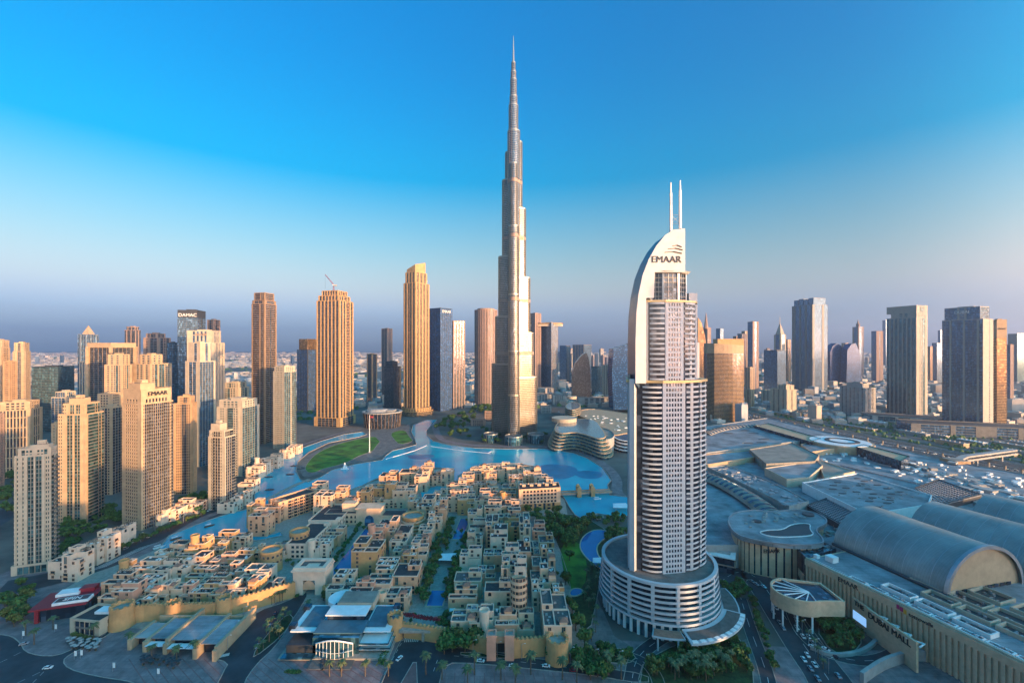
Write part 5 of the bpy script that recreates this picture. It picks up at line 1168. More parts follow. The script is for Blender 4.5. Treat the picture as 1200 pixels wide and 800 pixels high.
base = [(822,640),(826,500),(900,490),(1000,514),(1110,540),(1200,556),(1420,610),(1420,720),(1255,742),(1205,704),(1190,700),(1100,720),(1000,672),(960,636),(900,640)]
rsl('main_roof', base, 18, 0, 'conc', 'mallroof')
# stripes, ducts and plant on the big roof
def clutter(pts, z, n, wmx, hmx, seed, m='white', name='roof_plant', parent=mall):
    r = random.Random(seed); pl = [W(x, y, z) for x, y in pts]; xs = [p[0] for p in pl]; ys = [p[1] for p in pl]; b = MB(); k = 0; g = 0
    while k < n and g < n*30:
        g += 1; x, y = r.uniform(min(xs), max(xs)), r.uniform(min(ys), max(ys))
        if inpoly(x, y, pl): b.box(x, y, z, r.uniform(1.5, wmx), r.uniform(1.5, wmx), r.uniform(.8, hmx), r.choice([0, .3, -.2])); k += 1
    b.build(name, M[m], parent, kind='stuff')
clutter([(905,560),(950,548),(1000,540),(1060,560),(1120,590),(1200,600),(1200,560),(1050,535),(960,528),(900,545)], 18, 150, 7, 3, 1)
clutter([(1070,545),(1200,575),(1200,600),(1120,590)], 18, 60, 14, 3.5, 2, 'conc')
clutter([(905,600),(990,640),(1010,625),(960,590)], 18, 50, 6, 2.6, 3, 'conc')
clutter([(830,505),(900,500),(980,520),(930,535),(830,530)], 18, 50, 6, 1.6, 4, 'metal')
clutter([(832,549),(870,566),(925,594),(945,588),(900,563),(852,548)], 27.1, 60, 6, 1.3, 11, 'metal'); clutter([(860,603),(900,601),(948,601),(960,608),(925,612),(880,618)], 29.1, 26, 2.6, 1.2, 12, 'conc'); clutter([(965,640),(985,636),(1000,650),(975,652)], 24.1, 14, 3, 1.4, 13, 'metal')
clutter([(945,568),(1005,557),(1085,581),(1030,597)], 28.1, 40, 1.6, .9, 14, 'conc'); clutter([(960,600),(1020,640),(1060,650),(1100,690),(1010,660)], 18, 30, 5, 2, 15, 'conc'); clutter([(640,480),(780,494),(720,505),(690,490)], 20, 40, 7, 2, 16, 'white')
for k, (p, q_) in enumerate((((905,548),(985,600)), ((925,545),(1010,590)), ((985,545),(1110,575)), ((1010,540),(1190,575)), ((830,540),(905,545)), ((1060,545),(1180,600)))):
    a, c = W(*p, 18.5), W(*q_, 18.5); b = MB(); b.strip([a, c], 2.2, 18, 19.6); b.build('roof_duct', M['metal'], mall); b = MB(); b.strip(offs([a, c], 5), 1.2, 18, 18.5); b.build('roof_walkway', M['white'], mall)
# flat dotted roofs
def dots(pts, z, n, a, b_, seed, m='dmetal', name='skylight', nx=None):
    r = random.Random(seed); pl = [W(x, y, z) for x, y in pts]; xs = [p[0] for p in pl]; ys = [p[1] for p in pl]; k = g = 0; used = []
    while k < n and g < 4000:
        g += 1; x, y = r.uniform(min(xs), max(xs)), r.uniform(min(ys), max(ys))
        if inpoly(x, y, inset(ccw(pl), a)) and all(hypot(x-u, y-v) > a*2.4 for u, v in used):
            used.append((x, y)); q = MB(); q.prism([(x+a*cos(2*pi*i/14), y+b_*sin(2*pi*i/14)) for i in range(14)], z-.1, z+.35); q.build(name, M[m], mall); k += 1
rsl('dotted_roof', [(940,566),(1005,555),(1092,581),(1088,592),(1040,600),(1018,604)], 28, 18, 'white', 'mallroof'); dots([(955,568),(1005,558),(1085,581),(1030,597)], 28.2, 22, 4.2, 1.9, 5)
rsl('flat_roof', [(826,503),(884,497),(938,517),(880,524),(828,531)], 26, 18, 'conc', 'mallroof'); dots([(828,508),(884,500),(930,516),(830,528)], 26.2, 6, 9, 3.5, 6)
rsl('tan_roof', [(878,527),(928,519),(960,534),(955,541),(898,544)], 29, 18, 'mallroof2', 'mallroof2')
rsl('side_roof', [(826,533),(878,528),(884,536),(828,545)], 25, 18, 'sand2', 'mallroof'); rsl('side_roof', [(938,521),(958,516),(978,526),(950,530)], 25, 18, 'sand2', 'mallroof')
rsl('wedge_roof', [(896,549),(958,540),(964,546),(948,560),(922,562)], 27, 18, 'sand4', 'mallroof'); rsl('wedge_roof', [(958,540),(966,541),(1002,553),(966,560)], 25, 18, 'sand4', 'mallroof2')
def arc_px(p0, p1, p2, n=10): return [((1-t)**2*p0[0]+2*t*(1-t)*p1[0]+t*t*p2[0], (1-t)**2*p0[1]+2*t*(1-t)*p1[1]+t*t*p2[1]) for t in [k/n for k in range(n+1)]]
rsl('curved_roof', arc_px((829,548), (870,566), (925,594))+arc_px((948,588), (900,560), (850,546), 8), 27, 18, 'conc', 'mallroof')
# vaulted gallery with dark glazed ribs
def gallery(px0, px1, px2, z, r, n, nm='vaulted_gallery', lab=None):
    ax = [W(x, y, z) for x, y in arc_px(px0, px1, px2, n)]; L = offs(ax, r); Rr = offs(ax, -r); b, g = MB(), []
    for k in range(n):
        segs = []
        for P_, Q_ in ((k, k+1),):
            for s in range(6):
                def pt(i, s): t = pi*s/6; c = (ax[i][0]+(L[i][0]-ax[i][0])*cos(t), ax[i][1]+(L[i][1]-ax[i][1])*cos(t)); return (*c, z-r*.35+r*.55*sin(t))
                a, bb, c, d = pt(P_, s), pt(Q_, s), pt(Q_, s+1), pt(P_, s+1); b.quad(a, bb, c, d)
                if s in (1, 2, 3, 4):
                    def mixp(u, v, t): return tuple(u[i]*(1-t)+v[i]*t+(.12 if i == 2 else 0) for i in range(3))
                    segs.append((mixp(a, bb, .3), mixp(a, bb, .75), mixp(d, c, .75), mixp(d, c, .3)))
        q = MB(); [q.quad(*s_) for s_ in segs]; g.append(q)
    o = b.build(nm, M['mallroof2'], mall, smooth=True, weld=True)
    for q in g: w = q.build('roof_window', M['gdark'], mall); w.parent = o; w.location = (0, 0, 0)
gallery((828,556), (862,566), (906,600), 25, 12, 13); gallery((826,508), (852,497), (893,499), 28, 12, 16)
# gridded skylight roofs
for pts in ([(946,592),(972,583),(1012,604),(988,616)], [(1072,572),(1100,562),(1150,580),(1094,594)]):
    pl, o = rsl('gridded_roof', pts, 24, 18, 'dmetal', 'gdark'); b = MB(); A, B, C_, D = [W(x, y, 24.4) for x, y in pts]
    for k in range(15):
        t = k/14
        b.rod((A[0]+(B[0]-A[0])*t, A[1]+(B[1]-A[1])*t, 24.4), (D[0]+(C_[0]-D[0])*t, D[1]+(C_[1]-D[1])*t, 24.4), .35, 4); b.rod((A[0]+(D[0]-A[0])*t, A[1]+(D[1]-A[1])*t, 24.4), (B[0]+(C_[0]-B[0])*t, B[1]+(C_[1]-B[1])*t, 24.4), .35, 4)
    w = b.build('roof_lattice', M['metal'], mall); w.parent = o
# long canopy building and circular roof by the highway
rsl('canopy_hall', [(884,499),(900,496),(962,514),(950,518)], 30, 0, 'gdark', 'sand2'); rsl('canopy_hall', [(1003,524),(1012,521),(1066,535),(1056,541)], 30, 0, 'gdark', 'sand2')
X, Y = W(984, 517, 30); b = MB(); b.cyl(X, Y, 0, 30, 46, 36); o = b.build('round_hall', M['sand2'], mall); b = MB(); b.cyl(X, Y, 30.05, 30.6, 42, 36); w = b.build('roof', M['white'], mall); w.parent = o; b = MB(); b.ring(circ(X+4, Y, 24, 30), circ(X+4, Y, 18, 30), 30.5, 31.6); w = b.build('roof_rim', M['dmetal'], mall); w.parent = o
# footbridge tube and metro line
def tube(label, pts, z, w, h, wm, kind='footbridge', cat='bridge', legs=True):
    pl = [W(x, y, z) for x, y in pts]; t = thing(kind, label, cat, (*pl[0], 0)); b = MB(); b.strip(pl, w, z, z+h); b.build('deck', M[wm], t)
    g = MB(); g.strip(pl, w+.3, z+h*.35, z+h*.7); g.build('window_band', M['gdark'], t)
    if legs:
        for k in range(len(pl)-1):
            for u in (.25, .75): b = MB(); x, y = pl[k][0]+(pl[k+1][0]-pl[k][0])*u, pl[k][1]+(pl[k+1][1]-pl[k][1])*u; b.box(x, y, 0, 2, 2, z); b.build('pier', M['conc'], t)
    return t
tube('glazed link bridge crossing the highway from the mall to the dark podium', [(1115,548),(1130,540),(1188,532)], 14, 9, 8, 'conc')
X, Y = W(1119, 556); t = thing('station_building', 'tan cubic station house lit gold beside the link bridge', 'building', (X, Y, 0)); b = MB(); b.box(X, Y, 0, 22, 24, 22); b.box(X-34, Y+14, 0, 46, 16, 14); b.build('wall', M['sand'], t); b = MB(); b.box(X, Y, 22, 20, 22, .6); b.build('roof', M['mallroof2'], t)
mp = smoothpl([W(x, y, 9) for x, y in [(880,484),(940,496),(1010,510),(1080,524),(1150,538),(1230,555)]], 2, False); t = thing('metro_viaduct', 'raised metro viaduct running along the highway behind the mall', 'viaduct', (*mp[0], 0)); b = MB(); b.strip(mp, 9, 8, 10); b.build('deck', M['conc'], t)
b = MB(); b.strip(offs(mp, 4.4), .5, 10, 11.4); b.strip(offs(mp, -4.4), .5, 10, 11.4); b.build('parapet', M['stone'], t, kind='stuff')
for k in range(1, len(mp), 1): b = MB(); b.cyl(*mp[k], 0, 8, 1.4, 8); b.build('pier', M['conc'], t)

# curvy sandstone pavilion with lettering and a dark roof basin
z = 29; ro = smoothpl([(852,612),(856,602),(880,597),(905,600),(928,597),(950,599),(968,606),(970,614),(954,620),(966,632),(964,638),(928,639),(888,634),(862,627)], 2)
pl = ccw([W(x, y, z) for x, y in ro]); c = (sum(p[0] for p in pl)/len(pl), sum(p[1] for p in pl)/len(pl))
t = thing('mall_pavilion', 'curvy sandstone mall pavilion with tall fins, lettering and a wavy dark roof basin', 'building', (*c, 0)); P = newP(); inn = inset(pl, 2.5)
for k in range(len(inn)): fac(P, inn[k], inn[(k+1) % len(inn)], 0, z-2, 'SL', 6.5, False)
P['glass'].build('glazing', M['gdark'], t); P['wall'].build('finned_wall', M['mallwall'], t)
b = MB(); slab(b, pl, z-3, z); b.build('roof_slab', M['mallroof'], t); b = MB(); b.ring(inset(pl, -.2), inset(pl, .7), z-.4, z+.9); b.build('roof_rim', M['metal'], t)
ba = [W(x, y, z+.2) for x, y in smoothpl([(888,624),(900,621),(918,621),(928,614),(950,613),(948,620),(955,627),(930,629),(905,629)], 2)]; b = MB(); capmb(b, ba, z+.15); b.build('roof_basin', M['dmetal'], t); b = MB(); ba = ccw(ba); b.ring(inset(ba, -.6), ba, z, z+.8); b.build('basin_rim', M['white'], t)
for px, py, r in ((887,611,3.5), (947,603,5)): X, Y = W(px, py, z); b = MB(); b.cyl(X, Y, z, z+1.2, r, 18); b.build('roof_dome', M['dmetal'], t)
d = W(901, 645, 22); e = W(912, 646, 22); q = W(901, 646, 23)
fx = [p for p in inn if p[1] < c[1]]
p_ = min(inn, key=lambda p: abs(600+p[0]*F/p[1]-901)+ (0 if p[1] < c[1] else 999)); text(t, 'EMAAR', (p_[0], p_[1]-2.3, 21), (1, .0), 4.2, M['black'], .25)
# teal glass block between
rsl('dark_link_roof', [(930,640),(984,632),(992,640),(945,656)], 24, 0, 'gdark', 'gteal')
# ------- the long sandstone flank
A = (223, 337); B = (263, 215); z = 26; u = ((B[0]-A[0]), (B[1]-A[1])); Lw = hypot(*u); u = (u[0]/Lw, u[1]/Lw); nrm = (u[1], -u[0])   # outward (left, towards the ring road)
if nrm[0] > 0: nrm = (-nrm[0], -nrm[1])
t = thing('mall_building', 'long ribbed sandstone mall flank with lettering running towards the viewer', 'building', ((A[0]+B[0])/2, (A[1]+B[1])/2, 0)); b = MB()
back = 120; ft = [A, B, (B[0]-nrm[0]*back, B[1]-nrm[1]*back), (A[0]-nrm[0]*back, A[1]-nrm[1]*back)]; b.prism(ccw(ft), 0, z, True); b.build('body', M['mallwall'], t)
n = 46
for k in range(n):
    p = (A[0]+u[0]*Lw*(k+.5)/n, A[1]+u[1]*Lw*(k+.5)/n); b = MB(); b.obox((p[0]-u[0]*.55, p[1]-u[1]*.55, 0), (u[0]*1.5, u[1]*1.5, 0), (nrm[0]*.9, nrm[1]*.9, 0), (0, 0, z-4)); b.build('wall_rib', M['mallwall'], t)
b = MB(); b.obox((A[0], A[1], z-.2), (u[0]*Lw, u[1]*Lw, 0), (nrm[0]*-1.2, nrm[1]*-1.2, 0), (0, 0, 1.4)); b.build('parapet', M['sand4'], t)
def onroof(s, dd): return (A[0]+u[0]*s-nrm[0]*dd, A[1]+u[1]*s-nrm[1]*dd)
def roofbox(s0, s1, d0, d1, h, m, name, hollow=False, z_=z):
    pl = ccw([onroof(s0, d0), onroof(s1, d0), onroof(s1, d1), onroof(s0, d1)]); b = MB()
    if hollow:
        b.ring(pl, inset(pl, .7), z_-.05, z_+h); o = b.build(name, M[m], t); q = MB(); capmb(q, inset(pl, .7), z_+.5); w = q.build('well_floor', M['dmetal'], t); w.parent = o
        q = MB(); r = random.Random(int(s0*7+d0))
        for _ in range(int((s1-s0)/2.6)):
            s, dd = r.uniform(s0+1.2, s1-1.2), r.uniform(d0+1.2, d1-1.2); q.box(*onroof(s, dd), z_+.4, 1.3, 1.1, r.uniform(.8, 1.8))
        w = q.build('air_handling_units', M['metal'], t, kind='stuff'); w.parent = o; w.location = (0, 0, 0)
    else: b.prism(pl, z_-.05, z_+h); b.build(name, M[m], t)
b = MB(); capmb(b, [onroof(1.4, 1.4), onroof(Lw, 1.4), onroof(Lw, 118), onroof(1.4, 118)], z+.06); b.build('roof', M['mallroof'], t)
roofbox(6, 12, 12, 18, 4, 'white', 'roof_cabin'); roofbox(0, 3, 8, 11, 2.5, 'white', 'roof_cabin')
b = MB(); 
for s in range(24): b.obox((*onroof(3+s*1.6, 2.5), z+.1), (-nrm[0]*3, -nrm[1]*3, 0), (u[0]*.25, u[1]*.25, 0), (0, 0, .12))
b.build('roof_striping', M['white'], t, kind='stuff')
for k in range(8): roofbox(30+k*12, 30+k*12+11, 1.8, 5.6, 1.3, 'white', 'roof_well', True)
for k in range(3): roofbox(46+k*19, 46+k*19+17, 9, 17, 2.6, 'white', 'roof_well', True)
for k in range(3): roofbox(60+k*18, 76+k*18, 24, 34, 2.6, 'sand4', 'roof_well', True); roofbox(46+k*20, 64+k*20, 38, 50, 2.6, 'sand4', 'roof_well', True); roofbox(48+k*20, 64+k*20, 56, 72, 2.6, 'sand4', 'roof_well', True)
def wtext(s, off, zz, body, size, m='black'): p = (A[0]+u[0]*off+nrm[0]*1.15, A[1]+u[1]*off+nrm[1]*1.15, zz); return text(t, body, p, u, size, M[m], .2, align='LEFT')
b = MB(); b.obox((*[A[i]+nrm[i]*.2 for i in (0, 1)], z-4.2), (u[0]*Lw, u[1]*Lw, 0), (nrm[0]*.75, nrm[1]*.75, 0), (0, 0, 4.4)); b.build('fascia', M['mallwall'], t)
wtext(0, 25, z-3.7, 'EMAAR', 4.2); wtext(0, 68, z-3.7, 'totzowalls', 3.0)
for k, (mm) in enumerate(('red', 'pink2', 'amber')):
    pass
M['amber'] = mat('amber_sign', (.7, .33, .03), .5, var=0); M['crimson'] = mat('crimson_sign', (.45, .02, .12), .5, var=0)
for k, mm in enumerate(('crimson', 'crimson', 'amber')):
    b = MB(); s = 61.5+k*1.9; p = (A[0]+u[0]*s+nrm[0]*1.0, A[1]+u[1]*s+nrm[1]*1.0); b.obox((*p, z-3.8+(2-k)*.5), (u[0]*1.6, u[1]*1.6, 0), (nrm[0]*.25, nrm[1]*.25, 0), (0, 0, 2.6)); b.build('sign_emblem_bar', M[mm], t)
# entrance wall with big lettering
p0 = (A[0]+u[0]*36+nrm[0]*3, A[1]+u[1]*36+nrm[1]*3); t2 = thing('entrance_sign_wall', 'curved sandstone entrance wall lettered THE DUBAI MALL beside a blue screen', 'sign wall', (*p0, 0))
du = Vector((u[0]*.93-.0, u[1]*.93, 0)); du = Vector((u[0]+nrm[0]*.28, u[1]+nrm[1]*.28, 0)).normalized(); dn = Vector((du.y, -du.x, 0)); dn = dn if dn.x < 0 else -dn
b = MB(); b.obox((*p0, 0), tuple(du*13), tuple(-dn*1.2), (0, 0, 17)); b.build('wall_panel', M['mallwall'], t2); b = MB(); q0 = Vector((*p0, 0))+du*13.2+dn*1.5; b.obox(tuple(q0), tuple(du*34), tuple(-dn*1.4), (0, 0, 17.5)); b.build('wall_panel', M['mallwall'], t2)
text(t2, 'THE', tuple(Vector((*p0, 13.2))+du*2.2+dn*.25), (du.x, du.y), 4.2, M['black'], .25, align='LEFT'); text(t2, 'DUBAI MALL', tuple(q0+du*1.5+dn*.25+Vector((0, 0, 12.4))), (du.x, du.y), 5.2, M['black'], .25, align='LEFT')
M['screen'] = mat('blue_screen', (.2, .45, .8), .4, var=0, emit=((.25, .5, .85), .35)); b = MB(); b.obox(tuple(Vector((*p0, 3.4))+du*1+dn*.3), tuple(du*11), tuple(-dn*.25), (0, 0, 5.5)); b.build('screen', M['screen'], t2)
for k in range(4): b = MB(); f = q0+du*(4+k*8); b.rod(tuple(f+Vector((0, 0, 16))), tuple(f-dn*7+du*4+Vector((0, 0, 15))), .5, 6); b.rod(tuple(f-dn*7+du*4+Vector((0, 0, 15))), tuple(f+du*8+Vector((0, 0, 16))), .5, 6); b.build('brace', M['white'], t2)
# rotunda porch with star-braced glass roof
X, Y = 196, 304; t = thing('entrance_rotunda', 'half-round sandstone porch with a star-braced glass roof in front of the mall flank', 'building', (X, Y, 0)); n = 24; r = 17
hp = [(X+r*cos(R(100+190*k/20)), Y+r*sin(R(100+190*k/20))*.9) for k in range(21)]+[(X+r*1.25, Y-r*.86)]+[(X+r*1.25, Y+r*.5)]
hp = ccw(hp); b = MB(); b.ring(hp, inset(hp, 1.2), 11, 21); b.build('drum_wall', M['mallwall'], t); b = MB(); capmb(b, inset(hp, 1), 19.6); b.build('glass_roof', M['gdark'], t)
for k in range(8): a = R(100+k*26); b = MB(); b.rod((X+6, Y-2, 20.2), (X+r*.93*cos(a), Y+r*.85*sin(a), 20.2), .35, 5); b.build('roof_brace', M['white'], t)
for k in range(6): a = R(110+k*32); b = MB(); b.rod((X+(r-1)*cos(a), Y+(r-1)*.9*sin(a), 0), (X+(r-1)*cos(a), Y+(r-1)*.9*sin(a), 11), .6, 8); b.build('column', M['white'], t)
# curved ramp parapet
for lb, pts, h in (('curved sandstone ramp wall between pavilion and rotunda', [(904,666),(920,668),(934,676),(942,690)], 11), ('sweeping low parapet round the sunken mall garden', [(950,760),(975,770),(1010,766),(1030,750),(1034,735)], 2), ('grey ramp wall at the bottom right corner', [(1010,800),(1035,782),(1070,772),(1100,775)], 6)):
    pl = smoothpl([W(x, y) for x, y in pts], 2, False); t = thing('ramp_wall', lb, 'wall', (*pl[0], 0)); b = MB(); b.strip(pl, 2, h*.45 if h > 10 else 0, h); b.build('wall', M['mallwall' if h > 10 else 'conc'], t)
# barrel vaults
def vault(near, far, rw, zt, label):
    nx_, ny_ = near; fx_, fy_ = far; dx, dy = fx_-nx_, fy_-ny_; L = hypot(dx, dy); dx, dy = dx/L, dy/L; cx_, cy_ = dy, -dx
    t = thing('vaulted_hall', label, 'building', ((nx_+fx_)/2, (ny_+fy_)/2, 26)); z0 = 26; n = 28; b = MB(); H1 = zt-z0
    def ring(o, rr, hh): return [(nx_+dx*o-cx_*rr*cos(pi*k/n), ny_+dy*o-cy_*rr*cos(pi*k/n), z0+hh*sin(pi*k/n)) for k in range(n+1)]
    r0, r1 = ring(-1.5, rw, H1), ring(L, rw, H1); i = len(b.v); b.v += r0+r1
    for k in range(n): b.f.append((i+k, i+k+1, i+n+2+k, i+n+1+k))
    b.build('vault_shell', M['vault'], t, smooth=True)
    for o_, nm in ((0, 'end_wall'), (L-.5, 'end_wall')):
        q = MB(); q.poly(ring(o_, rw-.6, H1-.6)); q.build(nm, M['sand2'], t)
    q = MB(); a, c = ring(-2.2, rw+.9, H1+.9), ring(-2.2, rw-1.4, H1-1.4); d = ring(0, rw+.9, H1+.9); i = 0
    for k in range(n): q.quad(a[k], a[k+1], c[k+1], c[k]); q.quad(a[k+1], a[k], d[k], d[k+1])
    q.build('arch_rim', M['metal'], t)
    for o_ in [L*j/9 for j in range(1, 9)]:
        q = MB(); a, c = ring(o_, rw+.12, H1+.12), ring(o_+.35, rw+.12, H1+.12); i = 0
        for k in range(n): q.quad(a[k], a[k+1], c[k+1], c[k])
        q.build('roof_seam', M['metal'], t)
    q = MB(); q.rod((nx_-cx_*(rw+.8)-dx*2, ny_-cy_*(rw+.8)-dy*2, 27), (nx_-cx_*(rw+.8)+dx*L, ny_-cy_*(rw+.8)+dy*L, 27), 1.3, 6); q.build('eaves_duct', M['dmetal'], t)
    q = MB()
    for k in range(9): q.obox((nx_-dx*.6-cx_*(rw*.75)+cx_*k*rw*.17, ny_-dy*.6-cy_*(rw*.75)+cy_*k*rw*.17, 26.3), (cx_*rw*.12, cy_*rw*.12, 0), (0, 0, 2.2), (-dx*.2, -dy*.2, 0))
    q.build('doors', M['gdark'], t, kind='stuff')
vault((313, 295), (295, 369), 34.5, 54.5, 'nearest and largest grey barrel-vaulted hall with its arched end wall showing')
vault((388, 318), (361, 384), 33, 53, 'second grey barrel-vaulted hall just behind the largest vault')
vault((458, 338), (430, 402), 33, 53, 'third barrel-vaulted hall, between the second vault and the picture edge')
vault((528, 358), (500, 420), 33, 53, 'fourth barrel vault, farthest right at the picture edge')
b = MB(); b.prism(ccw([(255,372),(600,470),(640,330),(300,235)]), 18, 25.95); o = b.build('vault_podium', M['mallroof'], mall)
# terraced lakeside mall front
def terraces(label, pts, n, z0, fh, top=None, glass='gteal', edge='sand2', shrink=1.2, sm=2):
    pl = ccw(smoothpl([W(x, y, z0) for x, y in pts], sm)); c = (sum(p[0] for p in pl)/len(pl), sum(p[1] for p in pl)/len(pl)); t = thing('terraced_building', label, 'building', (*c, 0), 'curved terraced buildings by the lake')
    g = MB()
    for k in range(n):
        q = [(c[0]+(x-c[0])*(1-.035*k*shrink), c[1]+(y-c[1])*(1-.035*k*shrink)) for x, y in pl]; z = z0+k*fh; g.prism(inset(q, 2.5), z, z+fh, k == n-1); b = MB(); slab(b, q, z+fh-1.3, z+fh-.1); b.build('terrace_slab', M[edge], t)
    g.build('glazing', M[glass], t)
    if top:
        X, Y = W(*top[:2], z0+n*fh); b = MB(); b.cyl(X, Y, z0+n*fh-.2, z0+n*fh+top[3], top[2], 28); b.build('roof_drum', M['sand4'], t)
terraces('broad wavy terraced mall front with a lit cream roof drum on the lake walk', [(640,525),(650,531),(672,527),(690,533),(708,541),(722,536),(712,520),(705,508),(690,504),(655,505),(645,512)], 6, 0, 5.2, (661,493,26,7))
terraces('round tapering terraced block behind the wavy lakeside front', [(661,497),(672,500),(682,496),(682,488),(670,485),(661,490)], 8, 0, 4.6, (670,467,14,7), shrink=.6)
terraces('low round glass-roofed annex between the lakeside front and the white hotel', [(712,520),(722,530),(745,532),(760,520),(750,508),(725,508)], 4, 0, 5, None, 'gdark', 'white')
rsl('wavy_roof', smoothpl([(672,484),(690,478),(735,484),(780,494),(790,512),(740,506),(715,512),(706,500),(690,492)], 2), 20, 0, 'sand2', 'sand2'); rsl('wavy_roof', smoothpl([(690,505),(706,500),(722,508),(716,516),(700,514)], 2), 26, 0, 'conc', 'mallroof2')
for px, py, w, d, h in ((640,470,70,40,22),(655,474,40,30,30),(700,476,120,24,26),(640,484,30,30,18),(560,499,34,16,14),(573,494,22,16,24),(582,502,26,12,9),(640,462,60,30,24),(620,478,36,26,18)):
    Y = W(px, py)[1]; X = XX(px, Y); t = thing('low_building', {560: 'lit tan pavilion at the left foot of the giant spire', 573: 'tallest lit tan pavilion beside the foot of the giant spire', 582: 'smallest tan pavilion at the foot of the giant spire'}.get(px, 'grey flat block %s the giant spire and lakeside terraces' % {(640,470): 'second back between', (655,474): 'highest between', (700,476): 'longest, behind', (640,484): 'nearest, between', (640,462): 'farthest back, behind', (620,478): 'closest right of'}.get((px, py), 'by')), 'building', (X, Y, 0), 'low blocks round the giant spire')
    P = newP(); tier(P, [(X-w/2, Y), (X+w/2, Y), (X+w/2, Y+d), (X-w/2, Y+d)], 0, h, ['SwwwwwS', 'SwwS'], 4, False); finish(t, P, 'pink' if px in (560, 573, 582) else 'conc', 'gdark')
# hotel-side glass block with sign strip (dark arcade left of the pavilion)
X, Y = W(846, 668); t = thing('arcade_building', 'dark glazed arcade block with a rooftop row of white units beside the ring road', 'building', (X, Y, 0)); b = MB(); b.box(X, Y+8, 0, 26, 20, 12, -.5); b.build('glazing', M['gdark'], t); b = MB(); b.box(X, Y+8, 12, 28, 21, 1, -.5); b.build('roof', M['white'], t); b = MB(); b.box(X, Y+8, 13, 20, 9, 1.4, -.5); b.build('roof_plant', M['conc'], t)
b = MB(); b.box(X, Y+8, 5.6, 28.4, 21.4, .9, -.5); b.build('rose_band', M['pink'], t)  # plain rose-coloured band round the block

# ------------------------------------------------------------------ foreground pavilions
def glass_pavilion():
    X, Y = W(391, 772); t = thing('glass_pavilion', 'large glass restaurant pavilion with pale overhanging roofs and an arched glazed front', 'pavilion', (X, Y+20, 0))
    def bx(n, x0, x1, y0, y1, z0, z1, m): b = MB(); b.box(X+(x0+x1)/2, Y+(y0+y1)/2, z0, x1-x0, y1-y0, z1-z0); return b.build(n, M[m], t)
    bx('terrace', -33, 33, -1, 34, 0, 1.2, 'stone'); bx('glazing', -14, 14, 3, 36, 1.2, 11, 'gteal'); bx('side_glazing', -28, -14, 14, 34, 1.2, 9.5, 'gteal'); bx('side_glazing', 14, 28, 14, 34, 1.2, 9.5, 'gteal')
    bx('side_roof', -31, -13.5, 10, 38, 9.6, 10.4, 'white'); bx('side_roof', 13.5, 31, 10, 38, 9.6, 10.4, 'white'); bx('roof_membrane', -27, -15, 14, 36, 10.4, 10.9, 'troof'); bx('roof_membrane', 15, 27, 14, 36, 10.4, 10.9, 'troof')
    bx('front_roof', -15, 15, 6, 19, 11.2, 11.9, 'troof'); bx('middle_roof', -13, 13, 19, 30, 14.2, 15, 'white'); bx('upper_glazing', -12, 12, 20, 34, 11, 14.2, 'gdark'); bx('rear_hall', -10, 14, 31, 46, 11, 15.6, 'sand4'); bx('rear_roof', -9.4, 13.4, 31.6, 45.4, 15.6, 15.9, 'mallroof2')
    b = MB(); b.cyl(X-11, Y+42, 11, 13.6, 9, 20); b.build('rear_drum', M['white'], t)
    b = MB(); n = 9
    for k in range(n+1):
        u = -11+22*k/n; zt = 8.6+3.6*sin(pi*k/n); b.rod((X+u, Y+1.2-3*sin(pi*k/n), 1), (X+u, Y+1.2-3*sin(pi*k/n), zt), .22, 5)
        if k < n: v = -11+22*(k+1)/n; z2 = 8.6+3.6*sin(pi*(k+1)/n); b.rod((X+u, Y+1.2-3*sin(pi*k/n), zt), (X+v, Y+1.2-3*sin(pi*(k+1)/n), z2), .45, 6); b.rod((X+u, Y+1.2-3*sin(pi*k/n), 4.6), (X+v, Y+1.2-3*sin(pi*(k+1)/n), 4.6), .16, 4)
    b.build('arched_frame', M['white'], t)
    b = MB()
    for k in range(n):
        u, v = -11+22*k/n, -11+22*(k+1)/n; b.quad((X+u, Y+1.5-3*sin(pi*k/n), 1.2), (X+v, Y+1.5-3*sin(pi*(k+1)/n), 1.2), (X+v, Y+1.5-3*sin(pi*(k+1)/n), 8.6+3.6*sin(pi*(k+1)/n)), (X+u, Y+1.5-3*sin(pi*k/n), 8.6+3.6*sin(pi*k/n)))
    b.build('bay_glazing', M['gteal'], t)
    for z, w in ((3.4, 33), (6.2, 32)): bx('balcony_deck', 13, w, 3, 33, z, z+.4, 'white'); bx('balcony_rail', w-.3, w, 3, 33, z+.4, z+1.4, 'gteal'); bx('balcony_rail', 13, w, 2.9, 3.1, z+.4, z+1.4, 'gteal')
    for x, y in ((-31, 14), (-31, 34), (29, 20), (29, 35)): bx('roof_cube', x-2, x+2, y-2, y+2, 9, 12.6, 'gdark')
    bx('dark_wing', -30, -12, 3, 14, 1.2, 6.4, 'dmetal'); bx('pool_edge', -31, -12, -2, 2.5, 1.2, 2.0, 'gteal'); bx('forecourt', -12, 13, -9, 2, .3, .5, 'paver2')
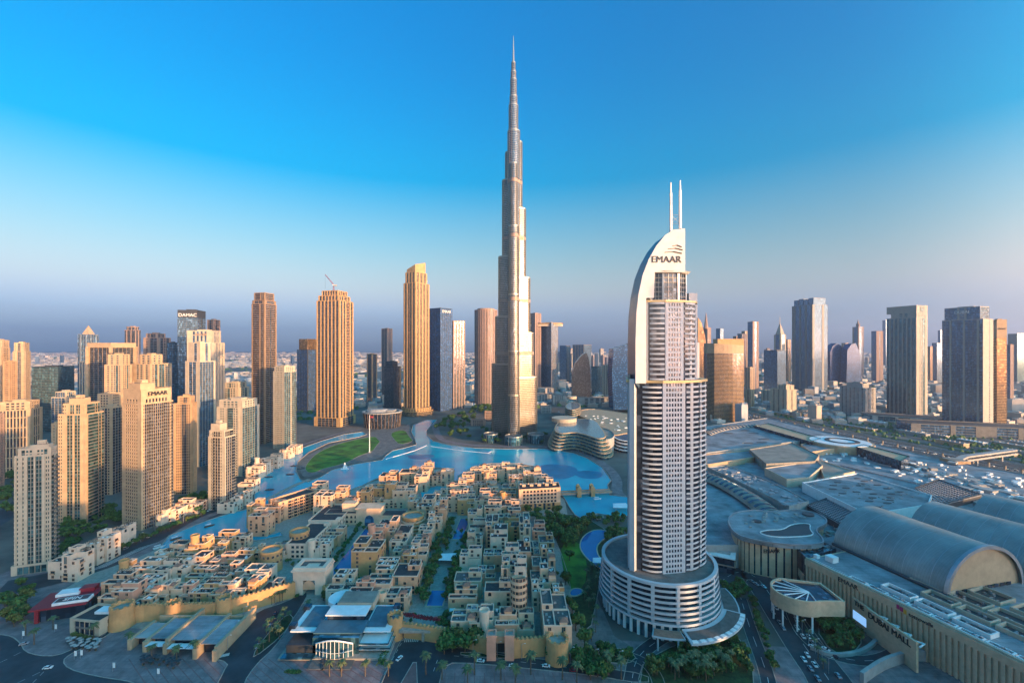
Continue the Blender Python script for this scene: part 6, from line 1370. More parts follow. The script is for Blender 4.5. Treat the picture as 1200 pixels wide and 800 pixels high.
    # round the terrace: cafe tables
glass_pavilion()
def stone_restaurant():
    X, Y = W(205, 770); t = thing('stone_restaurant', 'sandstone restaurant row with long fin walls and pale flat roofs behind the plaza palms', 'restaurant', (X, Y+12, 0))
    def bx(n, x0, x1, y0, y1, z0, z1, m): b = MB(); b.box(X+(x0+x1)/2, Y+(y0+y1)/2, z0, x1-x0, y1-y0, z1-z0); return b.build(n, M[m], t)
    for x, y0, y1, h in ((-33, 8, 26, 6.5), (-22, 6, 30, 6.8), (-8, 4, 40, 8.5), (13, 0, 32, 7.5), (26, -2, 38, 8)): bx('fin_wall', x-1, x+1, y0, y1, 0, h, 'sand2')
    for x0, x1, y0, y1, z, m in ((-32, -23, 9, 24, 5.6, 'conc'), (-21, -9, 8, 28, 6, 'mallroof'), (-7, 12, 6, 30, 6.4, 'mallroof'), (14, 25, 2, 26, 6.6, 'mallroof')): bx('flat_roof', x0, x1, y0, y1, z, z+.5, m); bx('glazing', x0+.3, x1-.3, y0+3, y1-.5, 0, z, 'gdark')
    for x0, x1, y0 in ((-21, -10, 3), (-6, 5, 1), (5.5, 12, 1)): bx('canvas_canopy', x0, x1, y0, y0+5, 4.4, 4.6, 'white')
    for x, y in ((-33, 8), (-22, 6), (-8, 4), (13, 0), (26, -2)): bx('end_pier', x-1.3, x+1.3, y-1.6, y, 0, 6.4, 'sand2')
    bx('rear_parapet', -33, 26, 30, 31, 0, 7, 'sand2')
stone_restaurant()
X, Y = W(105, 742); t = thing('cafe_building', 'small cream cafe with upper row of windows and flat grey roof left of the bastion', 'cafe', (X, Y+8, 0)); P = newP(); tier(P, [(X-13, Y), (X+9, Y-3), (X+12, Y+14), (X-10, Y+17)], 0, 9, ['SGGGGS', 'SwwS'], 4.5, True); finish(t, P, 'sand4', 'gdark')
b = MB(); b.box(X+2, Y+10, 8.7, 10, 7, 1.6); b.build('roof_cabin', M['white'], t)
def red_building():
    X, Y = W(62, 728); t = thing('red_roofed_building', 'dark glazed building with a crimson overhanging roof and a lettered sign box', 'building', (X, Y+12, 0)); a = .32
    def bx(n, x, y, z, sx_, sy_, sz, m): b = MB(); c, s_ = cos(a), sin(a); b.box(X+x*c-y*s_, Y+12+x*s_+y*c, z, sx_, sy_, sz, a); return b.build(n, M[m], t)
    bx('glazing', 0, 0, 0, 27, 19, 9, 'gdark'); bx('red_roof', -1, -1, 9, 31, 23, 1.1, 'red'); bx('red_corner', -13, -10, 0, 2, 2, 9, 'red'); bx('roof_cabin', -3, 6, 10, 13, 8, 1.8, 'white'); bx('red_loft', 7, 8, 10, 9, 7, 2.6, 'red'); bx('sign_box', 5, -7, 10, 20, 7, 1.8, 'white'); bx('sign_bed', 5, -7, 11.75, 18.4, 5.6, .2, 'dmetal')
    c, s_ = cos(a), sin(a); p = (X+5*c+9*s_, Y+12+5*s_-9*c, 12.2); text(t, 'SPIN', p, (c, s_), 5.2, M['white'], .1, flat=True)
red_building()
# bridge with gate towers
A_b, B_b = W(650, 582), W(716, 579); t = thing('stone_bridge', 'sandstone lake bridge with two pairs of little gate towers', 'bridge', ((A_b[0]+B_b[0])/2, A_b[1], 0)); b = MB(); b.strip([A_b, B_b], 9, 3.2, 4.6); b.build('deck', M['stone'], t)
b = MB(); b.strip(offs([A_b, B_b], 4.3), .5, 4.6, 5.8); b.strip(offs([A_b, B_b], -4.3), .5, 4.6, 5.8); b.build('parapet', M['sand'], t, kind='stuff')
for u_ in (.42, .66):
    x, y = A_b[0]+(B_b[0]-A_b[0])*u_, A_b[1]+(B_b[1]-A_b[1])*u_
    for s in (-1, 1): b = MB(); b.box(x, y+s*5.4, -1, 5, 3, 12.5); b.frustum([(x-2.5, y+s*5.4-1.6), (x+2.5, y+s*5.4-1.6), (x+2.5, y+s*5.4+1.6), (x-2.5, y+s*5.4+1.6)], [(x-.3, y+s*5.4-.2), (x+.3, y+s*5.4-.2), (x+.3, y+s*5.4+.2), (x-.3, y+s*5.4+.2)], 11.5, 13.5); b.build('gate_tower', M['sand3'], t)
    b = MB(); b.box(x, y, 9, 3, 11, 1.5); b.build('cross_beam', M['sand'], t)
# pools
def pool(label, pts, z=.4, sm=0, m='pool'):
    pl = ccw([W(x, y) for x, y in pts]); pl = smoothpl(pl, sm) if sm else pl; c = (sum(p[0] for p in pl)/len(pl), sum(p[1] for p in pl)/len(pl)); t = thing('swimming_pool', label, 'pool', (*c, 0)); b = MB(); b.ring(inset(pl, -1.2), pl, 0, z+.15); b.build('pool_edge', M['sand4'], t); b = MB(); capmb(b, pl, z); b.build('pool_water', M[m], t)
pool('long blue rectangular pool in the court leading to the palace gate', [(386,674),(412,674),(448,620),(428,620)])
pool('narrow bright blue lap pool in the garden court', [(530,632),(542,632),(550,608),(540,608)]); pool('stepped blue pool at the lower end of the garden court', [(500,710),(518,710),(524,692),(506,692)])
pool('large curved blue hotel pool left of the white hotel', [(679,640),(684,628),(696,621),(708,621),(716,627),(706,632),(698,640),(700,652),(712,664),(722,668),(716,672),(700,664),(686,652)], sm=2)
pool('small kidney pool beside the walled hotel garden', [(668,694),(672,690),(680,690),(683,694),(676,698),(669,698)], sm=2)
# shade canopies and the white sail on the lawn
for px, py, s, lb in ((702,656,9,'pale angular shade canopy over the end of the curved pool'), (727,592,14,'white angular shade roof at the lake end by the white hotel'), (524,652,12,'pale angular canopy roof in the middle of the garden court')):
    X, Y = W(px, py, 5); t = thing('shade_canopy', lb, 'canopy', (X, Y, 0)); b = MB(); b.frustum([(X-s*.7, Y-s*.5), (X+s*.8, Y-s*.6), (X+s*.6, Y+s*.6), (X-s*.5, Y+s*.5)], [(X-s*.6, Y-s*.45), (X+s*.7, Y-s*.5), (X+s*.5, Y+s*.5), (X-s*.4, Y+s*.4)], 5, 5.4); b.build('canopy_roof', M['white'], t)
    for u_, v_ in ((-1, -1), (1, -1), (1, 1), (-1, 1)): b = MB(); b.rod((X+u_*s*.45, Y+v_*s*.4, 0), (X+u_*s*.45, Y+v_*s*.4, 5), .2, 5); b.build('post', M['metal'], t)
X, Y = W(404, 550); t = thing('sail_sculpture', 'small white sail sculpture standing near the lawn edge', 'sculpture', (X, Y, 0)); b = MB(); b.frustum([(X-3, Y-1.5), (X+4, Y-1.5), (X+4, Y+1.5), (X-3, Y+1.5)], [(X-.3, Y-.2), (X+.3, Y-.2), (X+.3, Y+.2), (X-.3, Y+.2)], .3, 11); b.build('sail', M['white'], t); b = MB(); b.box(X, Y, 0, 11, 4, 1); b.build('base', M['white'], t)
X, Y = W(433, 530); t = thing('flagpole', 'tall white flagpole with a red flag at the end of the lawn', 'flagpole', (X, Y, 0)); b = MB(); b.rod((X, Y, 0), (X, Y, ZZ(486, Y)), .9, 8, .4); b.build('pole', M['white'], t); b = MB(); z = ZZ(487, Y); [b.obox((X+k*1.1, Y+.25*sin(k*1.3), z-3.4-.1*k), (1.1, .25*(sin((k+1)*1.3)-sin(k*1.3)), -.1), (0, .12, 0), (0, 0, 3.2)) for k in range(6)]; b.build('flag', M['red'], t); b = MB(); b.cyl(X, Y, 0, 1, 3, 12); b.build('base', M['stone'], t)
# fountain jet line and fountain platforms
for lb, pts in (('thin white fountain boom lying on the lake near the small lawn', [(452,538),(486,528),(500,522)]), ('thin white fountain boom lying on the lake towards the giant spire', [(505,523),(540,528),(572,531),(576,529)])):
    pl = [W(x, y) for x, y in pts]; t = thing('fountain_boom', lb, 'fountain', (*pl[0], 0)); b = MB(); b.strip(pl, 2.2, .25, .9); b.build('pontoon', M['white'], t)
M['deep'] = mat('fountain_basin_floor', (.0, .17, .29), .3, var=.2, scale=.05, spec=.12)
for px, py, a, c_ in ((493,535,24,18), (652,552,34,42), (690,556,22,22), (655,549,14,14)):
    X, Y = W(px, py); q = smoothpl([(X+a*cos(2*pi*k/9)*(1+.15*sin(k*2.1)), Y+c_*sin(2*pi*k/9)) for k in range(9)], 2)
    if px != 655: sheet('water_basin', q, .34+.004*(px % 7), M['deep'])
for k, (px, py) in enumerate(((345,546),(352,549),(315,559),(316,574),(340,556))):
    X, Y = W(px, py); t = thing('fountain_pontoon', 'dark low fountain pontoon floating on the left lagoon, %s' % ['northmost', 'beside the northmost', 'by the outer walk', 'southmost', 'middle one'][k], 'pontoon', (X, Y, 0), 'fountain pontoons'); b = MB(); b.prism([(X+6*cos(2*pi*i/14), Y+3.5*sin(2*pi*i/14)) for i in range(14)], .2, .9); b.build('float', M['dmetal'], t); b = MB(); b.rod((X, Y, .8), (X, Y, 2.2), .3, 6); b.build('nozzle', M['metal'], t)
# ------------------------------------------------------------------ trees
rt = random.Random(21)
def crown_mesh(name, seed, n, rad, hgt, z0, m, leaf=.8, clumps=9):
    r = random.Random(seed); b = MB(); cs = []
    for k in range(clumps):
        a = r.uniform(0, 2*pi); q = rad*sqrt(r.random())*.72; cs.append((q*cos(a), q*sin(a), z0+hgt*(.25+.6*r.random()*(1-q/rad*.5)), rad*r.uniform(.28, .5)))
    for k in range(n):
        cx_, cy_, cz, cr_ = r.choice(cs); v = Vector((r.gauss(0, 1), r.gauss(0, 1), r.gauss(0, .8))).normalized()*cr_*(r.uniform(.55, 1.08))
        p = Vector((cx_, cy_, cz))+v; u = Vector((r.gauss(0, 1), r.gauss(0, 1), r.gauss(0, .6))).normalized(); w = u.cross(v).normalized() if u.cross(v).length > .01 else Vector((1, 0, 0)); s = leaf*r.uniform(.5, 1.1)
        b.quad(tuple(p-u*s-w*s*.6), tuple(p+u*s-w*s*.6), tuple(p+u*s+w*s*.6), tuple(p-u*s+w*s*.6))
    me = bpy.data.meshes.new(name); me.from_pydata(b.v, [], b.f); me.materials.append(m); return me
def trunk_mesh(name, h, r0, r1, limbs=3, seed=0):
    r = random.Random(seed); b = MB(); b.rod((0, 0, 0), (.1, 0, h), r0, 6, r1)
    for k in range(limbs): a = 2*pi*k/limbs+r.random(); b.rod((0, 0, h*.7), (cos(a)*h*.45, sin(a)*h*.45, h*1.35), r1*.8, 5, r1*.3)
    me = bpy.data.meshes.new(name); me.from_pydata(b.v, [], b.f); me.materials.append(M['bark']); return me
def palm_crown(seed, h):
    r = random.Random(seed); b = MB()
    for k in range(17):
        a = 2*pi*k/17+r.uniform(-.15, .15); e = r.uniform(-.1, .9); L = r.uniform(2.4, 3.2); pts = []
        for j in range(5):
            t = j/4; pts.append(Vector((cos(a)*L*t*cos(e*.6), sin(a)*L*t*cos(e*.6), h+L*(sin(e)*t-.75*t*t))))
        sd = Vector((-sin(a), cos(a), 0))
        for j in range(4):
            w0, w1 = [.55, .75, .6, .35, .05][j], [.55, .75, .6, .35, .05][j+1]; dn = Vector((0, 0, -.22))
            b.quad(tuple(pts[j]), tuple(pts[j+1]), tuple(pts[j+1]+sd*w1+dn), tuple(pts[j]+sd*w0+dn)); b.quad(tuple(pts[j+1]), tuple(pts[j]), tuple(pts[j]-sd*w0+dn), tuple(pts[j+1]-sd*w1+dn))
    me = bpy.data.meshes.new('crown'); me.from_pydata(b.v, [], b.f); me.materials.append(M['palm']); return me
CR = [crown_mesh('crown', 1, 420, 3.6, 5, 2.4, M['leaf']), crown_mesh('crown', 2, 420, 4.2, 5.5, 2.6, M['leaf']), crown_mesh('crown', 3, 380, 3.2, 5.5, 2.2, M['leaf2']), crown_mesh('crown', 4, 420, 3.8, 4.6, 2.2, M['leaf'], .7, 12)]
TK = [trunk_mesh('trunk', 3.2, .28, .18, 3, 1), trunk_mesh('trunk', 3.4, .32, .2, 4, 2)]
PC = [palm_crown(k, 8) for k in range(3)]; PT = trunk_mesh('trunk', 8, .3, .22, 0)
WOOD = MB(); FAR = {'park trees left of the giant spire', 'trees before the giant spire', 'lakeside court trees', 'trees behind the lakeside block', 'trees by the lettered tower', 'left row by the court pool', 'right row by the court pool', 'left border verge trees', 'garden trees behind the stepped blocks', 'pond shore trees', 'slope trees'}
def put(kind, x, y, s, label, group, z=0):
    if group in FAR:
        me = rt.choice(CR); i = len(WOOD.v); a = rt.uniform(0, 6.28); c_, s_ = cos(a)*s, sin(a)*s
        WOOD.v += [(x+v.co.x*c_-v.co.y*s_, y+v.co.x*s_+v.co.y*c_, z+v.co.z*s) for v in me.vertices]; WOOD.f += [tuple(i+q for q in p.vertices) for p in me.polygons]; return None
    nm = 'palm_tree' if kind == 'palm' else ('small_tree' if kind == 'small_tree' else 'tree')
    t = thing(nm, label, 'palm tree' if kind == 'palm' else 'tree', (x, y, z), group, rt.uniform(0, 6.28)); t.scale = (s, s, s*rt.uniform(.85, 1.15))
    c = bpy.data.objects.new('crown', rt.choice(PC) if kind == 'palm' else rt.choice(CR)); link(c, t)
    k = bpy.data.objects.new('trunk', PT if kind == 'palm' else rt.choice(TK)); link(k, t); return t
def grove(pts, n, kind, label, group, s=(.8, 1.2), gap=3.2, avoid=True):
    pl = [W(x, y) for x, y in pts]; xs = [p[0] for p in pl]; ys = [p[1] for p in pl]; k = g = 0; used = []
    while k < n and g < n*60:
        g += 1; x, y = rt.uniform(min(xs), max(xs)), rt.uniform(min(ys), max(ys))
        if not inpoly(x, y, pl) or any(hypot(x-u, y-v) < gap for u, v in used): continue
        if avoid and not free(x-2.5, x+2.5, y-2.5, y+2.5): continue
        used.append((x, y)); put(kind, x, y, rt.uniform(*s), label, group); k += 1
def line_of(pts, n, kind, label, group, s=(.85, 1.15), jit=1.0):
    pl = [W(x, y) for x, y in pts]; seg = [hypot(pl[k+1][0]-pl[k][0], pl[k+1][1]-pl[k][1]) for k in range(len(pl)-1)]; T_ = sum(seg)
    for i in range(n):
        d = T_*(i+.5)/n; k = 0
        while d > seg[k] and k < len(seg)-1: d -= seg[k]; k += 1
        u = d/seg[k]; put(kind, pl[k][0]+(pl[k+1][0]-pl[k][0])*u+rt.uniform(-jit, jit), pl[k][1]+(pl[k+1][1]-pl[k][1])*u+rt.uniform(-jit, jit), rt.uniform(*s), label, group)
grove([(640,600),(662,598),(672,612),(690,618),(676,640),(668,660),(664,700),(690,760),(668,770),(664,720),(660,650),(640,610)], 44, 'tree', 'dark leafy tree in the garden strip between old town and white hotel', 'garden trees beside the white hotel', (1, 1.5))
grove([(680,606),(735,606),(735,622),(700,616),(680,622)], 20, 'tree', 'leafy tree on the planted shore under the stone bridge pond', 'pond shore trees', (.7, 1.1))
grove([(712,625),(735,625),(725,655),(712,650)], 14, 'tree', 'dense tree in the garden enclosed by the curved blue pool', 'trees inside the curved pool', (1, 1.4))
grove([(690,665),(702,670),(700,750),(686,752),(684,700)], 16, 'palm', 'palm beside the walled hotel garden left of the white drum', 'hotel garden palms', (.7, 1))
grove([(615,600),(640,598),(650,610),(645,632),(625,612)], 12, 'tree', 'dark tree crowding behind the six-storey lakeside block', 'trees behind the lakeside block', (1, 1.4), avoid=False)
grove([(506,505),(520,494),(545,480),(572,473),(588,480),(566,492),(558,500),(563,515),(520,514)], 70, 'tree', 'dense green tree in the park left of the giant spire', 'park trees left of the giant spire', (1.3, 2.2), 6)
grove([(563,503),(600,505),(640,508),(640,523),(600,521),(563,519)], 46, 'tree', 'low green tree on the lakeside terrace in front of the giant spire', 'trees before the giant spire', (1, 1.6), 5)
grove([(512,612),(532,612),(524,640),(515,655),(505,690),(488,730),(490,700),(503,650)], 30, 'tree', 'dark tree along the left side of the garden court', 'garden court trees, left side', (.8, 1.2))
grove([(552,612),(562,612),(556,640),(540,668),(528,700),(536,735),(524,738),(522,700),(535,655)], 26, 'tree', 'dark tree along the right side of the garden court', 'garden court trees, right side', (.8, 1.2))
grove([(556,552),(590,548),(630,556),(628,566),(560,566)], 22, 'tree', 'tree in the inner court of the lakeside ring of old-town blocks', 'lakeside court trees', (.8, 1.2), avoid=False)
line_of([(380,678),(424,614)], 16, 'tree', 'small tree in the left row beside the long blue court pool', 'left row by the court pool', (.6, .8)); line_of([(418,674),(456,618)], 13, 'tree', 'small tree in the right row beside the long blue court pool', 'right row by the court pool', (.6, .8))
grove([(66,660),(66,625),(90,606),(130,598),(142,612),(100,640)], 40, 'tree', 'dark tree in the gardens behind the stepped white canal blocks', 'garden trees behind the stepped blocks', (1, 1.5))
grove([(205,590),(240,582),(246,598),(210,608)], 16, 'tree', 'tree between the lettered broad tower and the small cream tower', 'trees by the lettered tower', (1, 1.5), avoid=False)
line_of([(86,672),(145,644),(200,620),(240,604)], 20, 'tree', 'street tree in the row between the stepped white blocks and the canal street', 'canal street trees', (.8, 1.1)); line_of([(245,600),(285,588),(290,566),(300,548),(330,532)], 16, 'palm', 'palm on the walk along the left bank of the lagoon', 'lagoon walk palms', (.8, 1.1))
grove([(0,700),(24,676),(40,690),(34,735),(0,740)], 16, 'tree', 'grey-green tree by the street corner left of the red-roofed building', 'corner trees by the red roof', (1, 1.4)); grove([(0,560),(40,552),(60,560),(20,600),(0,610)], 20, 'tree', 'tree in the green verge at the left picture border', 'left border verge trees', (1.2, 1.8), 6)
grove([(308,745),(300,768),(330,748),(342,722),(322,730)], 14, 'palm', 'palm growing in the almond-shaped planter before the gatehouse road', 'planter palms', (.75, 1)); line_of([(318,708),(336,702)], 5, 'palm', 'palm against the sandstone wall left of the gatehouse', 'palms by the gatehouse wall', (.7, .9)); line_of([(362,712),(356,740)], 6, 'palm', 'palm between the gatehouse road and the glass pavilion', 'palms beside the glass pavilion', (.8, 1)); grove([(366,702),(400,702),(430,716),(440,728),(400,712)], 18, 'tree', 'dark bushy tree below the curving wall behind the glass pavilion', 'trees behind the glass pavilion', (.8, 1.1), 2.6, avoid=False)
grove([(516,754),(560,758),(560,766),(520,766)], 7, 'tree', 'big dark round tree in front of the boulevard wall by the underpass', 'big trees at the boulevard wall', (1.3, 1.7), 4, avoid=False)
line_of([(430,750),(452,738)], 4, 'tree', 'dark tree on the slope right of the glass pavilion', 'slope trees', (.8, 1)); put('tree', *W(645, 771), 1.3, 'single bright green tree on the town wall near the right bastion', None); put('tree', *W(520, 738), 1.2, 'single yellowish bushy tree above the underpass terrace', None)
for k, (x, y) in enumerate(((40,755),(110,750),(152,757),(178,773),(207,776),(228,770),(62,737),(30,744))):
    put('palm', *W(x, y), 1.15, 'plaza palm in a tree pit, %s' % ['at the kerb tip by the junction','behind the cafe corner','beside the green fenced patch','in front of the left restaurant bay','before the middle restaurant bay','before the right restaurant bay','nearest the red-roofed building','farthest left at the junction'][k], 'plaza palms')
for k, x in enumerate((499,518,548,556,587,604,622,659,676,712,728)): put('palm', *W(x, 790+(k % 3)*6), 1.35, 'tall date palm on the boulevard pavement, %s in the row' % LB[k], 'boulevard palms')
for k, x in enumerate((386,400,428,455)): put('palm', *W(x, 792), 1.1, 'date palm on the pavement before the glass pavilion, %s from its pool' % LB[k], 'pavilion front palms')
grove([(752,790),(780,766),(815,752),(852,744),(872,760),(880,788),(830,800)], 56, 'tree', 'bright green tree in the looping garden below the hotel canopy', 'hotel forecourt trees', (.7, 1.15), 2.6, avoid=False); grove([(775,790),(820,775),(860,776),(850,800),(780,800)], 14, 'palm', 'tall palm standing among the hotel forecourt trees', 'hotel forecourt palms', (1, 1.3), avoid=False)
grove([(700,762),(745,766),(735,776),(705,772)], 10, 'tree', 'tree in the crescent bed at the foot of the hotel drum', 'crescent bed trees', (.7, .9), 2.5, avoid=False); grove([(672,775),(690,770),(720,795),(690,800)], 18, 'tree', 'yellow-green tree on the corner right of the boulevard bastion', 'bastion corner trees', (.9, 1.2), 2.8, avoid=False)
grove([(958,732),(976,722),(1004,732),(1012,748),(998,762),(974,762)], 34, 'tree', 'dark tree in the oval sunken garden of the mall entrance', 'sunken mall garden trees', (.7, 1.05), 2.4, avoid=False); line_of([(880,700),(892,740),(908,790)], 13, 'tree', 'small tree on the strip left of the ring road carriageway', 'ring road left trees', (.6, .9)); line_of([(912,690),(940,735),(966,790)], 10, 'palm', 'median palm between the ring road carriageways', 'ring road median palms', (.7, .9))
grove([(845,690),(868,684),(880,696),(860,712)], 12, 'tree', 'tree between the hotel canopy and the ring road roundabout', 'roundabout trees', (.7, 1), 2.6, avoid=False)
WOOD.build('trees', M['leaf'], kind='stuff')
k = 0
for _ in range(3000):
    x, y = rt.uniform(-330, 80), rt.uniform(270, 620)
    if k < 110 and inpoly(x, y, ZONE) and free(x-1.6, x+1.6, y-1.6, y+1.6): put('small_tree', x, y, rt.uniform(.4, .7), 'small courtyard tree squeezed between old-town houses', 'courtyard trees'); k += 1  # small trees, scaled-down copies of the tree meshes, in the gaps
# hedges and red flowers
def hedge(label, pts, h, w, m, seed):
    r = random.Random(seed); pl = [W(x, y) for x, y in pts]; t = thing('hedge', label, 'hedge', (*pl[0], 0)); b = MB()
    for k in range(len(pl)-1):
        (x0, y0), (x1, y1) = pl[k], pl[k+1]; n = int(hypot(x1-x0, y1-y0)*22)
        for _ in range(n):
            u = r.random(); p = Vector((x0+(x1-x0)*u+r.uniform(-w, w), y0+(y1-y0)*u+r.uniform(-w, w), h[0]+r.random()*(h[1]-h[0]))); a = Vector((r.gauss(0, 1), r.gauss(0, 1), r.gauss(0, 1))).normalized()*.4; c = a.orthogonal().normalized()*.3
            b.quad(tuple(p-a-c), tuple(p+a-c), tuple(p+a+c), tuple(p-a+c))
    b.build('foliage', m, t, kind='stuff')
M['flower'] = mat('red_flowers', (.16, .01, .02), .8, var=.4, scale=1)
hedge('dark red flowering hedge spilling over the underpass terrace', [(474,736),(490,739),(514,743)], (8.8, 10.4), 1.2, M['flower'], 1); hedge('green hedge on the slope right of the glass pavilion', [(456,756),(446,778)], (0, 1.6), 2.2, M['leaf'], 2); hedge('low trimmed hedge in front of the glass pavilion', [(335,787),(352,788)], (0, 1.2), 1, M['leaf'], 3)
hedge('low green hedge under the cafe windows', [(84,744),(98,748),(108,750)], (0, 2.2), 1, M['leaf2'], 4)

# ------------------------------------------------------------------ cars, banners, lamps
def car_proto(m):
    t = thing('parked_car', 'x', 'car'); b = MB(); b.box(0, 0, .35, 4.5, 1.8, .6); o = b.build('body', m, t)
    c = MB(); c.frustum([(-1.5, -.85), (1.2, -.85), (1.2, .85), (-1.5, .85)], [(-1.1, -.68), (.6, -.68), (.6, .68), (-1.1, .68)], .95, 1.5); c.build('cabin', M['gdark'], t); c = MB(); c.box(-.25, 0, 1.5, 1.6, 1.3, .06); c.build('roof', m, t)
    for x in (-1.4, 1.4):
        for y in (-.85, .85): c = MB(); c.rod((x, y-.12, .33), (x, y+.12, .33), .33, 10); c.build('wheel', M['black'], t)
    return t
CP = [M['white'], mat('silver_car_paint', (.45, .46, .48), .35, .6, var=0), mat('dark_car_paint', (.04, .04, .05), .3, .3, var=0), mat('red_car_paint', (.35, .02, .02), .35, var=0)]
protos = {}
CARN = ['white', 'silver', 'black', 'red']
def car(px, py, yaw, ci, where):
    x, y = W(px, py)
    if ci not in protos: t = protos[ci] = car_proto(CP[ci])
    else:
        s = protos[ci]; t = s.copy(); COL.objects.link(t)
        for ch in s.children: c = ch.copy(); COL.objects.link(c); c.parent = t
    t.location = (x, y, .08); t.rotation_euler = (0, 0, yaw); t['label'] = '%s car %s' % (CARN[ci], where); t['group'] = 'cars on the streets'
car(468, 772, 1.1, 0, 'alone on the road left of the red paved median'); car(762, 770, -.5, 0, 'in the hotel driveway under the canopy edge'); car(858, 753, -.3, 0, 'parked on the hotel loop by the ring road trees'); car(28, 755, .5, 1, 'turning at the junction on the left'); car(56, 783, .2, 0, 'crossing the wide junction at lower left')
r_ = random.Random(9); o_ = 0
for (pts, n, off, wh) in (([(905,700),(925,730),(952,770),(975,800)], 16, 9, 'queueing on the mall ring road, %s from the roundabout'), ([(880,680),(895,690)], 3, 3, 'near the roundabout tip, %s of three'), ([(250,596),(210,612),(170,630),(120,655)], 10, 4, 'on the canal street, %s from the cream tower'), ([(925,705),(932,728),(952,756),(985,772)], 8, 3, 'on the slip road beside the sunken garden, %s along'), ([(330,712),(318,734),(300,770)], 3, 3, 'on the gatehouse road, %s down'), ([(545,772),(640,782),(720,790)], 5, 3, 'on the boulevard, %s from the underpass')):
    pl = [W(*p) for p in pts]
    for k in range(n):
        u = (k+.5)/n*(len(pl)-1); i = int(u); u -= i; x = pl[i][0]+(pl[i+1][0]-pl[i][0])*u; y = pl[i][1]+(pl[i+1][1]-pl[i][1])*u; a = atan2(pl[i+1][1]-pl[i][1], pl[i+1][0]-pl[i][0]); q = r_.choice([-off*.7, -off*.25, off*.25, off*.7]); x -= sin(a)*q; y += cos(a)*q
        car(600+x*F/y, Y0+H*F/y, a, r_.choice([0, 0, 1, 2, 0, 3 if k % 7 == 3 else 1]), wh % ordw(k)); o_ += 1
# highway traffic: tiny plain cars
cm = {}
for k in range(90):
    i = r_.randrange(len(hs_)-1); u = r_.random(); a = atan2(hs_[i+1][1]-hs_[i][1], hs_[i+1][0]-hs_[i][0]); q = r_.choice([-26, -19, -12, 12, 19, 26]); x = hs_[i][0]+(hs_[i+1][0]-hs_[i][0])*u-sin(a)*q; y = hs_[i][1]+(hs_[i+1][1]-hs_[i][1])*u+cos(a)*q; ci = r_.choice([0, 0, 1, 2])
    if ci not in cm: b = MB(); b.box(0, 0, .3, 4.6, 1.9, .7); b.frustum([(-1.5, -.85), (1.2, -.85), (1.2, .85), (-1.5, .85)], [(-1.1, -.7), (.6, -.7), (.6, .7), (-1.1, .7)], 1.0, 1.55); o = b.build('highway_car', CP[ci]); cm[ci] = o.data
    else: o = bpy.data.objects.new('highway_car', cm[ci]); link(o)
    o.location = (x, y, .1); o.rotation_euler = (0, 0, a); tag(o, 'tiny %s car on the wide highway behind the mall' % CARN[ci], 'car', 'highway traffic, %s cars' % CARN[ci])
for k, (px, py, a, lb) in enumerate(((186,642,.9,'small white tour boat moored at the blunt end of the canal'), (206,632,1.0,'dark wooden boat drifting in the canal near the promenade'), (245,617,.9,'small canopied boat halfway along the canal'), (700,585,.2,'small boat on the pond just below the stone bridge'))):
    X, Y = W(px, py); t = thing('boat', lb, 'boat', (X, Y, .3)); c_, s_ = cos(a), sin(a); f_ = lambda q: [(X+x*c_-y*s_, Y+x*s_+y*c_) for x, y in q]
    b = MB(); b.frustum(f_([(-4, -1), (3, -1), (4.6, 0), (3, 1), (-4, 1)]), f_([(-4.3, -1.3), (3.2, -1.3), (5.4, 0), (3.2, 1.3), (-4.3, 1.3)]), .2, 1.3); b.build('hull', M['white' if k in (0, 3) else 'bark'], t); b = MB(); b.prism(f_([(-3.4, -1.1), (1.6, -1.1), (1.6, 1.1), (-3.4, 1.1)]), 2.8, 3.0, True, True); b.build('canopy', M['white'], t)
    b = MB(); [b.rod((*f_([(x, y)])[0], 1.2), (*f_([(x, y)])[0], 2.8), .07, 4) for x in (-3.2, 1.4) for y in (-1, 1)]; b.build('canopy_posts', M['metal'], t, kind='stuff')
for k, (x, y) in enumerate(((26,748),(87,772),(94,771),(132,786),(184,793),(64,740),(270,742))):
    X, Y = W(x, y); t = thing('banner_post', 'white banner on a slim plaza post, %s' % ['leftmost by the junction kerb','left one of the close pair','right one of the close pair','by the second plaza palm','in front of the restaurant row','before the red-roofed building','at the restaurant corner by the road'][k], 'banner', (X, Y, 0), 'plaza banners'); b = MB(); b.rod((X, Y, 0), (X, Y, 5.2), .12, 6); b.build('pole', M['metal'], t); b = MB(); b.box(X+.75, Y, 2, 1.4, .12, 3); b.build('banner', M['white'], t)
def lamp(x, y, label, group):
    t = thing('street_lamp', label, 'street lamp', (x, y, 0), group); b = MB(); b.rod((x, y, 0), (x, y, 9), .16, 6, .09); b.build('pole', M['metal'], t); b = MB(); b.rod((x, y, 8.9), (x+1.8, y, 9.4), .08, 5); b.build('arm', M['metal'], t); b = MB(); b.box(x+2, y, 9.3, .9, .4, .15); b.build('lamp_head', M['white'], t)
for pts, n, nm in (([(905,690),(975,795)], 9, 'ring road'), ([(540,766),(740,782)], 7, 'boulevard'), ([(90,668),(240,602)], 9, 'canal street'), ([(300,700),(262,770)], 4, 'gatehouse road')):
    for k in range(n): u = (k+.5)/n; lamp(*W(pts[0][0]+(pts[1][0]-pts[0][0])*u, pts[0][1]+(pts[1][1]-pts[0][1])*u), 'slim grey street lamp on the %s, %s in its line' % (nm, LB[k]), 'street lamps')
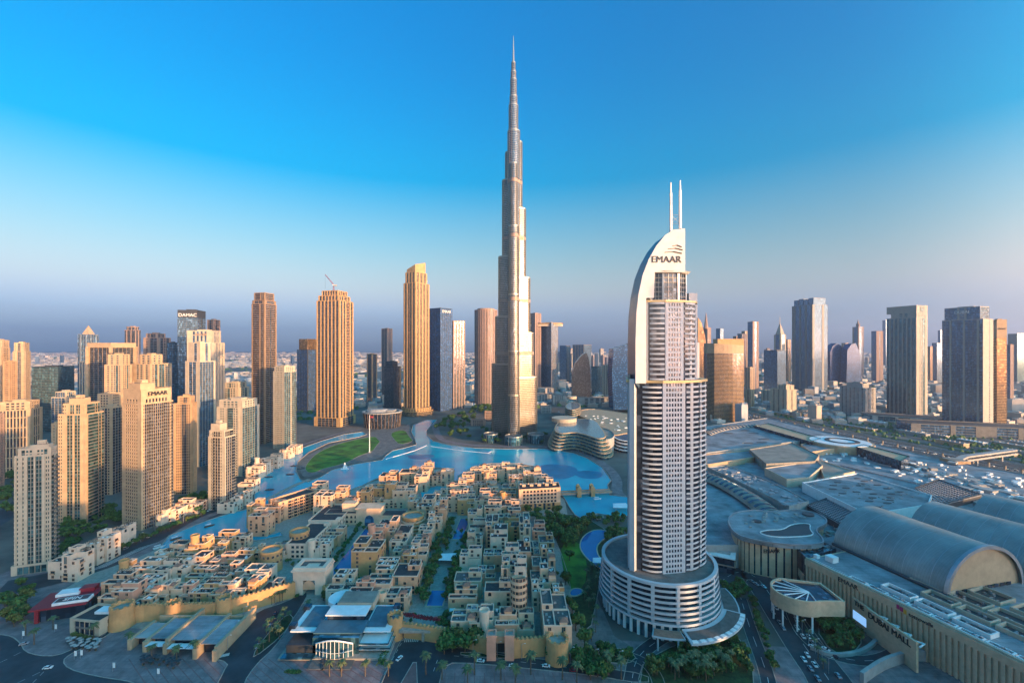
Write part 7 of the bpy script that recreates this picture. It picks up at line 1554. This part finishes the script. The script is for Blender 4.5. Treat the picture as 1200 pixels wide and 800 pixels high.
# cafe tables with parasols
pm = None
def cafe(pts, n, label, group, m='white'):
    pl = [W(x, y) for x, y in pts]; xs = [p[0] for p in pl]; ys = [p[1] for p in pl]; k = g = 0; used = []; pr = None
    while k < n and g < 3000:
        g += 1; x, y = rt.uniform(min(xs), max(xs)), rt.uniform(min(ys), max(ys))
        if not inpoly(x, y, pl) or any(hypot(x-u, y-v) < 2.6 for u, v in used): continue
        used.append((x, y)); k += 1
        if pr is None:
            pr = thing('cafe_parasol', label, 'parasol', (0, 0, 0), group); b = MB(); b.frustum(circ(0, 0, 1.5, 8), circ(0, 0, .06, 8), 2.2, 2.9); b.build('canopy', M[m], pr); b = MB(); b.rod((0, 0, 0), (0, 0, 2.4), .06, 5); b.build('pole', M['dmetal'], pr); b = MB(); b.cyl(0, 0, 0, .75, .6, 8); b.build('table', M['bark'], pr); t = pr
        else:
            t = pr.copy(); COL.objects.link(t)
            for ch in pr.children: c = ch.copy(); COL.objects.link(c); c.parent = t
        t.location = (x, y, .1)
cafe([(78,750),(118,752),(112,764),(84,760)], 20, 'grey parasol over a table on the cafe terrace by the cream cafe', 'cafe terrace parasols', 'conc'); cafe([(165,770),(212,774),(205,784),(168,780)], 16, 'dark parasol over a table before the stone restaurant', 'restaurant terrace parasols', 'dmetal'); cafe([(375,776),(408,776),(404,786),(378,786)], 8, 'dark parasol on the forecourt of the glass pavilion', 'pavilion forecourt parasols', 'dmetal'); cafe([(690,606),(724,606),(722,612),(694,612)], 14, 'straw parasol on the pond shore terrace', 'pond shore parasols', 'sand2')

# sheds, depots and planting along the highway
rs_ = random.Random(31); HSH = []
for k in range(44):
    i = rs_.randrange(len(hs_)-1); u = rs_.random(); d = rs_.choice([96, 116, 138, 160, 185, 215, 250, -96, -112]); a = atan2(hs_[i+1][1]-hs_[i][1], hs_[i+1][0]-hs_[i][0]); x = hs_[i][0]+(hs_[i+1][0]-hs_[i][0])*u-sin(a)*d; y = hs_[i][1]+(hs_[i+1][1]-hs_[i][1])*u+cos(a)*d; L = rs_.uniform(25, 90)
    if d < 0 and x < 800: continue
    if any(hypot(x-p, y-q) < (L+l_)*.45 and abs(d-d2) < 18 for p, q, l_, d2 in HSH) or y < 640: continue
    HSH.append((x, y, L, d)); h_ = rs_.uniform(4, 9); w_ = rs_.uniform(9, 15); t = thing('depot_shed', 'long low depot shed lying parallel to the highway behind the mall', 'shed', (x, y, 0), 'depot sheds along the highway', a)
    def loc(b): o = b; return o
    b = MB(); b.box(x, y, 0, L, w_, h_, 0); b.v = [(p[0]-x, p[1]-y, p[2]) for p in b.v]; o = b.build('wall', M[rs_.choice(['sand2', 'conc', 'sand4'])]); o.parent = t; b = MB(); b.box(0, 0, h_, L+1.5, w_+1.5, .5); o = b.build('roof', M[rs_.choice(['white', 'mallroof2', 'conc', 'metal'])]); o.parent = t; b = MB(); [b.box(-L/2+L*(j+.5)/6, 0, h_+.4, 2.5, 3, 1.4) for j in range(6)]; o = b.build('roof_vents', M['conc'], kind='stuff'); o.parent = t
b = MB()
for k in range(620):
    i = rs_.randrange(len(hs_)-1); u = rs_.random(); d = rs_.choice([88, 105, 128, 150, 172, 200, 235, 270, -88, 55])+rs_.uniform(-4, 4); a = atan2(hs_[i+1][1]-hs_[i][1], hs_[i+1][0]-hs_[i][0]); x = hs_[i][0]+(hs_[i+1][0]-hs_[i][0])*u-sin(a)*d; y = hs_[i][1]+(hs_[i+1][1]-hs_[i][1])*u+cos(a)*d; r = rs_.uniform(2.5, 5)
    if d < 0 and x < 800: continue
    b.frustum(circ(x, y, r, 6, rs_.random()), circ(x+.5, y, r*.4, 6), 0, r*1.1)
b.build('verge_trees', M['leaf'], kind='stuff')
for k, d in enumerate((100, 125, 150, 178, 210)):
    q = MB(); q.strip(offs(hs_, d), rs_.uniform(6, 10), .052+.004*k); q.build('service_road', M[['asphalt', 'paver2', 'asphalt', 'conc', 'asphalt'][k]], kind='structure')

# ------------------------------------------------------------------ the low city towards the horizon
rc = random.Random(77)
M['c1'] = mat('far_cream_walls', (.55, .47, .40), .9, var=.3, scale=.01); M['c2'] = mat('far_tan_walls', (.48, .40, .33), .9, var=.3, scale=.01); M['c3'] = mat('far_grey_walls', (.36, .37, .38), .9, var=.3, scale=.01)
HWL = [(W(880, 488)[0], W(880, 488)[1]), W(1260, 562)]
def clear_of_road(x, y): 
    (x0, y0), (x1, y1) = HWL; d = abs((x1-x0)*(y0-y)-(x0-x)*(y1-y0))/hypot(x1-x0, y1-y0); return d > 60
bs = [MB(), MB(), MB()]; n = 0; ind = []; y = 1000.0
while y < 13500:
    step = 26+y*.0085; x = -1.35*y
    while x < 1.35*y:
        w, d = rc.uniform(.45, .8)*step, rc.uniform(.45, .8)*step; h = rc.choice([6, 8, 10, 12]) if rc.random() < .93 else rc.uniform(18, 40)
        X, Y = x+rc.uniform(0, step*.3), y+rc.uniform(0, step*.4); blk = (sin(X*.004+1.3)+cos(Y*.0035+X*.0012)) 
        ok = blk > -1.0 and rc.random() < .85 and clear_of_road(X, Y) and (Y > 1350 or X < -380 or X > 500) and not (Y < 1250 and abs(X) < 380) and not (X > 450 and Y < 1060)
        if ok:
            if Y < 1900 and len(ind) < 290 and rc.random() < .85: ind.append((X, Y, w, d, h*1.2))
            else: bs[rc.randrange(3)].box(X, Y, 0, w, d, h, rc.choice([.3, .3, -.4]))
            n += 1
        x += step*rc.uniform(1.0, 1.5)
    y += step*1.15
for k, b in enumerate(bs): b.build('distant_low_city', M['c%d' % (k+1)], kind='stuff')
for (X, Y, w, d, h) in ind:
    b = MB(); a = rc.choice([.3, .3, -.4]); b.box(X, Y, 0, w, d, h, a); b.box(X+w*.1, Y, h, w*.35, d*.3, 2.5, a); b.box(X-w*.2, Y+d*.1, h, w*.15, d*.2, 1.5, a)
    s = 'left' if X < 0 else 'right'; o = b.build('low_rise_building', M['c%d' % rc.randint(1, 3)]); tag(o, 'plain low-rise building in the hazy districts %s of the giant spire' % s, 'building', 'low-rise buildings %s of the giant spire' % s)
for k in range(46):
    Y = rc.uniform(2300, 5200); px = rc.choice([rc.uniform(640, 735), rc.uniform(840, 1200), rc.uniform(0, 470), rc.uniform(880, 1100)]); X = XX(px, Y); h = rc.uniform(50, 175)*(1 if px > 600 else .6); w = rc.uniform(22, 40); P = newP()
    t = thing('mid_rise_tower', 'faint hazy mid-rise tower standing small near the horizon', 'tower', (X, Y, 0), 'hazy mid-rise towers near the horizon'); a = rc.uniform(0, 1.2); pl = [(X+u*w*cos(a)-v*w*sin(a), Y+u*w*sin(a)+v*w*cos(a)) for u, v in ((-.5, -.5), (.5, -.5), (.5, .5), (-.5, .5))]
    tier(P, pl, 0, h, [rc.choice(['PGPGP', 'wwww', 'GGG', 'PvPvP'])], 6, False); P['plant'].prism(inset(pl, w*.3), h, h+rc.uniform(3, 12)); finish(t, P, rc.choice(['sand2', 'pink', 'metal', 'sand4']), 'gblue')
# distant woodland and verges
b = MB()
for k in range(5200):
    y = 1100+rc.random()**1.6*6500; x = rc.uniform(-1.3, 1.3)*y
    if not (sin(x*.005)+cos(y*.004-x*.002) > .25) or not clear_of_road(x, y) or (x > 400 and y < 1150) or (abs(x) < 330 and y < 1350): continue
    r = rc.uniform(4, 8)*(1+y/4500); b.frustum(circ(x, y, r, 6, rc.random()), circ(x+rc.uniform(-1, 1), y, r*.45, 6, rc.random()), 0, r*rc.uniform(.6, 1.0))
b.build('distant_woodland', M['leaf'], kind='stuff')
